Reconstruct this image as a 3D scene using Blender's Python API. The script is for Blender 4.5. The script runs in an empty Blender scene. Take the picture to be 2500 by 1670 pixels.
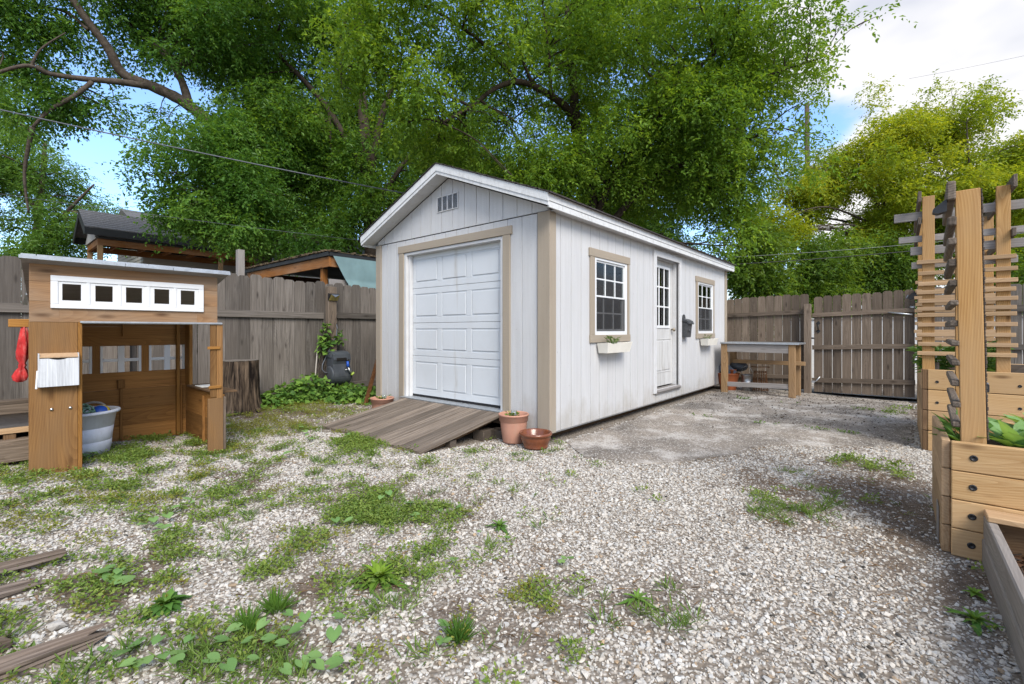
import bpy, bmesh, math, random
import numpy as np
from mathutils import Vector, Matrix
R = math.radians
random.seed(7)
SC = bpy.context.scene
COL = SC.collection

# ------------------------------------------------------------------ camera
CAM_H = 1.16
AZ = R(40.3)
cam = bpy.data.cameras.new("camera")
cam.sensor_width = 36.0
cam.lens = 1119.0 / 2500.0 * 36.0
cam.shift_y = -28.0 / 2500.0
cam.clip_start = 0.05
cam.clip_end = 2000.0
camo = bpy.data.objects.new("camera", cam)
COL.objects.link(camo)
camo.location = (0, 0, CAM_H)
camo.rotation_euler = (R(90), 0, AZ - R(90))
SC.camera = camo

# ------------------------------------------------------------------ sun, sky, exposure
SUN_EL, SUN_AZ = R(44), R(240)          # azimuth (from +X, counter-clockwise) the light comes from
sun = bpy.data.lights.new("sun", 'SUN')
sun.energy = 1.85
sun.angle = R(30)
sun.color = (1.0, 0.945, 0.86)
suno = bpy.data.objects.new("sun", sun)
COL.objects.link(suno)
sd = Vector((math.cos(SUN_EL) * math.cos(SUN_AZ), math.cos(SUN_EL) * math.sin(SUN_AZ), math.sin(SUN_EL)))
suno.rotation_euler = sd.to_track_quat('Z', 'Y').to_euler()
suno.location = (-5, -10, 20)

SC.view_settings.view_transform = 'Standard'
SC.view_settings.look = 'None'
SC.view_settings.gamma = 1.0
SC.view_settings.use_curve_mapping = False
SC.view_settings.exposure = 1.27

W = bpy.data.worlds.new("World")
SC.world = W
W.use_nodes = True
nt = W.node_tree
nt.nodes.clear()
wo = nt.nodes.new('ShaderNodeOutputWorld')
bg = nt.nodes.new('ShaderNodeBackground')
bg.inputs['Strength'].default_value = 0.15
sky = nt.nodes.new('ShaderNodeTexSky')
sky.sky_type = 'NISHITA'
sky.sun_disc = False
sky.sun_elevation = SUN_EL
sky.sun_rotation = R(90) - SUN_AZ
sky.air_density = 1.0
sky.dust_density = 0.6
sky.ozone_density = 5.0
tc = nt.nodes.new('ShaderNodeTexCoord')
mp = nt.nodes.new('ShaderNodeMapping')
mp.inputs['Scale'].default_value = (1, 1, 2.2)
mp.inputs['Location'].default_value = (0.35, 0.2, 0.1)
cn = nt.nodes.new('ShaderNodeTexNoise')
cn.inputs['Scale'].default_value = 2.1
cn.inputs['Detail'].default_value = 7
cn.inputs['Roughness'].default_value = 0.55
nt.links.new(tc.outputs['Generated'], mp.inputs['Vector'])
nt.links.new(mp.outputs['Vector'], cn.inputs['Vector'])
# a large bank of cloud to the right of the yard
dt = nt.nodes.new('ShaderNodeVectorMath'); dt.operation = 'DOT_PRODUCT'
cdir = Vector((0.90, -0.12, 0.42)).normalized()
dt.inputs[1].default_value = cdir
nt.links.new(tc.outputs['Generated'], dt.inputs[0])
bank = nt.nodes.new('ShaderNodeMapRange')
bank.inputs['From Min'].default_value = 0.93
bank.inputs['From Max'].default_value = 0.99
bank.inputs['To Min'].default_value = 0.0
bank.inputs['To Max'].default_value = 0.30
nt.links.new(dt.outputs['Value'], bank.inputs['Value'])
add = nt.nodes.new('ShaderNodeMath'); add.operation = 'ADD'
nt.links.new(cn.outputs['Fac'], add.inputs[0])
nt.links.new(bank.outputs['Result'], add.inputs[1])
cm = nt.nodes.new('ShaderNodeMapRange')
cm.interpolation_type = 'SMOOTHSTEP'
cm.inputs['From Min'].default_value = 0.42
cm.inputs['From Max'].default_value = 0.55
dt2 = nt.nodes.new('ShaderNodeVectorMath'); dt2.operation = 'DOT_PRODUCT'      # an open blue patch to the left
dt2.inputs[1].default_value = Vector((0.30, 0.86, 0.42)).normalized()
nt.links.new(tc.outputs['Generated'], dt2.inputs[0])
gap_ = nt.nodes.new('ShaderNodeMapRange')
gap_.inputs['From Min'].default_value = 0.78
gap_.inputs['From Max'].default_value = 0.96
gap_.inputs['To Max'].default_value = -0.16
nt.links.new(dt2.outputs['Value'], gap_.inputs['Value'])
add2 = nt.nodes.new('ShaderNodeMath'); add2.operation = 'ADD'
nt.links.new(add.outputs[0], add2.inputs[0])
nt.links.new(gap_.outputs['Result'], add2.inputs[1])
dt3 = nt.nodes.new('ShaderNodeVectorMath'); dt3.operation = 'DOT_PRODUCT'      # and a smaller one behind the big tree
dt3.inputs[1].default_value = Vector((0.86, 0.26, 0.42)).normalized()
nt.links.new(tc.outputs['Generated'], dt3.inputs[0])
gap3 = nt.nodes.new('ShaderNodeMapRange')
gap3.inputs['From Min'].default_value = 0.93
gap3.inputs['From Max'].default_value = 0.985
gap3.inputs['To Max'].default_value = -0.15
nt.links.new(dt3.outputs['Value'], gap3.inputs['Value'])
add3 = nt.nodes.new('ShaderNodeMath'); add3.operation = 'ADD'
nt.links.new(add2.outputs[0], add3.inputs[0])
nt.links.new(gap3.outputs['Result'], add3.inputs[1])
nt.links.new(add3.outputs[0], cm.inputs['Value'])
cn2 = nt.nodes.new('ShaderNodeTexNoise')
cn2.inputs['Scale'].default_value = 3.3
cn2.inputs['Detail'].default_value = 4
nt.links.new(mp.outputs['Vector'], cn2.inputs['Vector'])
ccol = nt.nodes.new('ShaderNodeMix'); ccol.data_type = 'RGBA'
ccol.inputs['A'].default_value = (2.0, 2.1, 2.4, 1)
ccol.inputs['B'].default_value = (3.15, 3.1, 3.1, 1)
cr = nt.nodes.new('ShaderNodeMapRange')
cr.inputs['From Min'].default_value = 0.35
cr.inputs['From Max'].default_value = 0.6
nt.links.new(cn2.outputs['Fac'], cr.inputs['Value'])
nt.links.new(cr.outputs['Result'], ccol.inputs['Factor'])
skm = nt.nodes.new('ShaderNodeMix'); skm.data_type = 'RGBA'
nt.links.new(cm.outputs['Result'], skm.inputs['Factor'])
nt.links.new(sky.outputs['Color'], skm.inputs['A'])
nt.links.new(ccol.outputs['Result'], skm.inputs['B'])
nt.links.new(skm.outputs['Result'], bg.inputs['Color'])
nt.links.new(bg.outputs['Background'], wo.inputs['Surface'])

# ------------------------------------------------------------------ helpers
CA, SA = math.cos(AZ), math.sin(AZ)
def at(px, py, d):
    """a point d metres in front of the lens, from its place in the 2500 px photograph"""
    r = (px - 1250) / 1119 * d
    return Vector((CA * d + SA * r, SA * d - CA * r, CAM_H - (py - 807) / 1119 * d))
def ground_pt(px, py, z=0.0):
    d = (CAM_H - z) * 1119 / (py - 807)
    p = at(px, py, d)
    return Vector((p.x, p.y, z))
def to_px(x, y, z):
    f = CA * x + SA * y
    f = np.maximum(f, 0.01)
    return 1250 + 1119 * (SA * x - CA * y) / f, 807 - 1119 * (z - CAM_H) / f, f
def sstep(a, b, x):
    t = np.clip((x - a) / (b - a), 0, 1)
    return t * t * (3 - 2 * t)
def hz(x, y):
    """height of the ground"""
    x = np.asarray(x, float); y = np.asarray(y, float)
    h = 0.13 * sstep(1.7, -0.5, x) * sstep(1.8, 4.6, y)
    h = h - 0.06 * sstep(8.5, 10.4, x) * sstep(2.6, 0.6, y)
    h = h + 0.05 * sstep(6.3, 7.4, y) * sstep(1, 3, x)
    h = h + 0.006 * np.sin(x * 3.1 + 1.3 * np.sin(y * 2.2)) * np.sin(y * 2.7 + x)
    return h
def hzf(x, y): return float(hz(x, y))

def tag(o, label=None, cat=None, group=None, kind=None):
    if label: o['label'] = label
    if cat: o['category'] = cat
    if group: o['group'] = group
    if kind: o['kind'] = kind
    return o
def thing(name, label, cat, loc=(0, 0, 0), group=None, rz=0.0):
    o = bpy.data.objects.new(name, None)
    o.empty_display_size = 0.1
    COL.objects.link(o)
    o.location = loc
    o.rotation_euler = (0, 0, rz)
    return tag(o, label, cat, group)
def copy_tree(o, parent=None):
    c = o.copy(); COL.objects.link(c)
    if parent is not None: c.parent = parent
    for ch in list(o.children): copy_tree(ch, c)
    return c

class MB:
    """collects solids, then links them as ONE mesh object.  Geometry is given in world metres;
    build() moves it to the parent's frame."""
    def __init__(s, M=None):
        s.v = []; s.f = []; s.g = []; s.r = []; s.sm = []; s.M = M
    def _add(s, pts, faces, gcs=None, rnd=None, smooth=False, M=None):
        b = len(s.v)
        if rnd is None: rnd = random.random()
        off = Vector((random.uniform(-50, 50), random.uniform(-0.12, 0.12), random.uniform(-0.12, 0.12)))
        for i, p in enumerate(pts):
            q = Vector(p)
            g = Vector(gcs[i]) if gcs else q
            s.g.append(tuple(g + off)); s.r.append(rnd)
            if M is not None: q = M @ q
            if s.M is not None: q = s.M @ q
            s.v.append(tuple(q))
        for f in faces:
            s.f.append(tuple(b + k for k in f)); s.sm.append(smooth)
    def box(s, a, b, ch=0.003, M=None, rnd=None, long=None):
        lo = [min(a[i], b[i]) for i in range(3)]; hi = [max(a[i], b[i]) for i in range(3)]
        dm = [hi[i] - lo[i] for i in range(3)]
        ch = min(ch, min(dm) * 0.45)
        order = sorted(range(3), key=lambda i: -dm[i])
        if long is not None: order = [long] + [i for i in order if i != long]
        pts = []; idx = {}
        for sx in (0, 1):
            for sy in (0, 1):
                for sz in (0, 1):
                    c = [hi[0] if sx else lo[0], hi[1] if sy else lo[1], hi[2] if sz else lo[2]]
                    sg = [1 if k else -1 for k in (sx, sy, sz)]
                    for ax in range(3):      # vertex lying on the face normal to ax
                        p = list(c)
                        for o in range(3):
                            if o != ax: p[o] -= sg[o] * ch
                        idx[(sx, sy, sz, ax)] = len(pts); pts.append(p)
        F = []
        def quad(l):
            F.append(l)
        for ax in range(3):
            o1, o2 = [(1, 2), (2, 0), (0, 1)][ax]
            for sd_ in (0, 1):
                ring = []
                for (u, w) in ((0, 0), (1, 0), (1, 1), (0, 1)):
                    k = [0, 0, 0]; k[ax] = sd_; k[o1] = u; k[o2] = w
                    ring.append(idx[(k[0], k[1], k[2], ax)])
                quad(ring if sd_ else ring[::-1])
        for ax in range(3):                  # edges running along ax
            o1, o2 = [(1, 2), (2, 0), (0, 1)][ax]
            for u in (0, 1):
                for w in (0, 1):
                    k0 = [0, 0, 0]; k0[o1] = u; k0[o2] = w
                    k1 = list(k0); k1[ax] = 1
                    q = [idx[(*k0, o1)], idx[(*k1, o1)], idx[(*k1, o2)], idx[(*k0, o2)]]
                    quad(q if (u == w) else q[::-1])
        for sx in (0, 1):
            for sy in (0, 1):
                for sz in (0, 1):
                    t = [idx[(sx, sy, sz, 0)], idx[(sx, sy, sz, 1)], idx[(sx, sy, sz, 2)]]
                    quad(t if (sx + sy + sz) % 2 else t[::-1])
        ctr = [(lo[i] + hi[i]) / 2 for i in range(3)]
        gcs = [(p[order[0]] - ctr[order[0]], p[order[1]] - ctr[order[1]], p[order[2]] - ctr[order[2]]) for p in pts]
        s._add(pts, F, gcs, rnd, False, M)
    def beam(s, p0, p1, w, h, up=(0, 0, 1), ch=0.003, rnd=None):
        """a straight timber from p0 to p1, w wide (sideways), h high (along up)"""
        p0 = Vector(p0); p1 = Vector(p1); d = (p1 - p0); L = d.length; d.normalize()
        u = Vector(up); sdv = d.cross(u)
        if sdv.length < 1e-4: sdv = d.cross(Vector((1, 0, 0)))
        sdv.normalize(); u = sdv.cross(d).normalized()
        M = Matrix(((d.x, sdv.x, u.x, p0.x), (d.y, sdv.y, u.y, p0.y), (d.z, sdv.z, u.z, p0.z), (0, 0, 0, 1)))
        s.box((0, -w / 2, -h / 2), (L, w / 2, h / 2), ch, M, rnd, long=0)
    def prism(s, poly, v0, v1, plane='xz', long=1, rnd=None, M=None):
        """poly of (u,w) in the named plane, extruded from v0 to v1 along the remaining axis"""
        n = len(poly)
        def P(u, w, v):
            return {'xz': (u, v, w), 'yz': (v, u, w), 'xy': (u, w, v)}[plane]
        pts = [P(u, w, v0) for u, w in poly] + [P(u, w, v1) for u, w in poly]
        uc = sum(p[0] for p in poly) / n; wc = sum(p[1] for p in poly) / n
        gc = [((w, u - uc, 0.0) if long else (v, u - uc, w - wc)) for v in (v0, v1) for u, w in poly]
        if long: gc = [(g[0], g[1], (0.0 if i < n else abs(v1 - v0))) for i, g in enumerate(gc)]
        area = sum(poly[i][0] * poly[(i + 1) % n][1] - poly[(i + 1) % n][0] * poly[i][1] for i in range(n))
        F = [tuple(range(n))[::-1], tuple(range(n, 2 * n))]
        for i in range(n):
            j = (i + 1) % n
            F.append((i, j, n + j, n + i))
        sgn = (area > 0) == (v1 > v0)
        if plane == 'xz': sgn = not sgn
        if not sgn: F = [f[::-1] for f in F]
        s._add(pts, F, gc, rnd, False, M)
    def tube(s, path, rad, n=8, cap=True, smooth=True, rnd=None):
        path = [Vector(p) for p in path]
        if not hasattr(rad, '__len__'): rad = [rad] * len(path)
        pts = []; F = []; gc = []
        prev = None; L = 0.0
        for i, p in enumerate(path):
            if i: L += (p - path[i - 1]).length
            t = (path[min(i + 1, len(path) - 1)] - path[max(i - 1, 0)]).normalized()
            if prev is None:
                a = Vector((0, 0, 1)) if abs(t.z) < 0.9 else Vector((1, 0, 0))
                u = t.cross(a).normalized()
            else:
                u = (prev - t * prev.dot(t))
                u = u.normalized() if u.length > 1e-6 else t.orthogonal().normalized()
            prev = u; w = t.cross(u)
            for k in range(n):
                an = 2 * math.pi * k / n
                dv = u * math.cos(an) + w * math.sin(an)
                pts.append(p + dv * rad[i]); gc.append((L, math.cos(an) * rad[i], math.sin(an) * rad[i]))
        for i in range(len(path) - 1):
            for k in range(n):
                k2 = (k + 1) % n
                F.append((i * n + k, i * n + k2, (i + 1) * n + k2, (i + 1) * n + k))
        if cap:
            F.append(tuple(range(n))[::-1]); F.append(tuple(range((len(path) - 1) * n, len(path) * n)))
        s._add(pts, F, gc, rnd, smooth)
    def lathe(s, prof, c, n=28, smooth=True, rnd=None, sx=1.0, sy=1.0, M=None):
        """prof: (radius, height) from bottom to top (may turn back down inside)"""
        pts = []; F = []; m = len(prof)
        for r, z in prof:
            for k in range(n):
                a = 2 * math.pi * k / n
                pts.append((c[0] + r * math.cos(a) * sx, c[1] + r * math.sin(a) * sy, c[2] + z))
        for i in range(m - 1):
            for k in range(n):
                k2 = (k + 1) % n
                F.append((i * n + k, i * n + k2, (i + 1) * n + k2, (i + 1) * n + k))
        F.append(tuple(range(n))[::-1]); F.append(tuple(range((m - 1) * n, m * n)))
        s._add(pts, F, None, rnd, smooth, M)
    def ball(s, c, r, n=14, sx=1, sy=1, sz=1, rnd=None):
        prof = [(max(1e-4, r * math.sin(math.pi * i / n)), -r * math.cos(math.pi * i / n) * sz) for i in range(n + 1)]
        s.lathe(prof, c, 2 * n, True, rnd, sx, sy)
    def raw(s, pts, faces, gcs=None, rnd=None, smooth=False):
        s._add(pts, faces, gcs, rnd, smooth)
    def build(s, name, mat, parent=None, label=None):
        me = bpy.data.meshes.new(name)
        inv = None
        if parent is not None:
            bpy.context.view_layer.update()
            pm = Matrix.LocRotScale(parent.location, parent.rotation_euler, parent.scale)
            p = parent.parent
            while p is not None:
                pm = Matrix.LocRotScale(p.location, p.rotation_euler, p.scale) @ pm; p = p.parent
            inv = pm.inverted()
        vs = s.v if inv is None else [tuple(inv @ Vector(p)) for p in s.v]
        me.from_pydata(vs, [], s.f)
        a = me.attributes.new("gc", 'FLOAT_VECTOR', 'POINT'); a.data.foreach_set("vector", np.array(s.g, np.float32).ravel())
        a = me.attributes.new("rnd", 'FLOAT', 'POINT'); a.data.foreach_set("value", np.array(s.r, np.float32))
        me.polygons.foreach_set("use_smooth", np.array(s.sm, bool))
        me.materials.append(mat)
        me.update()
        o = bpy.data.objects.new(name, me)
        COL.objects.link(o)
        if parent is not None: o.parent = parent
        if label: o['label'] = label
        return o

def np_mesh(name, V, T, mat, tint=None, parent=None, smooth=False):
    """a big triangle mesh straight from arrays (already in the parent's frame)"""
    me = bpy.data.meshes.new(name)
    n, m = len(V), len(T)
    me.vertices.add(n); me.vertices.foreach_set("co", np.ascontiguousarray(V, np.float32).ravel())
    me.loops.add(3 * m); me.loops.foreach_set("vertex_index", np.ascontiguousarray(T, np.int32).ravel())
    me.polygons.add(m)
    me.polygons.foreach_set("loop_start", np.arange(0, 3 * m, 3, dtype=np.int32))
    me.polygons.foreach_set("loop_total", np.full(m, 3, np.int32))
    me.update(calc_edges=True)
    me.polygons.foreach_set("use_smooth", np.full(m, smooth, bool))
    if tint is not None:
        a = me.attributes.new("tint", 'FLOAT_COLOR', 'POINT')
        c = np.ones((n, 4), np.float32); c[:, :3] = tint
        a.data.foreach_set("color", c.ravel())
    me.materials.append(mat)
    me.update()
    o = bpy.data.objects.new(name, me)
    COL.objects.link(o)
    if parent is not None: o.parent = parent
    return o

# ------------------------------------------------------------------ materials
def new_mat(name):
    m = bpy.data.materials.new(name); m.use_nodes = True
    n = m.node_tree; n.nodes.clear()
    out = n.nodes.new('ShaderNodeOutputMaterial')
    return m, n, out
def N(n, t, **k):
    x = n.nodes.new(t)
    for a, b in k.items():
        if a in x.inputs: x.inputs[a].default_value = b
        else: setattr(x, a, b)
    return x
def rgba(c): return (c[0], c[1], c[2], 1.0)
def attr(n, name):
    a = n.nodes.new('ShaderNodeAttribute'); a.attribute_name = name; return a
def vmul(n, src, sc):
    v = n.nodes.new('ShaderNodeVectorMath'); v.operation = 'MULTIPLY'
    n.links.new(src, v.inputs[0]); v.inputs[1].default_value = sc
    return v.outputs[0]
def noise(n, vec, scale=1.0, detail=4.0, rough=0.55, dist=0.0):
    x = N(n, 'ShaderNodeTexNoise', Scale=scale, Detail=detail, Roughness=rough, Distortion=dist)
    n.links.new(vec, x.inputs['Vector']); return x.outputs['Fac']
def rmp(n, src, a, b, c=0.0, d=1.0):
    x = N(n, 'ShaderNodeMapRange'); x.inputs['From Min'].default_value = a; x.inputs['From Max'].default_value = b
    x.inputs['To Min'].default_value = c; x.inputs['To Max'].default_value = d
    n.links.new(src, x.inputs['Value']); return x.outputs['Result']
def mixc(n, fac, a, b, mode='MIX'):
    x = n.nodes.new('ShaderNodeMix'); x.data_type = 'RGBA'; x.blend_type = mode
    for s_, k in ((fac, 'Factor'), (a, 'A'), (b, 'B')):
        sock = [i for i in x.inputs if i.name == k and (i.type == ('VALUE' if k == 'Factor' else 'RGBA'))][0]
        if hasattr(s_, 'links'): n.links.new(s_, sock)
        elif k == 'Factor': sock.default_value = s_
        else: sock.default_value = rgba(s_)
    return [o for o in x.outputs if o.type == 'RGBA'][0]
def math_(n, op, a, b):
    x = n.nodes.new('ShaderNodeMath'); x.operation = op
    for i, s_ in enumerate((a, b)):
        if hasattr(s_, 'links'): n.links.new(s_, x.inputs[i])
        else: x.inputs[i].default_value = s_
    return x.outputs[0]
def bsdf(n, out, col, rough=0.6, spec=0.3, bump=None, bstr=0.3, bdist=0.01, metal=0.0):
    b = N(n, 'ShaderNodeBsdfPrincipled')
    if hasattr(col, 'links'): n.links.new(col, b.inputs['Base Color'])
    else: b.inputs['Base Color'].default_value = rgba(col)
    if hasattr(rough, 'links'): n.links.new(rough, b.inputs['Roughness'])
    else: b.inputs['Roughness'].default_value = rough
    b.inputs['Specular IOR Level'].default_value = spec
    b.inputs['Metallic'].default_value = metal
    if bump is not None:
        bp = N(n, 'ShaderNodeBump', Strength=bstr, Distance=bdist)
        n.links.new(bump, bp.inputs['Height']); n.links.new(bp.outputs['Normal'], b.inputs['Normal'])
    n.links.new(b.outputs['BSDF'], out.inputs['Surface'])
    return b

def wood(name, dark, light, knots=0.6, weather=None, wamt=0.5, rings=1.0, var=0.35, rough=0.75, streak=0.5, ringf=24.0):
    m, n, out = new_mat(name)
    g = attr(n, 'gc').outputs['Vector']; rn = attr(n, 'rnd').outputs['Fac']
    st = noise(n, vmul(n, g, (2.5, 70, 70)), 1.0, 5, 0.6)
    # growth rings: the pith wanders in and out of the board along its length
    wn = N(n, 'ShaderNodeTexNoise', Scale=1.0, Detail=1.0)
    n.links.new(vmul(n, g, (0.75, 0.6, 0.6)), wn.inputs['Vector'])
    sub = n.nodes.new('ShaderNodeVectorMath'); sub.operation = 'SUBTRACT'
    n.links.new(wn.outputs['Color'], sub.inputs[0]); sub.inputs[1].default_value = (0.5, 0.5, 0.5)
    adv = n.nodes.new('ShaderNodeVectorMath'); adv.operation = 'ADD'
    n.links.new(vmul(n, g, (0.02, 1, 1)), adv.inputs[0]); n.links.new(vmul(n, sub.outputs[0], (0, 0.5, 0.5)), adv.inputs[1])
    wv = N(n, 'ShaderNodeTexWave', wave_type='RINGS', rings_direction='X', Scale=ringf, Distortion=1.6, Detail=3.0)
    wv.wave_profile = 'SAW'
    wv.inputs['Detail Scale'].default_value = 0.25
    n.links.new(adv.outputs[0], wv.inputs['Vector'])
    fac = math_(n, 'ADD', math_(n, 'MULTIPLY', rmp(n, st, 0.3, 0.7), streak), math_(n, 'MULTIPLY', wv.outputs['Fac'], (1 - streak) * rings))
    col = mixc(n, fac, dark, light)
    big = noise(n, vmul(n, g, (1.3, 4, 4)), 1.0, 3)
    if weather is not None:
        col = mixc(n, math_(n, 'MULTIPLY', rmp(n, big, 0.38, 0.66), wamt), col, weather)
    if knots > 0:
        vo = N(n, 'ShaderNodeTexVoronoi', Scale=1.0, Randomness=1.0)
        n.links.new(vmul(n, g, (2.3, 8, 8)), vo.inputs['Vector'])
        kn = rmp(n, vo.outputs['Distance'], 0.04, 0.17, 1.0, 0.0)
        col = mixc(n, math_(n, 'MULTIPLY', kn, knots), col, (dark[0] * 0.35, dark[1] * 0.3, dark[2] * 0.3))
    vv = rmp(n, rn, 0, 1, 1 - var, 1 + var * 0.6)
    cb = N(n, 'ShaderNodeCombineColor')
    for k in range(3): n.links.new(vv, cb.inputs[k])
    col = mixc(n, 1.0, col, cb.outputs['Color'], 'MULTIPLY')
    bsdf(n, out, col, rough, 0.2, st, 0.35, 0.004)
    return m

def plain(name, col, rough=0.5, spec=0.4, metal=0.0, var=0.12, sc=6.0, bump=0.0, bsc=80.0, dirt=None, damt=0.5):
    m, n, out = new_mat(name)
    tcn = n.nodes.new('ShaderNodeTexCoord'); v = tcn.outputs['Object']
    nz = noise(n, v, sc, 5, 0.6)
    c = mixc(n, rmp(n, nz, 0.3, 0.7), tuple(x * (1 - var) for x in col), tuple(min(1, x * (1 + var)) for x in col))
    if dirt is not None:
        dn = noise(n, vmul(n, v, (1, 1, 0.35)), sc * 2.3, 6, 0.65)
        c = mixc(n, rmp(n, dn, 0.5, 0.75, 0, damt), c, dirt)
    bsdf(n, out, c, rough, spec, noise(n, v, bsc, 3) if bump else None, bump, 0.004, metal)
    return m

def leafmat(name, trans=0.4, rough=0.5):
    m, n, out = new_mat(name)
    a = attr(n, 'tint')
    p = N(n, 'ShaderNodeBsdfPrincipled', Roughness=rough)
    p.inputs['Specular IOR Level'].default_value = 0.25
    n.links.new(a.outputs['Color'], p.inputs['Base Color'])
    t = N(n, 'ShaderNodeBsdfTranslucent')
    n.links.new(mixc(n, 1.0, a.outputs['Color'], (1.8, 1.48, 0.6), "MULTIPLY"), t.inputs['Color'])
    mx = N(n, 'ShaderNodeMixShader'); mx.inputs[0].default_value = trans
    n.links.new(p.outputs[0], mx.inputs[1]); n.links.new(t.outputs[0], mx.inputs[2])
    n.links.new(mx.outputs[0], out.inputs['Surface'])
    return m

M_ = {}
M_['cedar'] = wood('cedar_wood', (0.15, 0.066, 0.02), (0.34, 0.178, 0.06), 0.7, (0.22, 0.135, 0.07), 0.65, streak=0.65)
M_['cedar_pale'] = wood('weathered_cedar_wood', (0.17, 0.08, 0.034), (0.37, 0.215, 0.105), 0.8, (0.30, 0.215, 0.145), 0.8, streak=0.65)
M_['cedar_dark'] = wood('cedar_wall_wood', (0.16, 0.068, 0.018), (0.38, 0.185, 0.055), 0.6, (0.22, 0.115, 0.04), 0.5, streak=0.65)
M_['cedar_orange'] = wood('orange_cedar_wood', (0.20, 0.085, 0.02), (0.40, 0.20, 0.05), 0.4, (0.30, 0.14, 0.04), 0.4)
M_['grey'] = wood('grey_fence_wood', (0.05, 0.042, 0.036), (0.225, 0.2, 0.176), 0.75, (0.115, 0.098, 0.083), 0.7, var=0.4, streak=0.85)
M_['brown_grey'] = wood('brown_grey_fence_wood', (0.065, 0.047, 0.034), (0.255, 0.2, 0.152), 0.75, (0.135, 0.102, 0.075), 0.65, var=0.38, streak=0.78)
M_['pine'] = wood('yellow_pine_wood', (0.38, 0.215, 0.085), (0.60, 0.405, 0.205), 0.75, (0.54, 0.36, 0.2), 0.55, var=0.18, streak=0.5)
M_['pine_post'] = wood('pine_post_wood', (0.32, 0.16, 0.05), (0.53, 0.325, 0.135), 0.75, (0.40, 0.255, 0.13), 0.6, var=0.14, streak=0.4)
M_['pine_end'] = wood('brown_post_wood', (0.10, 0.055, 0.028), (0.22, 0.135, 0.07), 0.4, (0.16, 0.1, 0.06), 0.5, var=0.25)
M_['rung'] = wood('dark_weathered_wood', (0.055, 0.042, 0.032), (0.22, 0.18, 0.145), 0.3, (0.10, 0.08, 0.064), 0.6, var=0.3)
M_['slat_grey'] = wood('silver_grey_wood', (0.16, 0.145, 0.135), (0.36, 0.335, 0.315), 0.5, (0.27, 0.25, 0.24), 0.6, var=0.15, streak=0.7)
M_['slat'] = wood('tan_slat_wood', (0.28, 0.17, 0.085), (0.52, 0.36, 0.21), 0.3, (0.38, 0.26, 0.165), 0.55, var=0.22, streak=0.65)
M_['ramp'] = wood('ramp_wood', (0.05, 0.038, 0.03), (0.34, 0.28, 0.225), 0.3, (0.14, 0.11, 0.085), 0.55, var=0.4, streak=0.95)
M_['table'] = wood('bench_wood', (0.20, 0.115, 0.05), (0.42, 0.27, 0.14), 0.4, (0.3, 0.2, 0.12), 0.5, var=0.12)
M_['rot'] = wood('rotten_timber_wood', (0.04, 0.03, 0.024), (0.30, 0.245, 0.205), 0.0, (0.12, 0.085, 0.06), 0.75, var=0.2, streak=0.9)
M_['beam'] = wood('stained_beam_wood', (0.10, 0.035, 0.01), (0.36, 0.145, 0.035), 0.6, (0.36, 0.25, 0.17), 0.35, var=0.2)
M_['lowbed'] = wood('grey_timber_wood', (0.15, 0.135, 0.12), (0.36, 0.33, 0.30), 0.3, (0.25, 0.22, 0.2), 0.6, var=0.1, streak=0.7)

def siding_mat(name, col):
    m, n, out = new_mat(name)
    g = attr(n, 'gc').outputs['Vector']
    em = noise(n, vmul(n, g, (160, 28, 60)), 1.0, 4, 0.6)
    st = noise(n, vmul(n, g, (1.2, 26, 26)), 1.0, 5, 0.6)
    bg_ = noise(n, g, 2.0, 4)
    c = mixc(n, rmp(n, st, 0.35, 0.7), tuple(x * 0.9 for x in col), col)
    c = mixc(n, rmp(n, bg_, 0.45, 0.8, 0, 0.35), c, (col[0] * 0.86, col[1] * 0.85, col[2] * 0.82))
    tcn = n.nodes.new('ShaderNodeTexCoord'); sz = N(n, 'ShaderNodeSeparateXYZ'); n.links.new(tcn.outputs['Object'], sz.inputs[0])
    mud = noise(n, vmul(n, tcn.outputs['Object'], (5, 5, 2.5)), 1.0, 5, 0.65)
    low = math_(n, 'ADD', rmp(n, sz.outputs[2], 0.02, 0.42, 0.34, -0.06), mud)
    c = mixc(n, rmp(n, low, 0.60, 0.92, 0, 0.5), c, (0.33, 0.30, 0.255))
    sp = noise(n, vmul(n, g, (20, 55, 55)), 1.0, 2)
    c = mixc(n, rmp(n, sp, 0.735, 0.77, 0, 0.55), c, (0.22, 0.2, 0.18))
    bsdf(n, out, c, 0.65, 0.25, em, 0.5, 0.006)
    return m
M_['white'] = siding_mat('white_painted_siding', (0.555, 0.555, 0.56))
M_['tan'] = siding_mat('tan_painted_trim', (0.355, 0.30, 0.235))
M_['trim'] = plain('white_trim_paint', (0.58, 0.58, 0.585), 0.5, 0.35, var=0.05, sc=9, bump=0.1, bsc=60, dirt=(0.45, 0.44, 0.42), damt=0.35)
M_['fascia'] = plain('peeling_fascia_paint', (0.62, 0.63, 0.635), 0.6, 0.3, var=0.07, sc=14, bump=0.25, bsc=45, dirt=(0.30, 0.29, 0.27), damt=0.55)
M_['gdoor'] = plain('garage_door_steel', (0.58, 0.605, 0.63), 0.45, 0.4, var=0.03, sc=3, bump=0.12, bsc=160, dirt=(0.5, 0.49, 0.47), damt=0.22)
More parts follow.
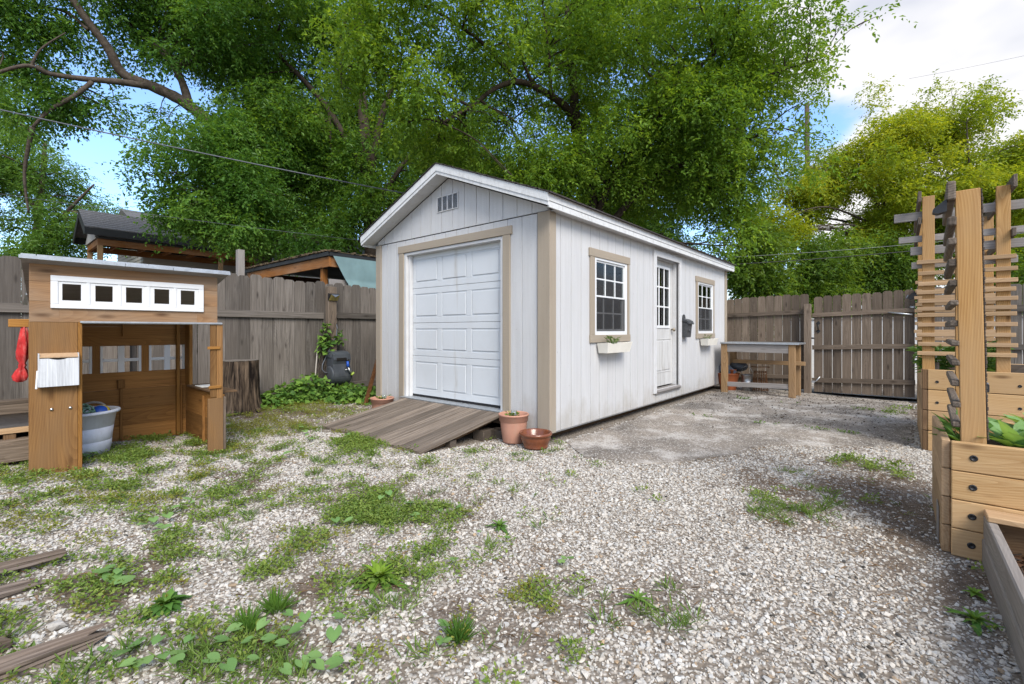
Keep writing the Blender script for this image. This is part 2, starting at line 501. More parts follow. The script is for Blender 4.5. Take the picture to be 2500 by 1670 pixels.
def gdoor_mat():
    m = M_['gdoor']; n = m.node_tree
    b = [x for x in n.nodes if x.type == 'BSDF_PRINCIPLED'][0]
    src = b.inputs['Base Color'].links[0].from_socket
    tcn = n.nodes.new('ShaderNodeTexCoord'); sp = N(n, 'ShaderNodeSeparateXYZ'); n.links.new(tcn.outputs['Object'], sp.inputs[0])
    nz = noise(n, vmul(n, tcn.outputs['Object'], (9, 16, 2.2)), 1.0, 4)
    dy_ = math_(n, 'ABSOLUTE', math_(n, 'SUBTRACT', sp.outputs[1], 1.47), 0.0)
    fac = math_(n, 'MULTIPLY', rmp(n, dy_, 0.0, 0.045, 1, 0), rmp(n, nz, 0.45, 0.7, 0, 0.8))
    n.links.new(mixc(n, fac, src, (0.34, 0.30, 0.24)), b.inputs['Base Color'])
gdoor_mat()
M_['vinyl'] = plain('white_vinyl', (0.70, 0.71, 0.72), 0.35, 0.45, var=0.03, sc=8)
M_['doorpaint'] = wood('worn_door_paint', (0.30, 0.29, 0.275), (0.62, 0.62, 0.615), 0.0, (0.58, 0.58, 0.575), 0.7, var=0.02, streak=0.9)
M_['planter'] = plain('cream_plastic', (0.74, 0.71, 0.64), 0.5, 0.4, var=0.04, sc=10)
M_['dark'] = plain('recess_shade', (0.02, 0.018, 0.016), 0.9, 0.1)  # near-black colour put where openings and gaps hold only shade
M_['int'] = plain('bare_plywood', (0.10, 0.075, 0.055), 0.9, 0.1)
M_['shingle'] = plain('dark_asphalt_shingle', (0.05, 0.043, 0.042), 0.9, 0.2, var=0.5, sc=40, bump=0.6, bsc=60)
M_['galv'] = plain('galvanised_metal', (0.50, 0.525, 0.55), 0.38, 0.5, 0.75, var=0.14, sc=18, dirt=(0.25, 0.25, 0.26), damt=0.3)
M_['steel'] = plain('scratched_steel', (0.42, 0.42, 0.42), 0.35, 0.5, 0.9, var=0.25, sc=30)
M_['brass'] = plain('worn_knob_metal', (0.34, 0.29, 0.22), 0.35, 0.5, 0.9)
M_['black'] = plain('black_plastic', (0.018, 0.018, 0.02), 0.45, 0.4, var=0.2)
M_['reel'] = plain('grey_reel_plastic', (0.055, 0.062, 0.072), 0.45, 0.4, var=0.2, sc=7, dirt=(0.13, 0.13, 0.13), damt=0.3)
M_['iron'] = plain('dark_cast_metal', (0.075, 0.078, 0.082), 0.45, 0.5, 0.3, var=0.3, sc=25, bump=0.3, bsc=40)
M_['rust'] = plain('rusty_iron', (0.15, 0.065, 0.025), 0.85, 0.2, 0.2, var=0.45, sc=30, bump=0.3)
M_['terra'] = plain('pink_terracotta_plastic', (0.46, 0.235, 0.165), 0.55, 0.35, var=0.07, sc=8, dirt=(0.40, 0.27, 0.2), damt=0.4)
M_['terra2'] = plain('orange_planter_plastic', (0.46, 0.135, 0.05), 0.5, 0.35, var=0.07)
M_['glaze'] = plain('brown_glazed_clay', (0.17, 0.055, 0.026), 0.22, 0.6, var=0.25, sc=12)
M_['tub'] = plain('speckled_white_tub', (0.60, 0.63, 0.70), 0.45, 0.35, var=0.05, sc=20, dirt=(0.42, 0.42, 0.44), damt=0.35)
M_['rope'] = plain('grey_rope', (0.36, 0.33, 0.29), 0.9, 0.1, sc=60, bump=0.6, bsc=120)
M_['greenrub'] = plain('sage_rubber', (0.15, 0.27, 0.19), 0.6, 0.3)
M_['soil'] = plain('dark_potting_soil', (0.045, 0.032, 0.022), 0.95, 0.1, var=0.5, sc=60, bump=0.8, bsc=90)
M_['mulch'] = plain('brown_mulch', (0.085, 0.045, 0.026), 0.95, 0.1, var=0.6, sc=50, bump=0.9, bsc=60)
M_['red'] = plain('faded_red_cloth', (0.48, 0.035, 0.035), 0.85, 0.15, var=0.4, sc=9, dirt=(0.62, 0.30, 0.26), damt=0.8)
M_['tarp'] = plain('teal_canvas_tarp', (0.165, 0.255, 0.265), 0.7, 0.25, var=0.1, sc=3, dirt=(0.11, 0.16, 0.17), damt=0.3)
M_['blue'] = plain('blue_plastic', (0.02, 0.085, 0.42), 0.4, 0.4)
M_['yellow'] = plain('yellow_rubber', (0.55, 0.40, 0.03), 0.5, 0.4)
M_['chrome'] = plain('chrome', (0.5, 0.5, 0.5), 0.15, 0.5, 1.0)
M_['lime'] = plain('lime_rubber', (0.38, 0.5, 0.08), 0.5, 0.4)
M_['lens'] = plain('amber_lens', (0.38, 0.30, 0.10), 0.3, 0.5, var=0.3, sc=40)
M_['cable'] = plain('grey_cable', (0.10, 0.11, 0.13), 0.5, 0.4)
M_['cableblack'] = plain('black_cable', (0.012, 0.012, 0.013), 0.5, 0.4)
M_['cablewhite'] = plain('pale_cable', (0.25, 0.26, 0.27), 0.5, 0.4)
M_['greenbag'] = plain('dark_green_plastic', (0.008, 0.045, 0.03), 0.5, 0.4, var=0.3, sc=15)
M_['bluegrey'] = plain('blue_grey_plastic', (0.16, 0.19, 0.24), 0.5, 0.4)
M_['pale'] = plain('pale_render', (0.75, 0.75, 0.75), 0.85, 0.2, var=0.08)
M_['lap'] = plain('grey_lap_siding', (0.40, 0.385, 0.36), 0.7, 0.25, var=0.06)
M_['hroof'] = plain('grey_roof_shingle', (0.13, 0.13, 0.135), 0.9, 0.2, var=0.35, sc=22, bump=0.5, bsc=30)
M_['mossroof'] = plain('mossy_roof_shingle', (0.115, 0.085, 0.055), 0.95, 0.1, var=0.5, sc=16, bump=0.9, bsc=25)
M_['blackpaint'] = plain('black_fascia_paint', (0.02, 0.022, 0.024), 0.6, 0.3)
M_['bark'] = plain('grey_bark', (0.085, 0.068, 0.055), 0.9, 0.15, var=0.45, sc=14, bump=0.9, bsc=30)
M_['bark2'] = plain('dark_bark', (0.05, 0.038, 0.03), 0.9, 0.15, var=0.45, sc=14, bump=0.9, bsc=30)
def stump_mat():
    m, n, out = new_mat('stump_bark')
    g = attr(n, 'gc').outputs['Vector']
    s1 = noise(n, vmul(n, g, (2.2, 16, 16)), 1.0, 6, 0.65, 0.4); s2 = noise(n, vmul(n, g, (5, 70, 70)), 1.0, 4)
    c = mixc(n, rmp(n, s1, 0.42, 0.62), (0.016, 0.012, 0.01), (0.20, 0.145, 0.10))
    c = mixc(n, rmp(n, s2, 0.35, 0.6, 0.65, 0), c, (0.012, 0.009, 0.008))
    bsdf(n, out, c, 0.95, 0.1, s1, 0.9, 0.03)
    return m
M_['stumpbark'] = stump_mat()
M_['stumptop'] = wood('stump_end_grain', (0.10, 0.085, 0.07), (0.28, 0.245, 0.21), 0.0, None, 0)
M_['leaf'] = leafmat('tree_leaf', 0.5, 0.42)
M_['weed'] = leafmat('weed_leaf', 0.3, 0.55)

def glass_mat():
    m, n, out = new_mat('window_glass')
    t = N(n, 'ShaderNodeBsdfTransparent'); t.inputs['Color'].default_value = (0.78, 0.82, 0.82, 1)
    g = N(n, 'ShaderNodeBsdfGlossy', Roughness=0.03); g.inputs['Color'].default_value = (1, 1, 1, 1)
    fr = N(n, 'ShaderNodeFresnel', IOR=1.35)
    mx = N(n, 'ShaderNodeMixShader')
    n.links.new(fr.outputs[0], mx.inputs[0]); n.links.new(t.outputs[0], mx.inputs[1]); n.links.new(g.outputs[0], mx.inputs[2])
    n.links.new(mx.outputs[0], out.inputs['Surface']); return m
M_['glass'] = glass_mat()
def screen_mat():
    m, n, out = new_mat('insect_screen')
    t = N(n, 'ShaderNodeBsdfTransparent')
    d = N(n, 'ShaderNodeBsdfDiffuse'); d.inputs['Color'].default_value = (0.06, 0.06, 0.062, 1)
    mx = N(n, 'ShaderNodeMixShader'); mx.inputs[0].default_value = 0.45
    n.links.new(t.outputs[0], mx.inputs[1]); n.links.new(d.outputs[0], mx.inputs[2])
    n.links.new(mx.outputs[0], out.inputs['Surface']); return m
M_['screen'] = screen_mat()

def ground_mat():
    m, n, out = new_mat('gravel_and_soil')
    geo = n.nodes.new('ShaderNodeNewGeometry'); v = geo.outputs['Position']
    soilm = attr(n, 'soil').outputs['Fac']
    vo = N(n, 'ShaderNodeTexVoronoi', Scale=55.0); n.links.new(v, vo.inputs['Vector'])
    vo2 = N(n, 'ShaderNodeTexVoronoi', Scale=120.0); n.links.new(v, vo2.inputs['Vector'])
    sepc = N(n, 'ShaderNodeSeparateColor'); n.links.new(vo.outputs['Color'], sepc.inputs[0])
    stone = mixc(n, sepc.outputs[0], (0.25, 0.22, 0.185), (0.48, 0.44, 0.39))
    gap = rmp(n, vo.outputs['Distance'], 0.28, 0.62, 0, 1)
    stone = mixc(n, gap, stone, (0.19, 0.158, 0.125))
    nz = noise(n, v, 26.0, 6, 0.65)
    soil = mixc(n, rmp(n, nz, 0.3, 0.7), (0.075, 0.055, 0.04), (0.20, 0.155, 0.118))
    sep2 = N(n, 'ShaderNodeSeparateColor'); n.links.new(vo2.outputs['Color'], sep2.inputs[0])
    peb = math_(n, 'MULTIPLY', rmp(n, sep2.outputs[0], 0.70, 0.72), rmp(n, vo2.outputs['Distance'], 0.3, 0.4, 1, 0))
    soil = mixc(n, peb, soil, (0.40, 0.37, 0.33))
    col = mixc(n, soilm, stone, soil)
    hgt = math_(n, 'SUBTRACT', 1.0, vo.outputs['Distance'])
    bsdf(n, out, col, 0.9, 0.15, hgt, 0.7, 0.012)
    return m
M_['ground'] = ground_mat()
def concrete_mat():
    m, n, out = new_mat('worn_concrete')
    geo = n.nodes.new('ShaderNodeNewGeometry'); v = geo.outputs['Position']
    a = noise(n, v, 1.1, 6, 0.6)
    b_ = noise(n, v, 70.0, 4, 0.7)
    c = mixc(n, rmp(n, a, 0.36, 0.62), (0.14, 0.122, 0.102), (0.34, 0.29, 0.235))
    c = mixc(n, rmp(n, b_, 0.3, 0.7, 0, 0.55), c, (0.16, 0.145, 0.13))
    d = noise(n, vmul(n, v, (1, 1, 1)), 2.3, 5, 0.6)
    c = mixc(n, rmp(n, d, 0.50, 0.64, 0, 0.85), c, (0.48, 0.445, 0.40))
    vo = N(n, 'ShaderNodeTexVoronoi', Scale=95.0); n.links.new(v, vo.inputs['Vector'])
    s_ = N(n, 'ShaderNodeSeparateColor'); n.links.new(vo.outputs['Color'], s_.inputs[0])
    c = mixc(n, math_(n, 'MULTIPLY', rmp(n, s_.outputs[0], 0.86, 0.9), 0.7), c, (0.6, 0.57, 0.53))
    c = mixc(n, math_(n, 'MULTIPLY', rmp(n, s_.outputs[1], 0.88, 0.92), 0.7), c, (0.07, 0.06, 0.055))
    bsdf(n, out, c, 0.9, 0.15, b_, 0.5, 0.006)
    return m
M_['concrete'] = concrete_mat()
def stone_mat():
    m, n, out = new_mat('limestone_gravel')
    a = attr(n, 'tint')
    geo = n.nodes.new('ShaderNodeNewGeometry'); v = geo.outputs['Position']
    nz = noise(n, v, 90.0, 4, 0.6)
    cb = N(n, 'ShaderNodeCombineColor'); r_ = rmp(n, nz, 0.25, 0.75, 0.78, 1.15)
    for k in range(3): n.links.new(r_, cb.inputs[k])
    c = mixc(n, 1.0, a.outputs['Color'], cb.outputs['Color'], 'MULTIPLY')
    bsdf(n, out, c, 0.85, 0.2, nz, 0.4, 0.003)
    return m
M_['stone'] = stone_mat()

# ================================================================== ground
def layout_map(px, py, blobs):
    m = np.zeros_like(px)
    for (cx, cy, rx, ry, w) in blobs:
        m = np.maximum(m, w * np.exp(-(((px - cx) / rx) ** 2 + ((py - cy) / ry) ** 2)))
    return m
# bare-soil patches (centre and size as read off the photograph)
SOIL = [(1000, 1180, 200, 40, .35), (1800, 1170, 160, 40, .6), (1960, 1230, 120, 60, .7), (560, 1180, 140, 40, .45), (380, 1400, 100, 50, .5), (1260, 1560, 140, 40, .45), (2120, 1200, 170, 60, 1), (2250, 1290, 120, 90, 0.9), (2350, 1430, 90, 60, .8), (930, 1430, 90, 40, .9), (1100, 1500, 160, 35, .5),
        (200, 1450, 140, 45, .9), (640, 1560, 160, 45, .6), (780, 1440, 70, 40, .7), (2180, 1000, 120, 30, .8), (700, 1000, 200, 40, .5), (1480, 1460, 200, 60, .35),
        (60, 1230, 90, 40, .6), (420, 1250, 120, 30, .5), (1150, 1085, 60, 30, .5), (700, 1480, 80, 40, .6), (2420, 1560, 60, 60, .3)]
def vnoise(x, y, s, seed=0):
    """cheap smooth value noise"""
    rng = np.random.RandomState(seed); T = rng.rand(64, 64)
    u = x / s; v = y / s
    i = np.floor(u).astype(int); j = np.floor(v).astype(int); a = u - i; b = v - j
    a = a * a * (3 - 2 * a); b = b * b * (3 - 2 * b)
    g = lambda p, q: T[p % 64, q % 64]
    return (g(i, j) * (1 - a) + g(i + 1, j) * a) * (1 - b) + (g(i, j + 1) * (1 - a) + g(i + 1, j + 1) * a) * b
def soil_at(x, y):
    px, py, f = to_px(x, y, hz(x, y))
    m = layout_map(px, py, SOIL) + (vnoise(x, y, 0.35, 3) - 0.5) * 0.7 + (vnoise(x, y, 0.12, 4) - 0.5) * 0.35
    return np.clip(m * 1.8 - 0.22, 0, 1)
xs = np.concatenate([[-160, -60, -25, -10, -5], np.arange(-2.5, 11.6, 0.05), [13, 16, 20, 30, 60, 160]])
ys = np.concatenate([[-160, -60, -25, -8], np.arange(-3.0, 8.6, 0.05), [10, 14, 20, 30, 60, 160]])
GX, GY = np.meshgrid(xs, ys, indexing='ij')
inside = (GX > -3) & (GX < 12) & (GY > -3.5) & (GY < 9)
GZ = hz(GX, GY)
nx, ny = GX.shape
ii, jj = np.meshgrid(np.arange(nx - 1), np.arange(ny - 1), indexing='ij')
a_ = (ii * ny + jj).ravel(); b_ = ((ii + 1) * ny + jj).ravel(); c_ = ((ii + 1) * ny + jj + 1).ravel(); d_ = (ii * ny + jj + 1).ravel()
T = np.concatenate([np.stack([a_, b_, c_], 1), np.stack([a_, c_, d_], 1)])
gr = np_mesh('ground', np.stack([GX.ravel(), GY.ravel(), GZ.ravel()], 1), T, M_['ground'], None, None, True)
at_ = gr.data.attributes.new("soil", 'FLOAT', 'POINT')
at_.data.foreach_set("value", np.where(inside.ravel(), soil_at(GX.ravel(), GY.ravel()), 0.8).astype(np.float32))
tag(gr, kind='structure')

# worn concrete apron along the far end of the yard, in three casts with open joints
SLABS = [[(3.95, 2.63), (3.62, 2.2), (3.75, 1.75), (4.05, 1.45), (4.6, 1.15), (5.05, 1.1), (5.35, 0.85), (5.6, 0.45), (5.9, 0.1), (6.25, -0.1), (6.3, 2.63)],
         [(6.33, 2.63), (6.28, -0.1), (7.0, -0.1), (8.32, -0.12), (8.36, 2.63)],
         [(8.39, 2.63), (8.35, -0.1), (10.28, -0.1), (10.3, 2.63)]]
def in_poly(x, y, poly):
    r = np.zeros(np.shape(x), bool); n = len(poly)
    for i in range(n):
        x0, y0 = poly[i]; x1, y1 = poly[(i + 1) % n]
        c = ((y0 > y) != (y1 > y)) & (x < (x1 - x0) * (y - y0) / ((y1 - y0) if y1 != y0 else 1e-9) + x0)
        r ^= c
    return r
def slab(poly):
    rag = []
    n = len(poly)
    for i in range(n):
        p = Vector((*poly[i], 0)); q = Vector((*poly[(i + 1) % n], 0)); L = (q - p).length
        k = max(1, int(L / 0.07))
        for t in range(k):
            r = p.lerp(q, t / k); jit = 0.012 if L < 1.2 else 0.004
            rag.append((r.x + random.uniform(-jit, jit), r.y + random.uniform(-jit, jit)))
    bm = bmesh.new()
    vs = [bm.verts.new((x, y, 0)) for x, y in rag]
    bm.faces.new(vs)
    bmesh.ops.triangulate(bm, faces=bm.faces[:])
    for _ in range(3):
        bmesh.ops.subdivide_edges(bm, edges=[e for e in bm.edges if e.calc_length() > 0.25], cuts=1)
        bmesh.ops.triangulate(bm, faces=bm.faces[:])
    for v in bm.verts:
        v.co.z = hzf(v.co.x, v.co.y) + 0.012
    r = bmesh.ops.extrude_face_region(bm, geom=bm.faces[:])
    for v in r['geom']:
        if isinstance(v, bmesh.types.BMVert): v.co.z -= 0.05
    me = bpy.data.meshes.new('concrete_slab'); bm.to_mesh(me); bm.free()
    me.materials.append(M_['concrete'])
    o = bpy.data.objects.new('concrete_slab', me); COL.objects.link(o)
    return tag(o, kind='structure')
for p in SLABS: slab(p)

# ================================================================== shed
X0, X1, Y0, Y1 = 3.783, 9.92, 2.713, 5.737
YC = (Y0 + Y1) / 2
Z0 = 0.12
RK = 0.4024
def rtop(y): return 3.15 - RK * abs(y - YC)
shed = thing('garden_shed', 'white wooden garden shed with tan trim and a roll-up door', 'shed', (X0, Y0, Z0))

def cut(u0, u1, z0, z1, holes):
    """rectangle minus holes -> list of rectangles"""
    us = sorted(set([u0, u1] + [h[k] for h in holes for k in (0, 1) if u0 < h[k] < u1]))
    out = []
    for a, b in zip(us[:-1], us[1:]):
        zs = [(z0, z1)]
        for h in holes:
            if h[0] <= a + 1e-6 and h[1] >= b - 1e-6:
                nz_ = []
                for p, q in zs:
                    if h[3] <= p or h[2] >= q: nz_.append((p, q)); continue
                    if h[2] > p: nz_.append((p, h[2]))
                    if h[3] < q: nz_.append((h[3], q))
                zs = nz_
        out += [(a, b, p, q) for p, q in zs]
    return out
def wall_sheet(mb, place, u0, u1, z0, z1, holes, pitch=0.203, start=0.06):
    for a, b, p, q in cut(u0, u1, z0, z1, holes):
        place(a, b, p, q, 0.007, 0.03)
    u = u0 - start
    while u < u1:
        a, b = max(u + 0.004, u0), min(u + pitch - 0.004, u1)
        if b - a > 0.01:
            for (c, d, p, q) in cut(a, b, z0, z1, holes):
                place(c, d, p, q, 0.0, 0.0069)
        u += pitch
GH = (3.33, 5.115, 0.0, 2.203)              # garage opening (Y range, z range)
W1 = (4.665, 5.49, 1.105, 2.03); W2 = (8.205, 9.065, 1.105, 2.03)
ED = (6.41, 7.31, 0.29, 2.235)
mb = MB()
wall_sheet(mb, lambda a, b, p, q, d0, d1: mb.box((X0 + d0, a, p), (X0 + d1, b, q), 0.0015, long=2), Y0 + 0.01, Y1 - 0.01, Z0, 2.37, [GH])
# gable
u = Y0 + 0.05
mb.prism([(Y0 + 0.01, 2.382), (Y1 - 0.01, 2.382), (Y1 - 0.01, rtop(Y1) - 0.125), (YC, rtop(YC) - 0.125), (Y0 + 0.01, rtop(Y0) - 0.125)], X0 + 0.0, X0 + 0.03, 'yz')
u = Y0 + 0.012
while u < Y1 - 0.02:
    a, b = u + 0.004, min(u + 0.199, Y1 - 0.012)
    pts = [(a, 2.38), (b, 2.38), (b, rtop(b) - 0.13)]
    if a < YC < b: pts.append((YC, rtop(YC) - 0.13))
    pts.append((a, rtop(a) - 0.13))
    mb.prism(pts, X0 - 0.007, X0 - 0.0005, 'yz')
    u += 0.203
mb.build('front_wall', M_['white'], shed)
mb = MB()
wall_sheet(mb, lambda a, b, p, q, d0, d1: mb.box((a, Y0 + d0, p), (b, Y0 + d1, q), 0.0015, long=2), X0 + 0.01, X1, Z0, 2.39, [W1, W2, ED], start=0.01)
mb.build('side_wall', M_['white'], shed)
mb = MB()
mb.box((X0 + 0.03, Y1 - 0.03, Z0), (X1, Y1, 2.39), 0.002)
mb.box((X1 - 0.03, Y0 + 0.03, Z0), (X1, Y1 - 0.03, 2.39), 0.002)
mb.prism([(Y0, 2.391), (Y1, 2.391), (YC, rtop(YC) - 0.13)], X1 - 0.03, X1, 'yz')
mb.build('back_wall', M_['white'], shed)
mb = MB()
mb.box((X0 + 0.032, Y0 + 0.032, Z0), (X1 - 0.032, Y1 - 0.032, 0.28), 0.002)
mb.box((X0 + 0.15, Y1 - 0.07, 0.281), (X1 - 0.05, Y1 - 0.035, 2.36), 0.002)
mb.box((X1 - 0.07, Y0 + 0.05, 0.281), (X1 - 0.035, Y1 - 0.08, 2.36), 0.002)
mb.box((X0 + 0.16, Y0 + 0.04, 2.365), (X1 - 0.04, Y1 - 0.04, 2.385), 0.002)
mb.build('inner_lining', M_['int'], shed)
for p_, q_ in (((5.80, 2.93, 0.3), (5.96, 2.98, 2.3)), ((9.60, 2.95, 0.3), (9.8, 3.0, 2.3))):
    mb = MB(); mb.box(p_, q_); mb.build('inner_stud', M_['beam'], shed)
mb = MB()
for y in (Y0 + 0.25, YC, Y1 - 0.25):
    mb = MB(); mb.beam((X0 + 0.08, y, 0.045), (X1 - 0.1, y, 0.045), 0.1, 0.1135); mb.build('skid', M_['pine_end'], shed)
mb = MB(); mb.box((X0 + 0.01, Y0 + 0.012, Z0 - 0.018), (X1, Y0 + 0.05, Z0 - 0.001), 0.002); mb.build('bottom_flashing', M_['galv'], shed)
# roof
mb = MB()
for sgn in (-1, 1):
    e = 1.655
    n_ = 12
    for i in range(n_):
        a = e * i / n_; b = e * (i + 1) / n_ + 0.02
        p = [(YC + sgn * a, 3.153 - RK * a + 0.0015), (YC + sgn * b, 3.153 - RK * b + 0.0015), (YC + sgn * b, 3.153 - RK * b + 0.016), (YC + sgn * a, 3.153 - RK * a + 0.008)]
        mb.prism(p, 3.568, 10.09, 'yz', long=0)
mb.build('roof', M_['shingle'], shed)
mb = MB()
for sgn in (-1, 1):
    e = 1.64
    for xa, xb, t0, t1 in ((3.58, 3.6, 0, 0.083), (3.588, 3.606, 0.0845, 0.122), (10.05, 10.07, 0, 0.083), (10.045, 10.062, 0.0845, 0.122)):
        p = [(YC, 3.15 - t0), (YC + sgn * e, 3.15 - RK * e - t0), (YC + sgn * e, 3.15 - RK * e - t1), (YC, 3.15 - t1)]
        mb.prism(p, xa, xb, 'yz', long=0)
    y = YC + sgn * e
    mb.box((3.602, y - 0.0 * sgn, 2.416), (10.048, y - 0.02 * sgn, 2.49), 0.002)
    mb.box((3.608, y - 0.007 * sgn, 2.355), (10.042, y - 0.024 * sgn, 2.4145), 0.002)
mb.build('fascia', M_['fascia'], shed)
mb = MB()
for sgn in (-1, 1):
    e = 1.615
    k = 8
    for xa, xb in ((3.608, X0 - 0.009), (X1, 10.043)):
        for i in range(k):
            a = e * i / k + 0.0015; b = e * (i + 1) / k - 0.0015
            mb.prism([(YC + sgn * a, 3.032 - RK * a), (YC + sgn * b, 3.032 - RK * b), (YC + sgn * b, 3.042 - RK * b), (YC + sgn * a, 3.042 - RK * a)], xa, xb, 'yz', long=0)
    yy = sorted([YC + sgn * 1.615, YC + sgn * (Y1 - YC)])
    for i in range(5):
        mb.box((3.8 + i * 1.25, yy[0] + 0.002, 2.372), (3.8 + (i + 1) * 1.25 - 0.004, yy[1] + (0 if sgn > 0 else 0), 2.382), 0.001)
mb.build('soffit', M_['trim'], shed)
# tan trim
mb = MB()
mb.box((X0 - 0.022, Y0 - 0.022, Z0 - 0.005), (X0 - 0.001, Y0 + 0.135, 2.372), 0.003)
mb.box((X0 - 0.0005, Y0 - 0.022, Z0 - 0.005), (X0 + 0.09, Y0 - 0.001, 2.366), 0.003)
mb.build('corner_trim', M_['tan'], shed)
mb = MB(); mb.box((X0 - 0.022, Y1 - 0.10, Z0 - 0.005), (X0 - 0.001, Y1 + 0.02, 2.372), 0.003); mb.build('corner_trim', M_['tan'], shed)
mb = MB()
mb.box((X1 - 0.09, Y0 - 0.02, Z0), (X1 + 0.002, Y0 - 0.001, 2.366), 0.003)
mb.box((X1 + 0.0025, Y0 - 0.02, Z0), (X1 + 0.022, Y0 + 0.09, 2.366), 0.003)
mb.build('corner_trim', M_['tan'], shed)
mb = MB()
mb.box((X0 - 0.024, 3.2, 2.203), (X0 - 0.001, 5.23, 2.297), 0.003)
mb.box((X0 - 0.02, 3.225, Z0 - 0.005), (X0 - 0.001, 3.33, 2.2025), 0.003)
mb.box((X0 - 0.02, 5.115, Z0 - 0.005), (X0 - 0.001, 5.215, 2.2025), 0.003)
mb.build('garage_door_trim', M_['tan'], shed)
# garage door with four sections
gd = MB()
gd.box((X0 - 0.005, 5.066, 0.14), (3.90, 5.114, 2.20), 0.003); gd.box((X0 + 0.03, 5.03, 0.14), (3.862, 5.065, 2.18), 0.003)
gd.box((X0 - 0.005, 3.331, 0.14), (3.90, 3.372, 2.20), 0.003); gd.box((X0 + 0.03, 3.3725, 0.14), (3.862, 3.40, 2.18), 0.003)
gd.box((X0 - 0.005, 3.373, 2.165), (3.90, 5.065, 2.2), 0.003)
gdo = gd.build('garage_door', M_['trim'], shed)
zz = [0.307, 0.824, 1.261, 1.722, 2.18]
for k in range(4):
    mb = MB(); za, zb = zz[k] + 0.002, zz[k + 1] - 0.002
    ya, yb = 3.375, 5.062
    mb.box((3.872, ya, za), (3.905, yb, zb), 0.003)
    n3 = 3; st = 0.085; fw = (yb - ya - st * (n3 + 1)) / n3
    px_ = 3.872
    mb.box((px_ - 0.007, ya, za), (px_ - 0.0005, yb, za + 0.075), 0.006); mb.box((px_ - 0.007, ya, zb - 0.075), (px_ - 0.0005, yb, zb), 0.006)
    for i in range(n3 + 1):
        y = ya + i * (st + fw)
        mb.box((px_ - 0.007, y, za + 0.0755), (px_ - 0.0005, y + st, zb - 0.0755), 0.006)
    for i in range(n3):
        y = ya + st + i * (st + fw)
        mb.box((px_ - 0.009, y + 0.018, za + 0.094), (px_ - 0.0005, y + fw - 0.018, zb - 0.094), 0.0085)
    mb.build('door_section', M_['gdoor'], gdo)
mb = MB(); mb.box((3.868, 3.375, 0.283), (3.9, 5.062, 0.3055), 0.004); mb.build('rubber_seal', M_['black'], gdo)
mb = MB(); mb.box((3.70, 3.30, 0.262), (3.866, 5.11, 0.281), 0.003)
for i in range(26): mb.box((3.705, 3.32 + i * 0.068, 0.2811), (3.86, 3.335 + i * 0.068, 0.2835), 0.001)
mb.build('threshold', M_['galv'], shed)
# gable vent
mb = MB()
va, vb, vz0, vz1 = 4.04, 4.43, 2.63, 2.825
xv = X0 - 0.007
mb.box((xv - 0.012, va, vz0), (xv - 0.001, vb, vz0 + 0.012), 0.002); mb.box((xv - 0.012, va, vz1 - 0.012), (xv - 0.001, vb, vz1), 0.002)
for i in range(5):
    y = va + (vb - va - 0.014) * i / 4
    mb.box((xv - 0.012, y, vz0 + 0.0125), (xv - 0.001, y + 0.014, vz1 - 0.0125), 0.002)
vent = mb.build('gable_vent', M_['trim'], shed)
mb = MB(); mb.box((xv - 0.0035, va + 0.014, vz0 + 0.0125), (xv - 0.001, vb - 0.014, vz1 - 0.0125), 0.0005); mb.build('vent_backing', M_['dark'], vent)
mb = MB()
for i in range(14):
    z = vz0 + 0.018 + i * 0.0118
    mb.prism([(xv - 0.0105, z), (xv - 0.004, z + 0.006), (xv - 0.004, z + 0.008), (xv - 0.0105, z + 0.002)], va + 0.015, vb - 0.015, 'xz')
mb.build('louvre', M_['galv'], vent)
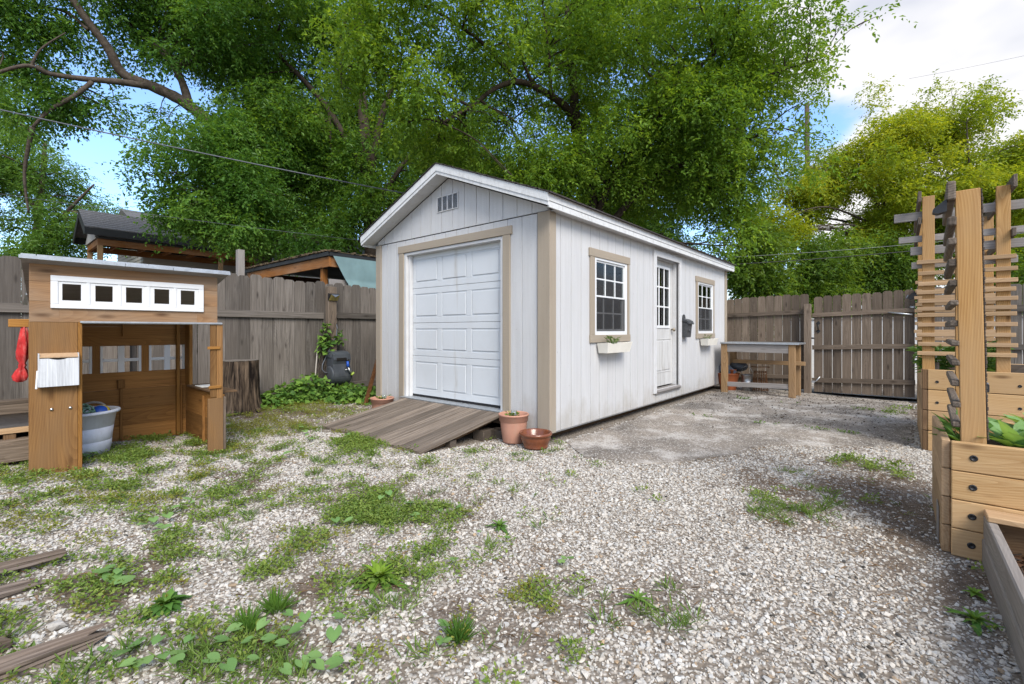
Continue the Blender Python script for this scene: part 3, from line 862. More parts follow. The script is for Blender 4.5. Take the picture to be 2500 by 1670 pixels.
# windows
def window(H, tx0, tx1, tag_):
    a, b, p, q = H
    mb = MB()
    yo = Y0 - 0.012; yi = Y0 + 0.05; t = 0.045
    mb.box((a, yo, p), (a + t, yi, q), 0.004); mb.box((b - t, yo, p), (b, yi, q), 0.004)
    mb.box((a + t + .0005, yo, p), (b - t - .0005, yi, p + t), 0.004); mb.box((a + t + .0005, yo, q - t), (b - t - .0005, yi, q), 0.004)
    wf = mb.build('window', M_['vinyl'], shed)
    mz = (p + q) / 2
    mb = MB()
    def sash(za, zb, y, rail):
        mb.box((a + t, y, za), (a + t + rail, y + 0.02, zb), 0.002); mb.box((b - t - rail, y, za), (b - t, y + 0.02, zb), 0.002)
        mb.box((a + t + rail + .0005, y, za), (b - t - rail - .0005, y + 0.02, za + rail), 0.002)
        mb.box((a + t + rail + .0005, y, zb - rail), (b - t - rail - .0005, y + 0.02, zb), 0.002)
        w = (b - a - 2 * t) / 3
        for i in (1, 2): mb.box((a + t + i * w - 0.009, y + 0.003, za + rail + .0005), (a + t + i * w + 0.009, y + 0.017, zb - rail - .0005), 0.003)
        h = (za + zb) / 2
        for i in range(3):
            mb.box((a + t + i * w + (0.0095 if i else rail + .0005), y + 0.004, h - 0.009), (a + t + (i + 1) * w - (0.0095 if i < 2 else rail + .0005), y + 0.016, h + 0.009), 0.003)
    sash(mz - 0.012, q - t - .001, Y0 + 0.004, 0.02)
    sash(p + t + .001, mz + 0.02, Y0 + 0.026, 0.026)
    mb.build('sash', M_['vinyl'], wf)
    mb = MB(); mb.box((a + t + 0.021, Y0 + 0.0125, mz + 0.01), (b - t - 0.021, Y0 + 0.0155, q - t - 0.022), 0.0003)
    mb.box((a + t + 0.027, Y0 + 0.0345, p + t + 0.028), (b - t - 0.027, Y0 + 0.0375, mz - 0.008), 0.0003); mb.build('pane', M_['glass'], wf)
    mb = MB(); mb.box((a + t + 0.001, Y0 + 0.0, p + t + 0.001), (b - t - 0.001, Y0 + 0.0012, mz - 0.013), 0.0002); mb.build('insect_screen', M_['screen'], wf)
    mb = MB(); yt = Y0 - 0.02
    mb.box((tx0, yt - 0.004, q - 0.016), (tx1, Y0 - 0.001, q + 0.078), 0.003)
    mb.box((tx0 + 0.015, yt - 0.004, p - 0.085), (tx1 + 0.012, Y0 - 0.001, p + 0.004), 0.003)
    mb.box((tx0 + 0.022, yt, p + 0.0045), (a - 0.002, Y0 - 0.001, q - 0.0165), 0.003)
    mb.box((b + 0.002, yt, p + 0.0045), (tx1 - 0.008, Y0 - 0.001, q - 0.0165), 0.003)
    mb.build('window_trim', M_['tan'], wf)
window(W1, 4.544, 5.556, 1); window(W2, 8.098, 9.125, 2)
# entry door
mb = MB()
a, b, p, q = ED
yc = Y0 - 0.028
mb.box((a - 0.09, yc, 0.25), (a, Y0 - 0.001, q + 0.085), 0.004); mb.box((b, yc, 0.25), (b + 0.09, Y0 - 0.001, q + 0.085), 0.004)
mb.box((a + .0005, yc, q), (b - .0005, Y0 - 0.001, q + 0.085), 0.004)
mb.box((a - 0.03, Y0, 0.29), (a, Y0 + 0.16, q), 0.002); mb.box((b, Y0, 0.29), (b + 0.03, Y0 + 0.16, q), 0.002); mb.box((a + .001, Y0, q), (b - .001, Y0 + 0.16, q + 0.03), 0.002)
dr = mb.build('door_frame', M_['trim'], shed)
mb = MB()
dy = Y0 + 0.095
ga, gb, gp, gq = 6.565, 7.155, 1.225, 2.125
for r_ in cut(a + 0.004, b - 0.004, 0.315, q - 0.004, [(ga, gb, gp, gq)]):
    mb.box((r_[0], dy, r_[2]), (r_[1], dy + 0.04, r_[3]), 0.0005, long=2)
for (pa, pb) in ((6.53, 6.83), (6.89, 7.19)):
    mb.box((pa, dy - 0.010, 0.55), (pb, dy - 0.0005, 1.0), 0.009, long=2)
    mb.box((pa - 0.03, dy - 0.006, 1.02), (pb + 0.03, dy - 0.0005, 1.035), 0.004); mb.box((pa - 0.03, dy - 0.006, 0.515), (pb + 0.03, dy - 0.0005, 0.53), 0.004)
ds = mb.build('door', M_['doorpaint'], shed)
mb = MB()
yl = dy - 0.012
mb.box((ga - 0.03, yl, gp - 0.03), (ga + 0.012, dy - 0.0005, gq + 0.03), 0.004); mb.box((gb - 0.012, yl, gp - 0.03), (gb + 0.03, dy - 0.0005, gq + 0.03), 0.004)
mb.box((ga + 0.0125, yl, gp - 0.03), (gb - 0.0125, dy - 0.0005, gp + 0.012), 0.004); mb.box((ga + 0.0125, yl, gq - 0.012), (gb - 0.0125, dy - 0.0005, gq + 0.03), 0.004)
w = (gb - ga) / 3; h = (gq - gp) / 3
for i in (1, 2): mb.box((ga + i * w - 0.012, yl + 0.002, gp + 0.0125), (ga + i * w + 0.012, dy + 0.005, gq - 0.0125), 0.003)
for j in (1, 2):
    for i in range(3): mb.box((ga + i * w + (0.0125), yl + 0.003, gp + j * h - 0.012), (ga + (i + 1) * w - 0.0125, dy + 0.004, gp + j * h + 0.012), 0.003)
mb.build('glazing_bars', M_['vinyl'], ds)
mb = MB(); mb.box((ga, dy + 0.012, gp), (gb, dy + 0.016, gq), 0.0003); mb.build('pane', M_['glass'], ds)
mb = MB()
mb.lathe([(0.006, 0), (0.012, 0.004), (0.012, 0.03), (0.026, 0.036), (0.03, 0.052), (0.024, 0.066), (0.004, 0.07)], (0, 0, 0), 16, M=Matrix.Translation((7.245, dy, 1.175)) @ Matrix.Rotation(R(90), 4, 'X'))
mb.build('handle', M_['brass'], ds)
mb = MB(); mb.box((a - 0.0, Y0 - 0.05, 0.262), (b + 0.0, dy + 0.05, 0.289), 0.004); mb.box((a - 0.03, Y0 - 0.03, 0.235), (b + 0.03, Y0 - 0.001, 0.2615), 0.004); mb.build('door_sill', M_['slat_grey'], shed)

# ---- things hung on the shed
t = thing('mailbox', 'dark metal wall mailbox with arched top beside the shed door', 'mailbox', (7.53, Y0, 1.05))
mb = MB()
arch = [(7.445, 1.06), (7.625, 1.06), (7.625, 1.34)] + [(7.535 + 0.062 * math.cos(R(a_)), 1.362 + 0.062 * math.sin(R(a_))) for a_ in range(-20, 201, 20)] + [(7.445, 1.34)]
mb.prism(arch, Y0 - 0.014, Y0 - 0.001, 'xz'); mb.build('back_plate', M_['iron'], t)
mb = MB()
mb.prism([(Y0 - 0.0145, 1.05), (Y0 - 0.085, 1.05), (Y0 - 0.11, 1.28), (Y0 - 0.0145, 1.31)], 7.435, 7.635, 'yz')
mb.lathe([(0.022, 0), (0.03, 0.003), (0.018, 0.006), (0.0, 0.008)], (0, 0, 0), 10, M=Matrix.Translation((7.535, Y0 - 0.1, 1.16)) @ Matrix.Rotation(R(84), 4, 'X'))
mb.build('body', M_['iron'], t)
mb = MB(); mb.prism([(Y0 - 0.0146, 1.355), (Y0 - 0.06, 1.345), (Y0 - 0.115, 1.315), (Y0 - 0.135, 1.272), (Y0 - 0.128, 1.262), (Y0 - 0.105, 1.292), (Y0 - 0.0146, 1.318)], 7.42, 7.65, 'yz'); mb.build('lid', M_['iron'], t)

def flower_box(x0, x1, label, gname):
    t = thing('flower_box', label, 'planter', (x0, Y0 - 0.08, 0.9), gname)
    mb = MB()
    yb, yf = Y0 - 0.024, Y0 - 0.165; zb, zt = 0.897, 1.012
    n = 14; ins = 0.035
    P = []; 
    # tapered trough: outer skin with a wavy front lip
    def lip(u): return zt + 0.010 * math.cos(4 * math.pi * u)
    for i in range(n + 1):
        u = i / n; x = x0 + (x1 - x0) * u; xb_ = x0 + ins + (x1 - x0 - 2 * ins) * u
        P += [(xb_, yb, zb), (xb_, yf + 0.025, zb), (x, yf, lip(u)), (x, yf + 0.01, lip(u) - 0.001), (xb_, yf + 0.035, zb + 0.05), (xb_, yb - 0.008, zb + 0.05), (x, yb - 0.008, zt), (x, yb, zt)]
    F = []
    for i in range(n):
        for k in range(8):
            F.append((i * 8 + k, i * 8 + (k + 1) % 8, (i + 1) * 8 + (k + 1) % 8, (i + 1) * 8 + k))
    for i in (0, n): F += [tuple(i * 8 + k for k in range(8))]
    F += [tuple([0, 1, 2, 7]), tuple(n * 8 + k for k in (0, 1, 2, 7))]
    mb.raw(P, F); mb.build('trough', M_['planter'], t)
    mb = MB(); mb.box((x0 + 0.04, yf + 0.034, zb + 0.03), (x1 - 0.04, yb - 0.009, zt - 0.02), 0.004); mb.build('soil', M_['soil'], t)
flower_box(4.70, 5.335, 'cream flower box under the nearer shed window', 'flower boxes under the shed windows')
flower_box(8.29, 8.86, 'cream flower box under the farther shed window', 'flower boxes under the shed windows')
t = thing('figurine', 'small white figurine inside the nearer shed window', 'figurine', (4.80, 2.83, 1.11))
mb = MB(); mb.lathe([(0.028, 0), (0.034, 0.006), (0.03, 0.03), (0.016, 0.055), (0.014, 0.062), (0.018, 0.075), (0.013, 0.09), (0.001, 0.096)], (4.80, 2.83, 1.135), 14); mb.build('figure', M_['vinyl'], t)
mb = MB(); mb.box((4.70, 2.766, 1.108), (5.46, 2.9, 1.134)); mb.build('inner_sill', M_['int'], shed)

# ================================================================== ramp
t = thing('wooden_ramp', 'weathered grey plank ramp sloping up to the shed garage door', 'ramp', (3.2, 4.2, 0))
mb = MB()
NB = 17
for i in range(NB):
    ta, tb = i / NB, (i + 1) / NB
    f = lambda s_, t_: Vector((2.70 + 0.985 * s_ + 0.0, (3.41 - 0.155 * s_) + ((5.27 - 3.41) + ((4.99 - 3.255) - (5.27 - 3.41)) * s_) * t_, 0.032 + (0.272 - 0.032) * s_))
    g_ = 0.004
    sag = random.uniform(-0.004, 0.004)
    L0 = random.uniform(-0.012, 0.008)
    p = [f(L0, ta) + Vector((0, g_, sag)), f(1, ta) + Vector((0, g_, 0)), f(1, tb) - Vector((0, g_, 0)), f(L0, tb) - Vector((0, g_, -sag))]
    q = [k - Vector((0, 0, 0.03)) for k in p]
    pts = p + q
    gc = []
    for k in (0, 1):
        gc += [(0, -0.06, k * .03), (1.0, -0.06, k * .03), (1.0, 0.06, k * .03), (0, 0.06, k * .03)]
    mb.raw(pts, [(0, 1, 2, 3), (7, 6, 5, 4), (0, 4, 5, 1), (1, 5, 6, 2), (2, 6, 7, 3), (3, 7, 4, 0)], gc)
mb.build('deck', M_['ramp'], t)
for yy in (3.5, 4.2, 4.9):
    mb = MB(); mb.beam((2.85, yy, 0.0), (3.66, yy - 0.08, 0.185), 0.04, 0.06); mb.build('joist', M_['pine_end'], t)
for p_, q_ in (((3.45, 3.32, -0.01), (3.62, 3.47, 0.11)), ((3.05, 3.38, -0.02), (3.13, 3.47, 0.07)), ((3.63, 3.2, 0.0), (3.77, 3.42, 0.09))):
    mb = MB(); mb.box(p_, q_); mb.build('support_block', M_['rung'], t)

# ================================================================== pots by the shed
def pot(name, label, c, prof, mat, soilz, soilr, group=None, n=32):
    t = thing(name, label, 'plant pot', c, group)
    mb = MB(); mb.lathe(prof, c, n); mb.build('pot_body', mat, t)
    mb = MB(); mb.lathe([(soilr, 0), (soilr, 0.004), (soilr * .5, 0.012), (0.001, 0.014)], (c[0], c[1], c[2] + soilz), 20); mb.build('soil', M_['soil'], t)
    return t
def globe(c, label):
    t = thing('watering_globe', label, 'watering globe', c)
    mb = MB(); mb.ball((c[0], c[1], c[2] + 0.035), 0.032, 10); mb.build('glass_bulb', M_['glassball'], t)
    mb = MB(); mb.lathe([(0.004, -0.09), (0.007, -0.01), (0.014, 0.0), (0.012, 0.012)], c, 10); mb.build('spike', M_['iron'], t)
def gb_mat():
    m, n, out = new_mat('clear_glass_ball')
    b = bsdf(n, out, (0.75, 0.78, 0.8), 0.05, 0.6)
    b.inputs['Transmission Weight'].default_value = 0.75
    return m
M_['glassball'] = gb_mat()
PZ = hzf(3.6, 3.0) + 0.01
pot('plant_pot', 'tall pink terracotta pot beside the shed corner', (3.605, 3.035, PZ),
    [(0.095, 0.0), (0.105, 0.003), (0.112, 0.02), (0.130, 0.13), (0.139, 0.215), (0.1405, 0.222), (0.148, 0.226), (0.150, 0.275), (0.157, 0.278), (0.159, 0.29), (0.152, 0.296), (0.143, 0.288), (0.135, 0.24), (0.134, 0.235)], M_['terra'], 0.245, 0.134)
globe((3.60, 3.03, PZ + 0.262), 'clear glass globe in the tall pink terracotta pot')
BZ = hzf(3.6, 2.7) + 0.008
pot('clay_bowl', 'low brown glazed clay bowl at the near shed corner', (3.585, 2.735, BZ),
    [(0.10, 0.0), (0.118, 0.002), (0.122, 0.02), (0.118, 0.026), (0.137, 0.06), (0.149, 0.10), (0.148, 0.118), (0.160, 0.125), (0.165, 0.138), (0.160, 0.151), (0.148, 0.154), (0.137, 0.145), (0.128, 0.10), (0.10, 0.06), (0.095, 0.055)], M_['glaze'], 0.05, 0.095)
pot('plant_pot', 'faded pink pot half hidden behind the ramp', (3.58, 5.33, hzf(3.58, 5.33)),
    [(0.105, 0.0), (0.115, 0.004), (0.135, 0.13), (0.14, 0.195), (0.148, 0.198), (0.15, 0.235), (0.157, 0.238), (0.159, 0.252), (0.15, 0.256), (0.14, 0.245), (0.132, 0.21), (0.13, 0.205)], M_['terra'], 0.215, 0.13)
globe((3.60, 5.31, hzf(3.58, 5.33) + 0.235), 'clear glass globe in the faded pink pot behind the ramp')

# ================================================================== left board fence (runs along X at Y = 7.51)
def dogear(u0, u1, z0, z1, e=0.03):
    return [(u0, z0), (u1, z0), (u1, z1 - e), (u1 - e, z1), (u0 + e, z1), (u0, z1 - e)]
FY = 7.51
t = thing('board_fence', 'weathered grey board fence behind the playhouse and stump', 'fence', (3, FY, 0))
mb = MB(); x = -4.2; k = 0
while x < 9.6:
    zt = 1.985 + random.uniform(-0.022, 0.018) + 0.02 * math.sin(x * 0.9)
    w = 0.1675 + random.uniform(-0.003, 0.001)
    M = Matrix.Translation((x + w / 2, 0, 0)) @ Matrix.Rotation(random.uniform(-0.002, 0.002), 4, 'Y') @ Matrix.Translation((-x - w / 2, 0, 0))
    y0 = FY + random.uniform(0, 0.006)
    mb.prism(dogear(x, x + w, 0.10 + random.uniform(-0.03, 0.02), zt, 0.032), y0, y0 + 0.018, 'xz', M=M)
    x += 0.169
mb.build('picket_panel', M_['grey'], t)
mb = MB()
for a, b in ((-4.2, -1.62), (-1.6, 1.22), (1.24, 3.87), (4.07, 6.6), (6.62, 9.6)):
    dz = 0.012 if a > 4 else 0.0
    mb.box((a, FY - 0.042, 1.36 + dz), (b, FY - 0.001, 1.462 + dz)); mb.box((a, FY - 0.042, 0.135), (b, FY - 0.001, 0.245))
mb.build('rail', M_['grey'], t)
for px_ in (-1.61, 1.23, 3.97, 6.61):
    mb = MB(); mb.box((px_ - 0.055 - (0.02 if px_ == 3.97 else 0), FY - 0.145, -0.1), (px_ + 0.055 + (0.02 if px_ == 3.97 else 0), FY - 0.044, 1.905 if px_ == 3.97 else 1.5), 0.004)
    mb.build('post', M_['brown_grey'], t)
# solar lamp on the post
t = thing('solar_lamp', 'small black solar lamp on the fence post above the hose reel', 'lamp', (3.97, FY - 0.2, 1.66))
mb = MB()
lx, ly = 3.97, FY - 0.147
mb.prism([(ly, 1.675), (ly, 1.79), (ly - 0.075, 1.775), (ly - 0.09, 1.765), (ly - 0.012, 1.672)], lx - 0.085, lx + 0.085, 'yz'); mb.build('housing', M_['black'], t)
mb = MB()
mb.prism([(ly - 0.0905, 1.757), (ly - 0.016, 1.672), (ly - 0.021, 1.668), (ly - 0.0955, 1.754)], lx - 0.075, lx + 0.075, 'yz'); mb.build('lens', M_['lens'], t)
mb = MB(); mb.prism([(lx - 0.07, 1.764), (lx + 0.07, 1.764), (lx, 1.722)], ly - 0.094, ly - 0.0985, 'xz'); mb.build('solar_panel', M_['bluegrey'], t)
# hose reel
HX, HY = 4.005, FY - 0.148
t = thing('hose_reel', 'dark grey wall hose reel with blue spray nozzle on fence post', 'hose reel', (HX, HY, 0.5))
mb = MB()
prof = [(HY - 0.02, 0.815), (HY - 0.16, 0.80), (HY - 0.235, 0.755), (HY - 0.25, 0.68), (HY - 0.225, 0.60)]
for a_ in range(0, 121, 15):
    prof.append((HY - 0.115 - 0.155 * math.cos(R(a_ - 15)), 0.40 - 0.155 * math.sin(R(a_ - 15))))
prof += [(HY - 0.02, 0.27)]
mb.prism(prof, HX - 0.155, HX + 0.155, 'yz')
mb.box((HX - 0.165, HY - 0.19, 0.69), (HX + 0.165, HY - 0.03, 0.79), 0.02)
for sx in (-1, 1):
    mb.lathe([(0.15, 0), (0.15, 0.012), (0.12, 0.02), (0.02, 0.024)], (0, 0, 0), 26, M=Matrix.Translation((HX + sx * 0.155, HY - 0.125, 0.42)) @ Matrix.Rotation(sx * R(90), 4, 'Y'))
mb.build('casing', M_['reel'], t)
mb = MB(); mb.box((HX - 0.10, HY - 0.2525, 0.655), (HX + 0.08, HY - 0.235, 0.705), 0.004); mb.build('slot', M_['dark'], t)
mb = MB()
bx, by = HX + 0.075, HY - 0.285
mb.tube([(bx - 0.005, HY - 0.24, 0.69), (bx, by + 0.01, 0.675), (bx + 0.005, by, 0.64)], 0.014); mb.build('hose_end', M_['cableblack'], t)
nz = MB(); nz.tube([(bx + 0.0, by, 0.645), (bx + 0.004, by - 0.012, 0.55)], [0.02, 0.026]); nzo = nz.build('nozzle', M_['blue'], t)
mb = MB(); mb.tube([(bx + 0.004, by - 0.012, 0.549), (bx + 0.02, by - 0.025, 0.49), (bx + 0.055, by - 0.04, 0.445)], [0.016, 0.017, 0.024]); mb.tube([(bx - 0.05, by - 0.01, 0.505), (bx + 0.012, by - 0.012, 0.51)], 0.009); mb.build('grip', M_['steel'], nzo)
mb = MB(); mb.tube([(bx + 0.056, by - 0.041, 0.443), (bx + 0.075, by - 0.047, 0.425)], [0.034, 0.036]); mb.build('spray_head', M_['lime'], nzo)
t = thing('garden_hose', 'thin grey supply hose looping from post to hose reel', 'hose', (3.9, HY, 0.5))
mb = MB()
mb.tube([(4.04, HY + 0.04, 1.35), (4.045, HY - 0.012, 1.2), (4.03, HY - 0.012, 1.08), (3.95, HY - 0.02, 0.93), (3.84, HY - 0.04, 0.74), (3.76, HY - 0.06, 0.6), (3.745, HY - 0.07, 0.52), (3.78, HY - 0.09, 0.465), (3.85, HY - 0.1, 0.46)], 0.009, 8)
mb.build('hose', M_['cable'], t)
t = thing('leaning_stick', 'thin pale stick leaning on the fence among the vines', 'stick', (3.6, 7.3, 0))
mb = MB(); mb.tube([(3.55, 7.18, 0.12), (3.72, 7.4, 0.84)], [0.012, 0.009], 7); mb.build('shaft', M_['rope'], t)
t = thing('rusty_bar', 'rusty iron bar leaning beside the shed left corner', 'bar', (4.2, 6.4, 0))
p0 = ground_pt(891, 990, 0.0); p1 = at(924, 872, 7.6)
mb = MB(); mb.beam(p0, p1, 0.05, 0.05, up=(1, 0, 0)); mb.build('bar', M_['rust'], t)
t = thing('leaning_board', 'thin pale board leaning on the shed left wall', 'board', (3.9, 5.9, 0))
mb = MB(); mb.beam((3.95, 6.05, 0.02), (4.02, 5.80, 0.85), 0.09, 0.018, up=(1, 0, 0)); mb.build('board', M_['slat'], t)

# stump
t = thing('tree_stump', 'tall dark tree stump standing in front of the board fence', 'tree stump', (2.42, 7.08, 0))
mb = MB(); n = 40; rows = [(0.32, 0.0), (0.29, 0.06), (0.268, 0.2), (0.262, 0.32), (0.257, 0.45), (0.252, 0.58), (0.25, 0.72)]
pts = []; F = []; gc = []
for r, z in rows:
    for k in range(n):
        a_ = 2 * math.pi * k / n
        rr = r * (1 + 0.035 * math.sin(3 * a_ + 1) + 0.022 * math.sin(8 * a_ + 2) + 0.022 * math.sin(17 * a_) + random.uniform(-0.012, 0.012)) * (1 + (0.10 * math.sin(5 * a_) if z < 0.05 else 0))
        pts.append((2.42 + rr * math.cos(a_), 7.08 + rr * math.sin(a_), z + 0.02)); gc.append((z, a_ * 0.28, 0))
for i in range(len(rows) - 1):
    for k in range(n):
        k2 = (k + 1) % n; F.append((i * n + k, i * n + k2, (i + 1) * n + k2, (i + 1) * n + k))
mb.raw(pts, F, gc); mb.build('trunk', M_['stumpbark'], t)
top = pts[-n:]
mb = MB(); mb.raw([(2.42, 7.08, 0.752)] + [(p[0], p[1], p[2] + 0.001 + random.uniform(0, .006)) for p in top], [(0, 1 + k, 1 + (k + 1) % n) for k in range(n)]); mb.build('cut_top', M_['stumptop'], t)

# ================================================================== playhouse
PY, PB = 4.87, 6.06
ph = thing('playhouse', 'wooden play shop with white window frame and open counter', 'playhouse', (0.9, 5.4, 0))
mb = MB()
for za, zb in ((1.225, 1.3795), (1.3805, 1.5255)):
    for a, b, p, q in cut(0.273, 1.486, za, zb, [(0.43, 1.325, 1.372, 1.533)]): mb.box((a, PY, p), (b, PY + 0.02, q), 0.001, long=0, rnd=0.5 if za < 1.3 else 0.6)
mb.box((0.273, PY, 1.5265), (1.486, PY + 0.02, 1.675), 0.0015, long=0, rnd=0.55)
mb.build('header', M_['cedar_pale'], ph)
mb = MB(); mb.box((0.271, PY + 0.002, 0.02), (0.5335, PY + 0.022, 1.224), 0.002, long=2, rnd=0.45)
pl = mb.build('pillar', M_['cedar'], ph)
for bx in (0.389, 0.491):
    mb = MB(); mb.lathe([(0.011, 0), (0.0115, 0.004), (0.008, 0.009), (0.001, 0.011)], (0, 0, 0), 12, M=Matrix.Translation((bx, PY + 0.002, 0.566)) @ Matrix.Rotation(R(90), 4, 'X')); mb.build('bolt', M_['chrome'], pl)
mb = MB(); mb.box((0.5345, PY - 0.004, 0.02), (0.559, PY + 0.09, 1.224), 0.003, long=2); mb.build('corner_post', M_['cedar_orange'], ph)
# white window frame with five lights
mb = MB(); f0, f1, g0, g1 = 0.383, 1.372, 1.329, 1.576; yf = PY - 0.016
mb.box((f0, yf, g1 - 0.042), (f1, PY - 0.0005, g1), 0.002); mb.box((f0, yf, g0), (f1, PY - 0.0005, g0 + 0.032), 0.002)
mb.box((f0, yf, g0 + 0.0325), (f0 + 0.04, PY - 0.0005, g1 - 0.0425), 0.002); mb.box((f1 - 0.04, yf, g0 + 0.0325), (f1, PY - 0.0005, g1 - 0.0425), 0.002)
for i in range(4):
    c_ = 0.446 + 0.188 * i + 0.146
    mb.box((c_ - 0.011, yf + 0.002, g0 + 0.0325), (c_ + 0.011, PY - 0.0005, g1 - 0.0425), 0.002)
fr = mb.build('window_frame', M_['vinyl'], ph)
mb = MB()
holes = [(0.446 + 0.188 * i, 0.551 + 0.188 * i, 1.39, 1.516) for i in range(5)]
for a, b, p, q in cut(f0 + 0.0405, f1 - 0.0405, g0 + 0.033, g1 - 0.043, holes): mb.box((a, PY - 0.009, p), (b, PY - 0.001, q), 0.0003)
mb.build('inner_frame', M_['vinyl'], fr)
# roof: a sloping panel that drops to the back, with galvanised edging
RZ = lambda y: 1.697 - (y - 4.77) * 0.225
mb = MB()
pts = [(0.225, 4.775, RZ(4.775)), (1.55, 4.775, RZ(4.775)), (1.55, 6.12, RZ(6.12)), (0.345, 6.12, RZ(6.12))]
mb.raw(pts + [(p[0], p[1], p[2] - 0.02) for p in pts], [(0, 1, 2, 3), (7, 6, 5, 4), (0, 4, 5, 1), (1, 5, 6, 2), (2, 6, 7, 3), (3, 7, 4, 0)])
rf = mb.build('roof', M_['slat_grey'], ph)
mb = MB()
for a, b in ((0.215, 0.80), (0.802, 1.12), (1.122, 1.56)):
    mb.box((a, 4.758, RZ(4.77) - 0.022), (b, 4.773, RZ(4.77) + 0.004), 0.002)
for a, b in ((0.225, 0.30), (0.305, 0.62), (0.622, 0.95), (0.952, 1.25), (1.252, 1.555)):
    for k in range(4):
        y0 = 4.762 + k * 0.34
        mb.raw([(a + 0.03 * k, y0, RZ(y0) + 0.012), (b, y0, RZ(y0) + 0.012), (b, y0 + 0.35, RZ(y0 + 0.35) + 0.005), (a + 0.03 * k + .02, y0 + 0.35, RZ(y0 + 0.35) + 0.005),
                (a + 0.03 * k, y0, RZ(y0) + 0.002), (b, y0, RZ(y0) + 0.002)], [(0, 1, 2, 3), (4, 5, 1, 0)])
mb.build('roof_edging', M_['galv'], rf)
mb = MB(); mb.box((0.545, PY - 0.022, 1.219), (1.521, PY - 0.001, 1.2335), 0.002); mb.box((0.545, PY - 0.001, 1.214), (1.521, PY + 0.03, 1.2185), 0.001); mb.build('metal_angle', M_['galv'], ph)
# back wall with three openings
mb = MB()
oh = [(0.44, 0.764, 0.737, 1.004), (0.822, 1.146, 0.737, 1.004), (1.208, 1.526, 0.737, 1.004)]
for za, zb in ((0.02, 0.19), (0.192, 0.36), (0.362, 0.56), (0.562, 0.735)):
    mb.box((0.40, PB - 0.02, za), (1.555, PB, zb), 0.002, long=0)
for a, b, p, q in cut(0.40, 1.555, 0.7355, 1.0055, oh): mb.box((a, PB - 0.02, p), (b, PB, q), 0.0005)
mb.box((0.40, PB - 0.02, 1.006), (1.555, PB, 1.2), 0.001, long=0); mb.box((0.40, PB - 0.02, 1.201), (1.555, PB, 1.4), 0.001, long=0)
for xb_, w, za, zb in ((0.97, 0.02, 0.03, 0.57), (1.475, 0.022, 0.03, 0.58)):
    mb.box((xb_, PB - 0.045, za), (xb_ + w, PB - 0.0205, zb))
mb.box((0.95, PB - 0.045, 0.575), (1.01, PB - 0.0205, 0.66)); mb.box((1.455, PB - 0.05, 1.02), (1.475, PB - 0.0205, 1.28)); mb.box((0.99, PB - 0.04, 1.1), (1.0, PB - 0.0205, 1.25))
bw = mb.build('back_wall', M_['cedar_dark'], ph)
for h in oh:
    mb = MB(); a, b, p, q = h; yb = PB - 0.022
    mb.box((a + .001, yb, p), (a + 0.022, yb + 0.02, q), 0.002); mb.box((b - 0.022, yb, p), (b - 0.001, yb + 0.02, q), 0.002)
    m_ = (a + b) / 2; mb.box((m_ - 0.026, yb, p), (m_ + 0.026, yb + 0.018, q), 0.002)
    z_ = (p + q) / 2 - 0.01
    mb.box((a + 0.0225, yb + 0.002, z_ - 0.015), (m_ - 0.0265, yb + 0.016, z_ + 0.015), 0.002); mb.box((m_ + 0.0265, yb + 0.002, z_ - 0.015), (b - 0.0225, yb + 0.016, z_ + 0.015), 0.002)
    mb.build('lattice', M_['vinyl'], bw)
# left wall (hidden side) and right half wall
mb = MB()
for za, zb in ((0.03, 0.3), (0.302, 0.6), (0.602, 0.9), (0.902, 1.2), (1.202, 1.42)): mb.box((0.40, PY + 0.0225, za), (0.418, PB - 0.021, min(zb, 1.38)), 0.002, long=1)
mb.build('left_wall', M_['cedar_dark'], ph)
mb = MB()
mb.box((1.535, PY + 0.03, 0.02), (1.555, PB - 0.021, 0.28), 0.002, long=1); mb.box((1.535, PY + 0.03, 0.282), (1.555, PB - 0.021, 0.555), 0.002, long=1)
mb.box((1.51, 5.38, 0.02), (1.5345, 5.405, 0.5)); mb.build('half_wall', M_['cedar_dark'], ph)
mb = MB(); mb.box((1.44, PB - 0.075, 0.02), (1.47, PB - 0.021, 1.35)); mb.box((1.53, PB - 0.17, 0.56), (1.56, PB - 0.021, 1.35)); mb.build('back_post', M_['cedar_orange'], ph)
mb = MB(); mb.box((1.50, 5.0, 0.556), (1.70, 5.88, 0.574)); sh = mb.build('counter', M_['pine_end'], ph)
mb = MB()
for k in range(5): mb.box((1.52, 5.45 + k * 0.05, 0.5745), (1.66, 5.48 + k * 0.05, 0.583))
mb.build('counter_slat', M_['planter'], sh)
mb = MB()
mb.box((1.41, PY - 0.004, -0.01), (1.535, PY + 0.02, 0.53), 0.003, long=2); pb_ = mb.build('lower_panel', M_['cedar'], ph)
mb = MB(); mb.box((1.536, PY - 0.01, -0.02), (1.556, PY + 0.03, 0.535), 0.003, long=2); mb.build('front_post', M_['brown_grey'], ph)
mb = MB(); mb.box((1.428, PY - 0.006, 0.54), (1.478, PY + 0.012, 1.213), 0.003, long=2); mb.box((1.4795, PY - 0.006, 0.525), (1.53, PY + 0.012, 1.213), 0.003, long=2); so = mb.build('shutter', M_['cedar'], ph)
for p_, q_ in (((1.402, PY - 0.02, 0.985), (1.505, PY - 0.0065, 1.012)), ((1.412, PY - 0.02, 0.62), (1.515, PY - 0.0065, 0.648))):
    mb = MB(); mb.box(p_, q_); mb.build('batten', M_['cedar_orange'], so)
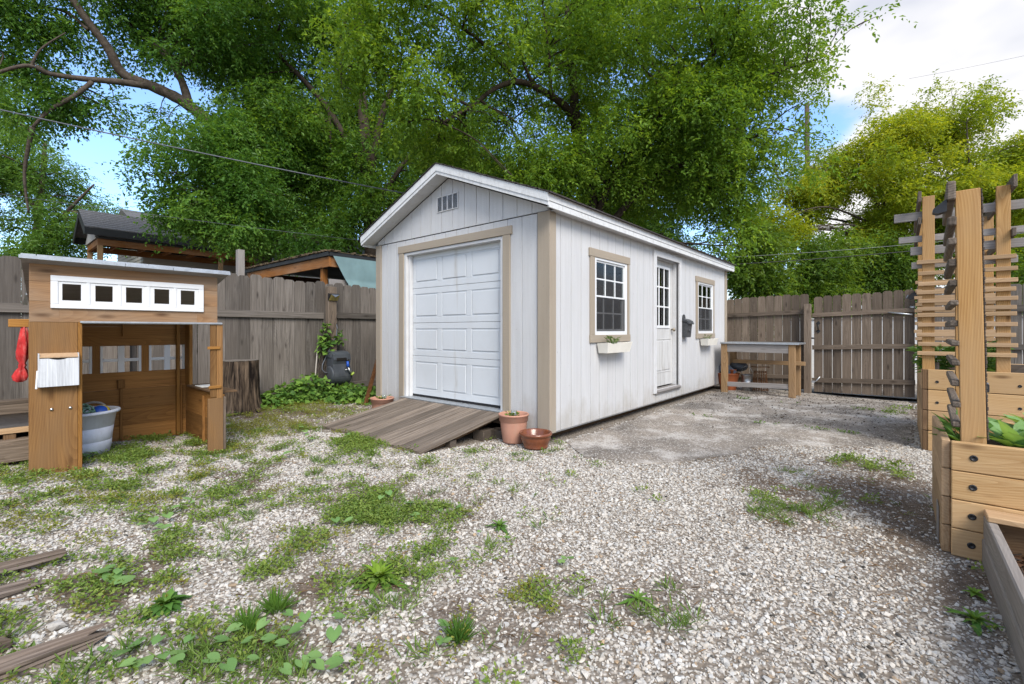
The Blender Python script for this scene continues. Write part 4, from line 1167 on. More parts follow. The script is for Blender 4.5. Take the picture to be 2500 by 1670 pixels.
# letter box on the pillar
mb = MB(); ym = PY - 0.055
for i in range(6):
    a = 0.322 + i * 0.0345
    mb.box((a, ym, 0.742), (a + 0.0342, ym + 0.012, 0.952), 0.0006, rnd=0.4 + 0.1 * (i % 3))
for a, b in ((0.316, 0.3215), (0.5295, 0.535)): mb.box((a, ym, 0.742), (b, PY + 0.0005, 0.99), 0.001)
lb = mb.build('letter_box', wood('white_washed_wood', (0.42, 0.43, 0.45), (0.70, 0.72, 0.74), 0.0, None, 0, var=0.06, streak=0.9), ph)
mb = MB(); mb.prism([(ym - 0.004, 0.957), (ym - 0.004, 0.965), (PY - 0.0, 0.99), (PY - 0.0, 0.978)], 0.322, 0.529, 'yz'); mb.build('lid', M_['slat'], lb)
mb = MB(); mb.prism([(0.372 + 0.1 * k / 8, 0.9525 - 0.011 * math.sin(math.pi * k / 8)) for k in range(9)], ym - 0.001, ym - 0.0005, 'xz'); mb.build('slot', M_['dark'], lb)
mb = MB(); mb.beam((0.306, ym + 0.01, 0.73), (0.313, ym + 0.01, 0.865), 0.012, 0.008, up=(0, 1, 0)); mb.build('flag', M_['vinyl'], lb)
mb = MB(); mb.box((0.175, 5.0, 1.185), (0.42, 5.05, 1.245), 0.004); mb.build('peg', M_['cedar_orange'], ph)

# red cloth bag hanging from the peg
t = thing('red_cloth', 'faded red cloth knotted and hanging from the playhouse peg', 'cloth', (0.2, 5.02, 1.18))
mb = MB()
rings = [(1.19, .016, .02), (1.13, .026, .03), (1.06, .036, .036), (1.0, .040, .04), (0.95, .032, .034), (0.915, .018, .02), (0.90, .024, .026), (0.885, .018, .02), (0.86, .032, .03), (0.82, .045, .04), (0.79, .04, .035), (0.775, .015, .015)]
pts = []; F = []; n = 26
for i, (z, ra, rb) in enumerate(rings):
    cx = 0.256 - 0.010 * sstep(1.1, 0.95, np.array(z)) - 0.012 * max(0, (0.9 - z)) / 0.12
    for k in range(n):
        a_ = 2 * math.pi * k / n; w = 0.85 * (1 + 0.22 * math.sin(5 * a_ + z * 14) + 0.12 * math.sin(9 * a_ - z * 30))
        pts.append((float(cx) + ra * w * math.cos(a_), 5.02 + rb * w * math.sin(a_), z))
for i in range(len(rings) - 1):
    for k in range(n): F.append((i * n + k, i * n + (k + 1) % n, (i + 1) * n + (k + 1) % n, (i + 1) * n + k))
mb.raw(pts, F, None, None, True); mb.build('cloth', M_['red'], t)

# tub and balls
TX, TY = 0.615, 5.50; TZ = hzf(TX, TY) + 0.01
t = thing('toy_tub', 'white speckled plastic tub of balls inside the playhouse', 'tub', (TX, TY, TZ))
mb = MB(); mb.lathe([(0.185, 0.0), (0.20, 0.006), (0.212, 0.07), (0.2155, 0.115), (0.2125, 0.1165), (0.2145, 0.119), (0.228, 0.235), (0.2245, 0.2365), (0.2285, 0.239), (0.245, 0.35), (0.270, 0.356), (0.276, 0.368), (0.272, 0.38), (0.250, 0.383), (0.236, 0.372), (0.222, 0.24), (0.205, 0.22)], (TX, TY, TZ), 44); mb.build('tub_body', M_['tub'], t)
mb = MB()
pa = []
for i in range(11):
    a_ = math.pi * i / 10; pa.append((TX + 0.255 * math.cos(R(62)) - 0.085 * math.cos(a_) * math.sin(R(62)) * -1, TY + 0.255 * math.sin(R(62)) - 0.085 * math.cos(a_) * math.cos(R(62)), TZ + 0.368 + 0.05 * math.sin(a_)))
mb.tube(pa, [0.0095 + 0.0015 * (i % 2) for i in range(11)], 8); mb.build('rope_handle', M_['rope'], t)
def lattice_ball(c, r, th):
    bm = bmesh.new(); bmesh.ops.create_icosphere(bm, subdivisions=2, radius=1.0)
    mb = MB(); ctr = {f.index: f.calc_center_median().normalized() for f in bm.faces}
    bm.faces.ensure_lookup_table()
    for e in bm.edges:
        a, b = [ctr[f.index] for f in e.link_faces]
        m_ = ((a + b) / 2).normalized()
        mb.tube([Vector(c) + a * r, Vector(c) + m_ * r, Vector(c) + b * r], th, 6)
    bm.free(); return mb
t = thing('lattice_ball', 'sage green open lattice ball on top in the tub', 'ball', (TX - 0.08, TY - 0.05, TZ + 0.28))
lattice_ball((TX + 0.0, TY - 0.10, TZ + 0.362), 0.086, 0.0075).build('lattice', M_['greenrub'], t)
t = thing('ball', 'blue and yellow striped ball in the tub', 'ball', (TX + 0.09, TY + 0.03, TZ + 0.27))
mb = MB(); mb.ball((TX + 0.135, TY - 0.0, TZ + 0.335), 0.078, 14); bo = mb.build('ball_body', M_['blue'], t)
mb = MB()
for k in range(2):
    prof = [(0.0785 * math.cos(R(a_)), 0.0785 * math.sin(R(a_))) for a_ in ((18, 26, 34, 42) if k else (-30, -22, -14))]
    mb.lathe(prof, (0, 0, 0), 30, M=Matrix.Translation((TX + 0.135, TY - 0.0, TZ + 0.335)) @ Matrix.Rotation(R(55), 4, Vector((1, -0.3, 0))))
mb.build('yellow_band', M_['yellow'], bo)

# timber steps / bench at the left edge
t = thing('timber_bench', 'low grey plank bench at the left behind the playhouse pillar', 'bench', (-0.6, 5.5, 0.1))
mb = MB()
mb.box((-2.0, 5.36, 0.50), (0.37, 5.40, 0.575)); mb.box((-2.0, 5.36, 0.5755), (0.37, 5.50, 0.605))
b1 = mb.build('back_rail', M_['brown_grey'], t)
mb = MB(); mb.box((-2.0, 5.42, 0.34), (0.36, 5.9, 0.37)); mb.box((-2.0, 5.5, 0.37), (0.37, 5.53, 0.50)); mb.build('seat', M_['slat_grey'], t)
mb = MB(); mb.box((-2.0, 5.36, 0.345), (0.37, 5.415, 0.385)); mb.build('seat_edge', M_['slat'], t)
mb = MB(); mb.box((-2.0, 5.30, 0.13), (0.37, 5.36, 0.27)); mb.box((-2.0, 5.30, 0.2705), (0.37, 5.46, 0.30)); mb.build('lower_board', M_['brown_grey'], t)
for lx in (-1.9, -0.85, 0.16):
    for y_ in (5.37, 5.75):
        mb = MB(); mb.box((lx, y_, 0.0), (lx + 0.07, y_ + 0.06, 0.339)); mb.build('leg', M_['pine_end'], t)
mb = MB(); mb.box((-2.0, 5.6, 0.05), (0.36, 5.62, 0.335)); mb.build('shade_panel', M_['dark'], t)  # dark sheet, stands in for the shade in the gap below the seat

# rotten landscape timbers, lower left
def log(x0, x1, y, r, label, mat='rot', z=0.03, dy=0.0, n=22):
    t = thing('rotten_timber', label, 'timber', (x1, y, 0), 'rotten timbers at the lower left')
    mb = MB(); rows = 34; pts = []; F = []; gc = []
    ph_ = random.uniform(0, 6)
    for i in range(rows + 1):
        s_ = i / rows; x = x0 + (x1 - x0) * s_
        rr = r * 0.92 * (1 + 0.13 * math.sin(s_ * 9 + ph_) + 0.06 * math.sin(s_ * 31)) * (1 - 0.22 * max(0, (s_ - 0.93) / 0.07) ** 2)
        for k in range(n):
            a_ = 2 * math.pi * k / n
            q = rr * (1 + 0.18 * math.sin(4 * a_ + ph_ + s_ * 2) + 0.15 * math.sin(9 * a_ + s_ * 3) + random.uniform(-0.07, 0.07))
            yy = y + dy * s_ + q * math.cos(a_); xx = x + (random.uniform(-0.04, 0.03) if i == rows else 0)
            pts.append((xx, yy, hzf(x, y) + z + 0.75 * q * math.sin(a_))); gc.append((x, a_ * r, s_ * 0.01))
    for i in range(rows):
        for k in range(n): F.append((i * n + k, i * n + (k + 1) % n, (i + 1) * n + (k + 1) % n, (i + 1) * n + k))
    F.append(tuple(rows * n + k for k in range(n)))
    mb.raw(pts, F, gc); mb.build('log', M_[mat], t)
log(-1.6, 0.28, 3.07, 0.034, 'silvery rotten timber, farthest of the lower left row', z=0.045)
log(-1.6, 0.19, 2.88, 0.036, 'crumbling brown timber just in front of the silvery one', z=0.02)
log(-1.6, -0.02, 2.66, 0.038, 'short dark edged timber, third from the back at lower left', z=0.02)
log(-1.6, 0.10, 2.47, 0.042, 'tan cracked timber with a blunt end among white stones', 'brown_grey', z=0.012)
log(-1.6, 0.31, 2.24, 0.050, 'thick grey split timber nearest the lower left corner', z=0.03, dy=0.03)

# ================================================================== back fence and gate (X = 10.37)
FX = 10.37
t = thing('board_fence', 'brown grey board fence behind the potting bench', 'fence', (FX, 2, 0))
mb = MB(); y = 1.345; k = 0
while y < 6.0:
    zt = 1.863 - 0.028 * (y - 1.34) + random.uniform(-0.012, 0.012)
    mb.prism(dogear(y, y + 0.141, 0.03, zt, 0.026), FX + random.uniform(0, .004), FX + 0.018, 'yz')
    y += 0.1475
mb.build('picket_panel', M_['brown_grey'], t)
mb = MB()
sl = 0.028
for za, zb in ((1.475, 1.555), (0.875, 0.96), (0.222, 0.298)):
    for y0, y1 in ((1.41, 3.6), (3.61, 6.0)):
        mb.beam((FX - 0.02, y0, (za + zb) / 2 - sl * (y0 - 1.4)), (FX - 0.02, y1, (za + zb) / 2 - sl * (y1 - 1.4)), 0.038, zb - za)
mb.build('rail', M_['brown_grey'], t)
mb = MB(); mb.box((FX - 0.15, 1.292, -0.1), (FX - 0.045, 1.404, 1.662), 0.004); mb.build('post', M_['brown_grey'], t)
mb = MB()
y = -0.24
while y > -4.5:
    mb.prism(dogear(y - 0.141, y, 0.02, 1.88 + random.uniform(-0.012, 0.012), 0.026), FX + random.uniform(0, .004), FX + 0.018, 'yz'); y -= 0.1475
t2 = thing('board_fence', 'grey board fence behind the far trellis, right of the gate', 'fence', (FX, -2, 0))
mb.build('picket_panel', M_['grey'], t2)
mb = MB()
for za, zb in ((1.45, 1.55), (0.86, 0.95), (0.22, 0.3)): mb.box((FX - 0.04, -4.5, za), (FX - 0.001, -0.3, zb))
mb.build('rail', M_['grey'], t2)
mb = MB(); mb.box((FX - 0.13, -0.32, -0.1), (FX - 0.02, -0.21, 1.9)); mb.build('post', M_['brown_grey'], t2)
# gate
gt = thing('wooden_gate', 'brown grey picket gate with black handle and three rails', 'gate', (FX, 1.25, 0))
def zg(y): return (1.25 - y) * 0.036
mb = MB(); y = 1.258; pw = 0.1365
for k in range(10):
    y1 = y - pw
    zt = 1.805 + zg(y) + random.uniform(-.008, .01) + (0.012 if k > 6 else 0)
    mb.prism(dogear(y1, y, 0.0 + zg(y) * 0.4, zt, 0.028), FX + 0.002, FX + 0.02, 'yz')
    y = y1 - 0.0085
mb.build('picket_panel', M_['brown_grey'], gt)
for za, zb in ((1.413, 1.488), (0.797, 0.880), (0.176, 0.262)):
    mb = MB(); mb.beam((FX - 0.02, 1.285, (za + zb) / 2), (FX - 0.02, -0.19, (za + zb) / 2 + 0.058), 0.036, zb - za); mb.build('rail', M_['brown_grey'], gt)
mb = MB()
hy, hz0, hz1 = 1.19, 1.12, 1.33
for z, s_ in ((hz1 - 0.03, 1), (hz0 + 0.03, -1)):
    mb.prism([(hy - 0.035, z), (hy, z + 0.045 * s_), (hy + 0.035, z), (hy + 0.02, z - 0.02 * s_), (hy - 0.02, z - 0.02 * s_)], FX - 0.006, FX + 0.001, 'yz')
mb.tube([(FX - 0.004, hy, hz1 - 0.045), (FX - 0.035, hy, hz1 - 0.07), (FX - 0.04, hy, (hz0 + hz1) / 2), (FX - 0.035, hy, hz0 + 0.07), (FX - 0.004, hy, hz0 + 0.045)], 0.011, 8)
mb.build('handle', M_['black'], gt)
mb = MB(); mb.tube([(FX - 0.045, 0.16, 1.475), (FX - 0.075, -0.15, 1.43)], 0.013, 8); mb.tube([(FX - 0.045, -0.12, 1.56), (FX - 0.07, -0.17, 1.55)], 0.018, 8); mb.build('gate_closer', M_['galv'], gt)
mb = MB(); mb.tube([(FX - 0.045, 1.27, 0.185), (FX - 0.05, 1.22, 0.2), (FX - 0.045, 1.16, 0.29)], 0.010, 6); mb.box((FX - 0.06, 1.245, 0.17), (FX - 0.039, 1.29, 0.21)); mb.build('chain', M_['galv'], gt)
mb = MB(); mb.box((FX - 0.06, 1.255, 1.0), (FX - 0.02, 1.3, 1.03)); mb.tube([(FX - 0.06, 1.24, 1.015), (FX - 0.06, 1.32, 1.015)], 0.012, 8); mb.build('latch', M_['black'], gt)
# alley behind the gate
mb = MB(); mb.raw([(10.42, -6, -0.02), (16, -6, -0.02), (16, 7, -0.02), (10.6, 7, -0.02)], [(0, 1, 2, 3)]); o = mb.build('alley', M_['concrete']); tag(o, kind='structure')
t = thing('stand_in_wall', 'pale low wall added beyond the gate to brighten the picket gaps', 'wall', (13.6, 1, 0))  # added wall, stands in for an unidentified white thing beyond the gate
mb = MB(); mb.box((13.6, -5, -0.1), (13.8, 7, 1.42), 0.01); mb.build('wall', M_['pale'], t)
mb = MB(); mb.box((13.57, -5, 1.4205), (13.83, 7, 1.47), 0.01); mb.build('coping', M_['lap'], t)

# ================================================================== potting bench
t = thing('potting_bench', 'wooden potting bench with a pale metal top by the fence', 'bench', (9.4, 2, 0))
mb = MB(); mb.box((9.06, 1.315, 0.915), (9.80, 2.58, 0.943), 0.003); mb.build('bench_top', M_['galv'], t)
for nm, x0, x1, y0, y1 in (('leg', 9.09, 9.18, 2.465, 2.573), ('leg', 9.09, 9.18, 1.375, 1.475), ('leg', 9.68, 9.77, 1.385, 1.475), ('leg', 9.68, 9.77, 2.465, 2.573)):
    mb = MB(); mb.box((x0, y0, -0.03), (x1, y1, 0.9145), 0.006, long=2); mb.build(nm, M_['table'], t)
for x_ in (9.10, 9.70):
    mb = MB(); mb.box((x_, 1.476, 0.765), (x_ + 0.04, 2.464, 0.905), 0.003); mb.build('apron', M_['slat_grey'], t)
mb = MB(); mb.beam((9.12, 1.476, 0.19), (9.12, 2.464, 0.165), 0.035, 0.085); mb.build('stretcher', M_['slat_grey'], t)
mb = MB(); mb.box((9.6, 1.30, 0.53), (9.66, 2.5, 0.60)); mb.build('shelf_rail', M_['table'], t)
t = pot('planter', 'large orange planter full of pots under the potting bench', (9.55, 2.57, 0.0),
        [(0.13, 0), (0.14, 0.005), (0.155, 0.12), (0.157, 0.125), (0.185, 0.24), (0.188, 0.243), (0.20, 0.315), (0.212, 0.318), (0.214, 0.335), (0.2, 0.335), (0.185, 0.25), (0.18, 0.24)], M_['terra2'], 0.25, 0.18)
t = thing('flowerpot', 'small bright orange pot inside the orange planter', 'plant pot', (9.5, 2.5, 0.27)); c_ = (9.50, 2.47, 0.27)
mb = MB(); mb.lathe([(0.045, 0), (0.06, 0.12), (0.067, 0.122), (0.067, 0.14), (0.055, 0.138), (0.05, 0.1)], c_, 20, M=None); mb.build('pot_body', M_['terra2'], t)
t = thing('plastic_tray', 'blue grey tray leaning in the orange planter', 'tray', (9.5, 2.6, 0.26))
mb = MB(); mb.beam((9.45, 2.68, 0.50), (9.47, 2.46, 0.30), 0.2, 0.02, up=(1, 0, 0.2)); mb.build('tray', M_['bluegrey'], t)
t = thing('plastic_bag', 'dark green bundle between the orange planter and shed', 'bundle', (9.6, 2.75, 0.3))
mb = MB(); mb.ball((9.62, 2.70, 0.42), 0.11, 10, 1, 0.9, 0.85); mb.build('bundle', M_['greenbag'], t)
t = thing('plastic_bag', 'grey crumpled bag above the orange planter', 'bag', (9.75, 2.5, 0.35))
mb = MB(); mb.ball((9.72, 2.42, 0.46), 0.15, 10, 1, 1.1, 0.7); mb.build('bag', M_['reel'], t)
t = thing('metal_bucket', 'banded metal bucket beside the orange planter', 'bucket', (9.6, 2.24, 0))
mb = MB(); mb.lathe([(0.08, 0), (0.083, 0.004), (0.088, 0.08), (0.092, 0.085), (0.088, 0.09), (0.092, 0.17), (0.096, 0.175), (0.092, 0.18), (0.098, 0.30), (0.103, 0.305), (0.1, 0.315), (0.094, 0.31), (0.085, 0.05)], (9.62, 2.25, 0.0), 24); mb.build('bucket_body', M_['steel'], t)
mb = MB(); pts = [(9.62, 2.25 + 0.1 * math.cos(R(a_)), 0.31 + 0.17 * math.sin(R(a_))) for a_ in range(0, 181, 20)]; mb.tube(pts, 0.004, 6); mb.build('handle', M_['steel'], t)
t = thing('wire_cage', 'rusty wire plant cage under the potting bench', 'plant cage', (9.62, 2.02, 0))
mb = MB()
for k in range(18):
    a_ = 2 * math.pi * k / 18
    mb.tube([(9.62 + 0.13 * math.cos(a_), 2.02 + 0.13 * math.sin(a_), 0.02), (9.62 + 0.10 * math.cos(a_), 2.02 + 0.10 * math.sin(a_), 0.40)], 0.0045, 5)
mb.build('wires', M_['rust'], t)
mb = MB()
for r_, z_ in ((0.13, 0.05), (0.12, 0.2), (0.105, 0.38), (0.155, 0.475)): mb.tube([(9.62 + r_ * math.cos(R(a_)), 2.02 + r_ * math.sin(R(a_)), z_) for a_ in range(0, 361, 20)], 0.005, 5)
mb.build('hoop', M_['rust'], t)

# ================================================================== raised beds
def bolts(parent, pts, nrm='X', r=0.016):
    for p in pts:
        mb = MB(); mb.lathe([(r, 0), (r, 0.003), (r * 0.85, 0.005), (r * 0.55, 0.005), (r * 0.5, 0.002), (0.001, 0.002)], (0, 0, 0), 14, M=Matrix.Translation(p) @ Matrix.Rotation(R(-90), 4, 'Y')); mb.build('bolt', M_['black'], parent)
nb = thing('raised_bed', 'new pine raised bed with tall trellis post, nearest at right', 'raised bed', (3.27, -0.2, 0))
zz = [0.0, 0.144, 0.292, 0.440, 0.590]
for k in range(4):
    mb = MB(); mb.box((3.27, -1.5, zz[k] + 0.002), (3.308, -0.199, zz[k + 1] - 0.002), 0.004, long=1); o = mb.build('front_board', M_['pine'], nb)
    bolts(o, [(3.27, -0.272 - 0.003 * k, (zz[k] + zz[k + 1]) / 2), (3.27, -0.80, (zz[k] + zz[k + 1]) / 2)])
for k in range(4):
    mb = MB(); mb.box((3.30, -0.199 + 0.001, zz[k] + 0.002), (4.20, -0.162, zz[k + 1] - 0.002), 0.004, long=0); mb.build('side_board', M_['slat'], nb)
    mb = MB(); mb.box((4.165, -1.5, zz[k] + 0.002), (4.20, -0.2, zz[k + 1] - 0.002), 0.004, long=1); mb.build('back_board', M_['pine'], nb)
mb = MB(); mb.box((3.42, -0.155, 0.0), (3.56, -0.1605, 0.2), 0.002); mb.build('cleat', M_['slat_grey'], nb)
mb = MB(); mb.box((3.309, -1.5, 0.4), (4.164, -0.2, 0.505), 0.01); mb.build('soil', M_['soil'], nb)
mb = MB(); mb.beam((3.365, -0.297, 0.02), (3.365, -0.265, 1.893), 0.04, 0.094, up=(0, 1, 0)); p1 = mb.build('trellis_post', M_['pine_post'], nb)
mb = MB()
for i in range(60):
    z = 0.6 + i * 0.0215
    yb_ = -0.265 - 0.032 * (1.893 - z) / 1.873 - 0.0475; mb.box((3.346, yb_ - 0.006 - random.uniform(0, 0.004), z), (3.38, yb_, z + 0.021), 0.003)
mb.build('bark_edge', M_['bark'], p1)
mb = MB(); mb.box((4.06, -0.36, 0.02), (4.10, -0.2665, 1.89), 0.003, long=2); mb.build('trellis_post', M_['pine_post'], nb)
for z0, z1, ex in ((0.651, 0.680, 0), (0.757, 0.786, 0), (0.866, 0.897, 0), (0.976, 1.004, 0), (1.079, 1.108, 0), (1.181, 1.214, 0), (1.291, 1.320, 0), (1.394, 1.428, .01), (1.498, 1.540, .01), (1.612, 1.650, .02), (1.708, 1.756, .05), (1.845, 1.942, .12)):
    mb = MB(); dx = random.uniform(-0.02, 0.02)
    yn = -0.2005 - 0.024 * (1.9 - z0) / 1.3; mb.beam((3.335 + dx - ex * .3, yn, (z0 + z1) / 2), (4.13 + dx, yn - 0.026, (z0 + z1) / 2 + random.uniform(-.003, .003)), 0.036, z1 - z0, ch=0.006); mb.build('trellis_rung', M_['rung'], nb)
t = thing('spotlight', 'black solar spotlight clipped to the top of the near trellis', 'spotlight', (3.36, -0.17, 1.8))
sp = MB(); c_ = Vector((3.36, -0.16, 1.79))
sp.prism([(-0.186, 1.85), (-0.178, 1.85), (-0.135, 1.812), (-0.131, 1.79), (-0.15, 1.782), (-0.186, 1.79)], 3.325, 3.385, 'yz'); sp.build('housing', M_['black'], t)
mb = MB(); mb.prism([(-0.1345, 1.809), (-0.1305, 1.792), (-0.1285, 1.7925), (-0.1325, 1.810)], 3.33, 3.38, 'yz'); mb.build('lens', M_['bluegrey'], t)
t = thing('spotlight', 'small black box light fixed to the near trellis post', 'spotlight', (3.37, -0.33, 0.85))
mb = MB(); mb.box((3.35, -0.345, 0.845), (3.375, -0.3275, 0.885)); mb.build('housing', M_['black'], t)
mb = MB(); mb.box((3.352, -0.343, 0.8855), (3.373, -0.3285, 0.893)); mb.build('lens', M_['bluegrey'], t)

fb = thing('raised_bed', 'tall far raised bed with slatted trellis beside the gate', 'raised bed', (5.96, -0.2, 0))
zz = [0.0, 0.196, 0.392, 0.591, 0.788]
for k in range(4):
    mb = MB(); mb.box((5.96, -1.5, zz[k] + 0.003), (5.998, -0.199, zz[k + 1] - 0.003), 0.004, long=1); o = mb.build('front_board', M_['pine'], fb)
    bolts(o, [(5.96, -0.265, (zz[k] + zz[k + 1]) / 2 - 0.02), (5.96, -0.80, (zz[k] + zz[k + 1]) / 2 - 0.02)], r=0.013)
    mb = MB(); mb.box((5.965, -0.1985, zz[k] + 0.003), (6.02, -0.16, zz[k + 1] - 0.003), 0.004, long=2); mb.build('corner_block', M_['pine_end'], fb)
    mb = MB(); mb.box((6.0205, -0.196, zz[k] + 0.003), (7.58, -0.156, zz[k + 1] - 0.003), 0.004, long=0); mb.build('side_board', M_['slat'], fb)
    mb = MB(); mb.box((7.545, -1.5, zz[k] + 0.003), (7.58, -0.197, zz[k + 1] - 0.003), 0.004, long=1); mb.build('back_board', M_['pine'], fb)
mb = MB(); mb.box((5.999, -1.5, 0.5), (7.544, -0.197, 0.73), 0.01); mb.build('soil', M_['soil'], fb)
for y0, y1 in ((-0.285, -0.197), (-0.95, -0.735)):
    mb = MB(); mb.box((6.05, y0, 0.74), (6.09, y1, 0.855)); mb.build('inner_block', M_['rung'], fb)
for x, y0, y1 in ((6.0, -0.25, -0.16), (6.0, -0.75, -0.66), (7.5, -0.25, -0.16), (7.5, -0.805, -0.715)):
    mb = MB(); mb.box((x + 0.001, y0, 0.72), (x + 0.04, y1, 2.465), 0.003, long=2); mb.build('trellis_post', M_['pine_post'], fb)
for za, zb, ya, yb, s_ in ((2.248, 2.331, 0.052, -1.3, 0.0), (2.034, 2.096, 0.016, -1.3, -0.1), (1.907, 1.987, -0.073, -1.3, 0.004), (1.772, 1.836, -0.081, -0.8, 0)):
    mb = MB(); mb.beam((6.06, ya, (za + zb) / 2), (6.06, yb, (za + zb) / 2 + 0.0), 0.03, zb - za); mb.build('trellis_board', M_['slat_grey'], fb)
for z in (1.825, 1.715, 1.612, 1.53, 1.446, 1.37, 1.31, 1.216, 1.12, 1.03, 0.94):
    mb = MB(); dz = random.uniform(-.004, .004); dy = random.uniform(-.008, .008)
    mb.beam((5.985, -0.123 + dy, z), (5.985, -0.785 + dy, z + dz), 0.03, 0.038); mb.build('trellis_slat', M_['slat'], fb)
    if z < 1.8:
        mb = MB(); mb.beam((7.47, -0.13 + dy, z + 0.03), (7.47, -0.83 + dy, z + 0.03 + dz), 0.03, 0.038); mb.build('trellis_slat', M_['slat'], fb)
for x0, x1, y, za, zb in ((5.9, 7.8, -0.14, 2.40, 2.5), (5.95, 7.7, -0.14, 2.19, 2.26), (5.9, 7.8, -0.765, 2.42, 2.53), (5.95, 7.7, -0.765, 2.0, 2.07)):
    mb = MB(); mb.beam((x0, y, (za + zb) / 2), (x1, y, (za + zb) / 2), 0.026, zb - za); mb.build('trellis_board', M_['rung'], fb)
t = thing('spotlight', 'black spotlight on the back of the far trellis by the gate', 'spotlight', (7.5, -0.12, 1.6))
mb = MB(); mb.prism([(-0.155, 1.64), (-0.10, 1.62), (-0.06, 1.56), (-0.10, 1.54), (-0.155, 1.56)], 7.47, 7.54, 'yz'); mb.build('housing', M_['black'], t)
mb = MB(); mb.beam((7.5, -0.07, 1.60), (7.5, -0.05, 1.56), 0.06, 0.01); mb.build('lens', M_['bluegrey'], t)

lb_ = thing('raised_bed', 'low grey timber bed with bare mulch at lower right', 'raised bed', (2.5, -0.3, 0))
mb = MB(); mb.box((0.9, -0.352, 0.128), (3.262, -0.314, 0.2435), 0.006, long=0); mb.build('side_board', M_['lowbed'], lb_)
mb = MB(); mb.box((0.9, -0.350, -0.03), (3.262, -0.309, 0.126), 0.006, long=0); mb.build('side_board', M_['lowbed'], lb_)
mb = MB(); mb.box((3.225, -1.5, 0.0), (3.262, -0.353, 0.243), 0.004, long=1); mb.build('end_board', M_['pine_end'], lb_)
for x_ in (3.14, 2.16):
    mb = MB(); mb.box((x_, -1.5, 0.2445), (x_ + 0.125, -0.316, 0.272), 0.004, long=1); mb.build('cap_board', M_['slat'], lb_)
mb = MB()
mb.box((0.92, -1.5, 0.0), (3.224, -0.353, 0.09), 0.01); mb.build('soil', M_['mulch'], lb_)
mb = MB()
for i in range(500):
    x = random.uniform(2.1, 3.2); y = random.uniform(-0.75, -0.36); a_ = random.uniform(0, 6.3); l_ = random.uniform(0.01, 0.035)
    mb.beam((x, y, 0.096 + random.uniform(0, .012)), (x + l_ * math.cos(a_), y + l_ * math.sin(a_), 0.098 + random.uniform(0, .014)), random.uniform(.004, .012), 0.004, ch=0.0005)
o = mb.build('mulch_chips', M_['bark2'], lb_); o['kind'] = 'stuff'

# ================================================================== neighbours beyond the fence
t = thing('neighbor_house', 'grey sided house with timber porch beyond the left fence', 'house', at(420, 700, 17))
E0 = at(212, 553, 15.0); ez = E0.z
ex, ey = E0.x, E0.y
LX, WY, RH = 7.2, 2.7, 0.78
mb = MB()
rid = (ey + WY / 2)
for s_ in (0, 1):
    a = (ey - 0.0) if s_ == 0 else (ey + WY)
    n_ = 9
    for i in range(n_):
        ya = a + (rid - a) * i / n_; yb = a + (rid - a) * (i + 1) / n_ + (0.01 if s_ == 0 else -0.01)
        za = ez + RH * i / n_; zb = ez + RH * (i + 1) / n_
        mb.prism([(ya, za), (yb, zb), (yb, zb + 0.02), (ya, za + 0.035)], ex - 0.05, ex + LX, 'yz', long=0)
mb.build('porch_roof', M_['hroof'], t)
mb = MB()
mb.box((ex - 0.02, ey, ez - 0.24), (ex + LX, ey + 0.03, ez - 0.005)); mb.box((ex - 0.02, ey + WY - 0.03, ez - 0.24), (ex + LX, ey + WY, ez - 0.005))
mb.prism([(ey, ez - 0.25), (ey + 0.12, ez - 0.25), (rid, ez + RH - 0.27), (ey + WY - 0.12, ez - 0.25), (ey + WY, ez - 0.25), (ey + WY, ez - 0.003), (rid, ez + RH - 0.003), (ey, ez - 0.003)], ex - 0.055, ex - 0.021, 'yz')
mb.box((ex + 0.3, ey + 0.12, ez - 0.30), (ex + LX, ey + 0.2, ez - 0.242))
mb.build('fascia', M_['blackpaint'], t)
mb = MB(); mb.prism([(ey + 0.25, ez - 0.3), (ey + WY - 0.25, ez - 0.3), (rid, ez + RH - 0.3)], ex + 0.25, ex + 0.28, 'yz'); mb.build('gable', M_['lap'], t)
mb = MB()
mb.box((ex + 0.3, ey + 0.26, ez - 0.52), (ex + LX, ey + 0.35, ez - 0.305)); mb.box((ex + 0.3, ey + WY - 0.35, ez - 0.52), (ex + LX, ey + WY - 0.26, ez - 0.305)); mb.box((ex + 0.3, ey + 0.36, ez - 0.52), (ex + 0.39, ey + WY - 0.36, ez - 0.31))
for k in range(8): mb.box((ex + 0.9 + k * 0.8, ey + 0.36, ez - 0.42), (ex + 0.96 + k * 0.8, ey + WY - 0.36, ez - 0.31))
mb.build('beam', M_['beam'], t)
for x, y in ((ex + 0.3, ey + 0.25), (ex + 0.3, ey + WY - 0.4), (ex + 3.9, ey + 0.25)):
    mb = MB(); mb.box((x, y, -0.1), (x + 0.14, y + 0.14, ez - 0.521)); mb.build('post', M_['table'], t)
mb = MB(); mb.beam((ex + 2.6, ey + 0.3, ez - 3.0), (ex + 4.2, ey + 0.3, ez - 1.6), 0.25, 0.06); mb.build('stair_rail', M_['table'], t)
hx0, hy0 = ex + 2.0, ey + 2.75
mb = MB()
for k in range(32):
    z = 0.2 + k * 0.16
    mb.prism([(hy0, z), (hy0 - 0.02, z), (hy0 - 0.004, z + 0.158), (hy0, z + 0.158)], hx0, hx0 + 7, 'yz', long=0)
    mb.prism([(hx0, z), (hx0 - 0.02, z), (hx0 - 0.004, z + 0.158), (hx0, z + 0.158)], hy0, hy0 + 5, 'xz', long=0)
mb.box((hx0 + 0.001, hy0 + 0.001, -0.1), (hx0 + 7, hy0 + 5, 5.3))
mb.build('wall', M_['lap'], t)
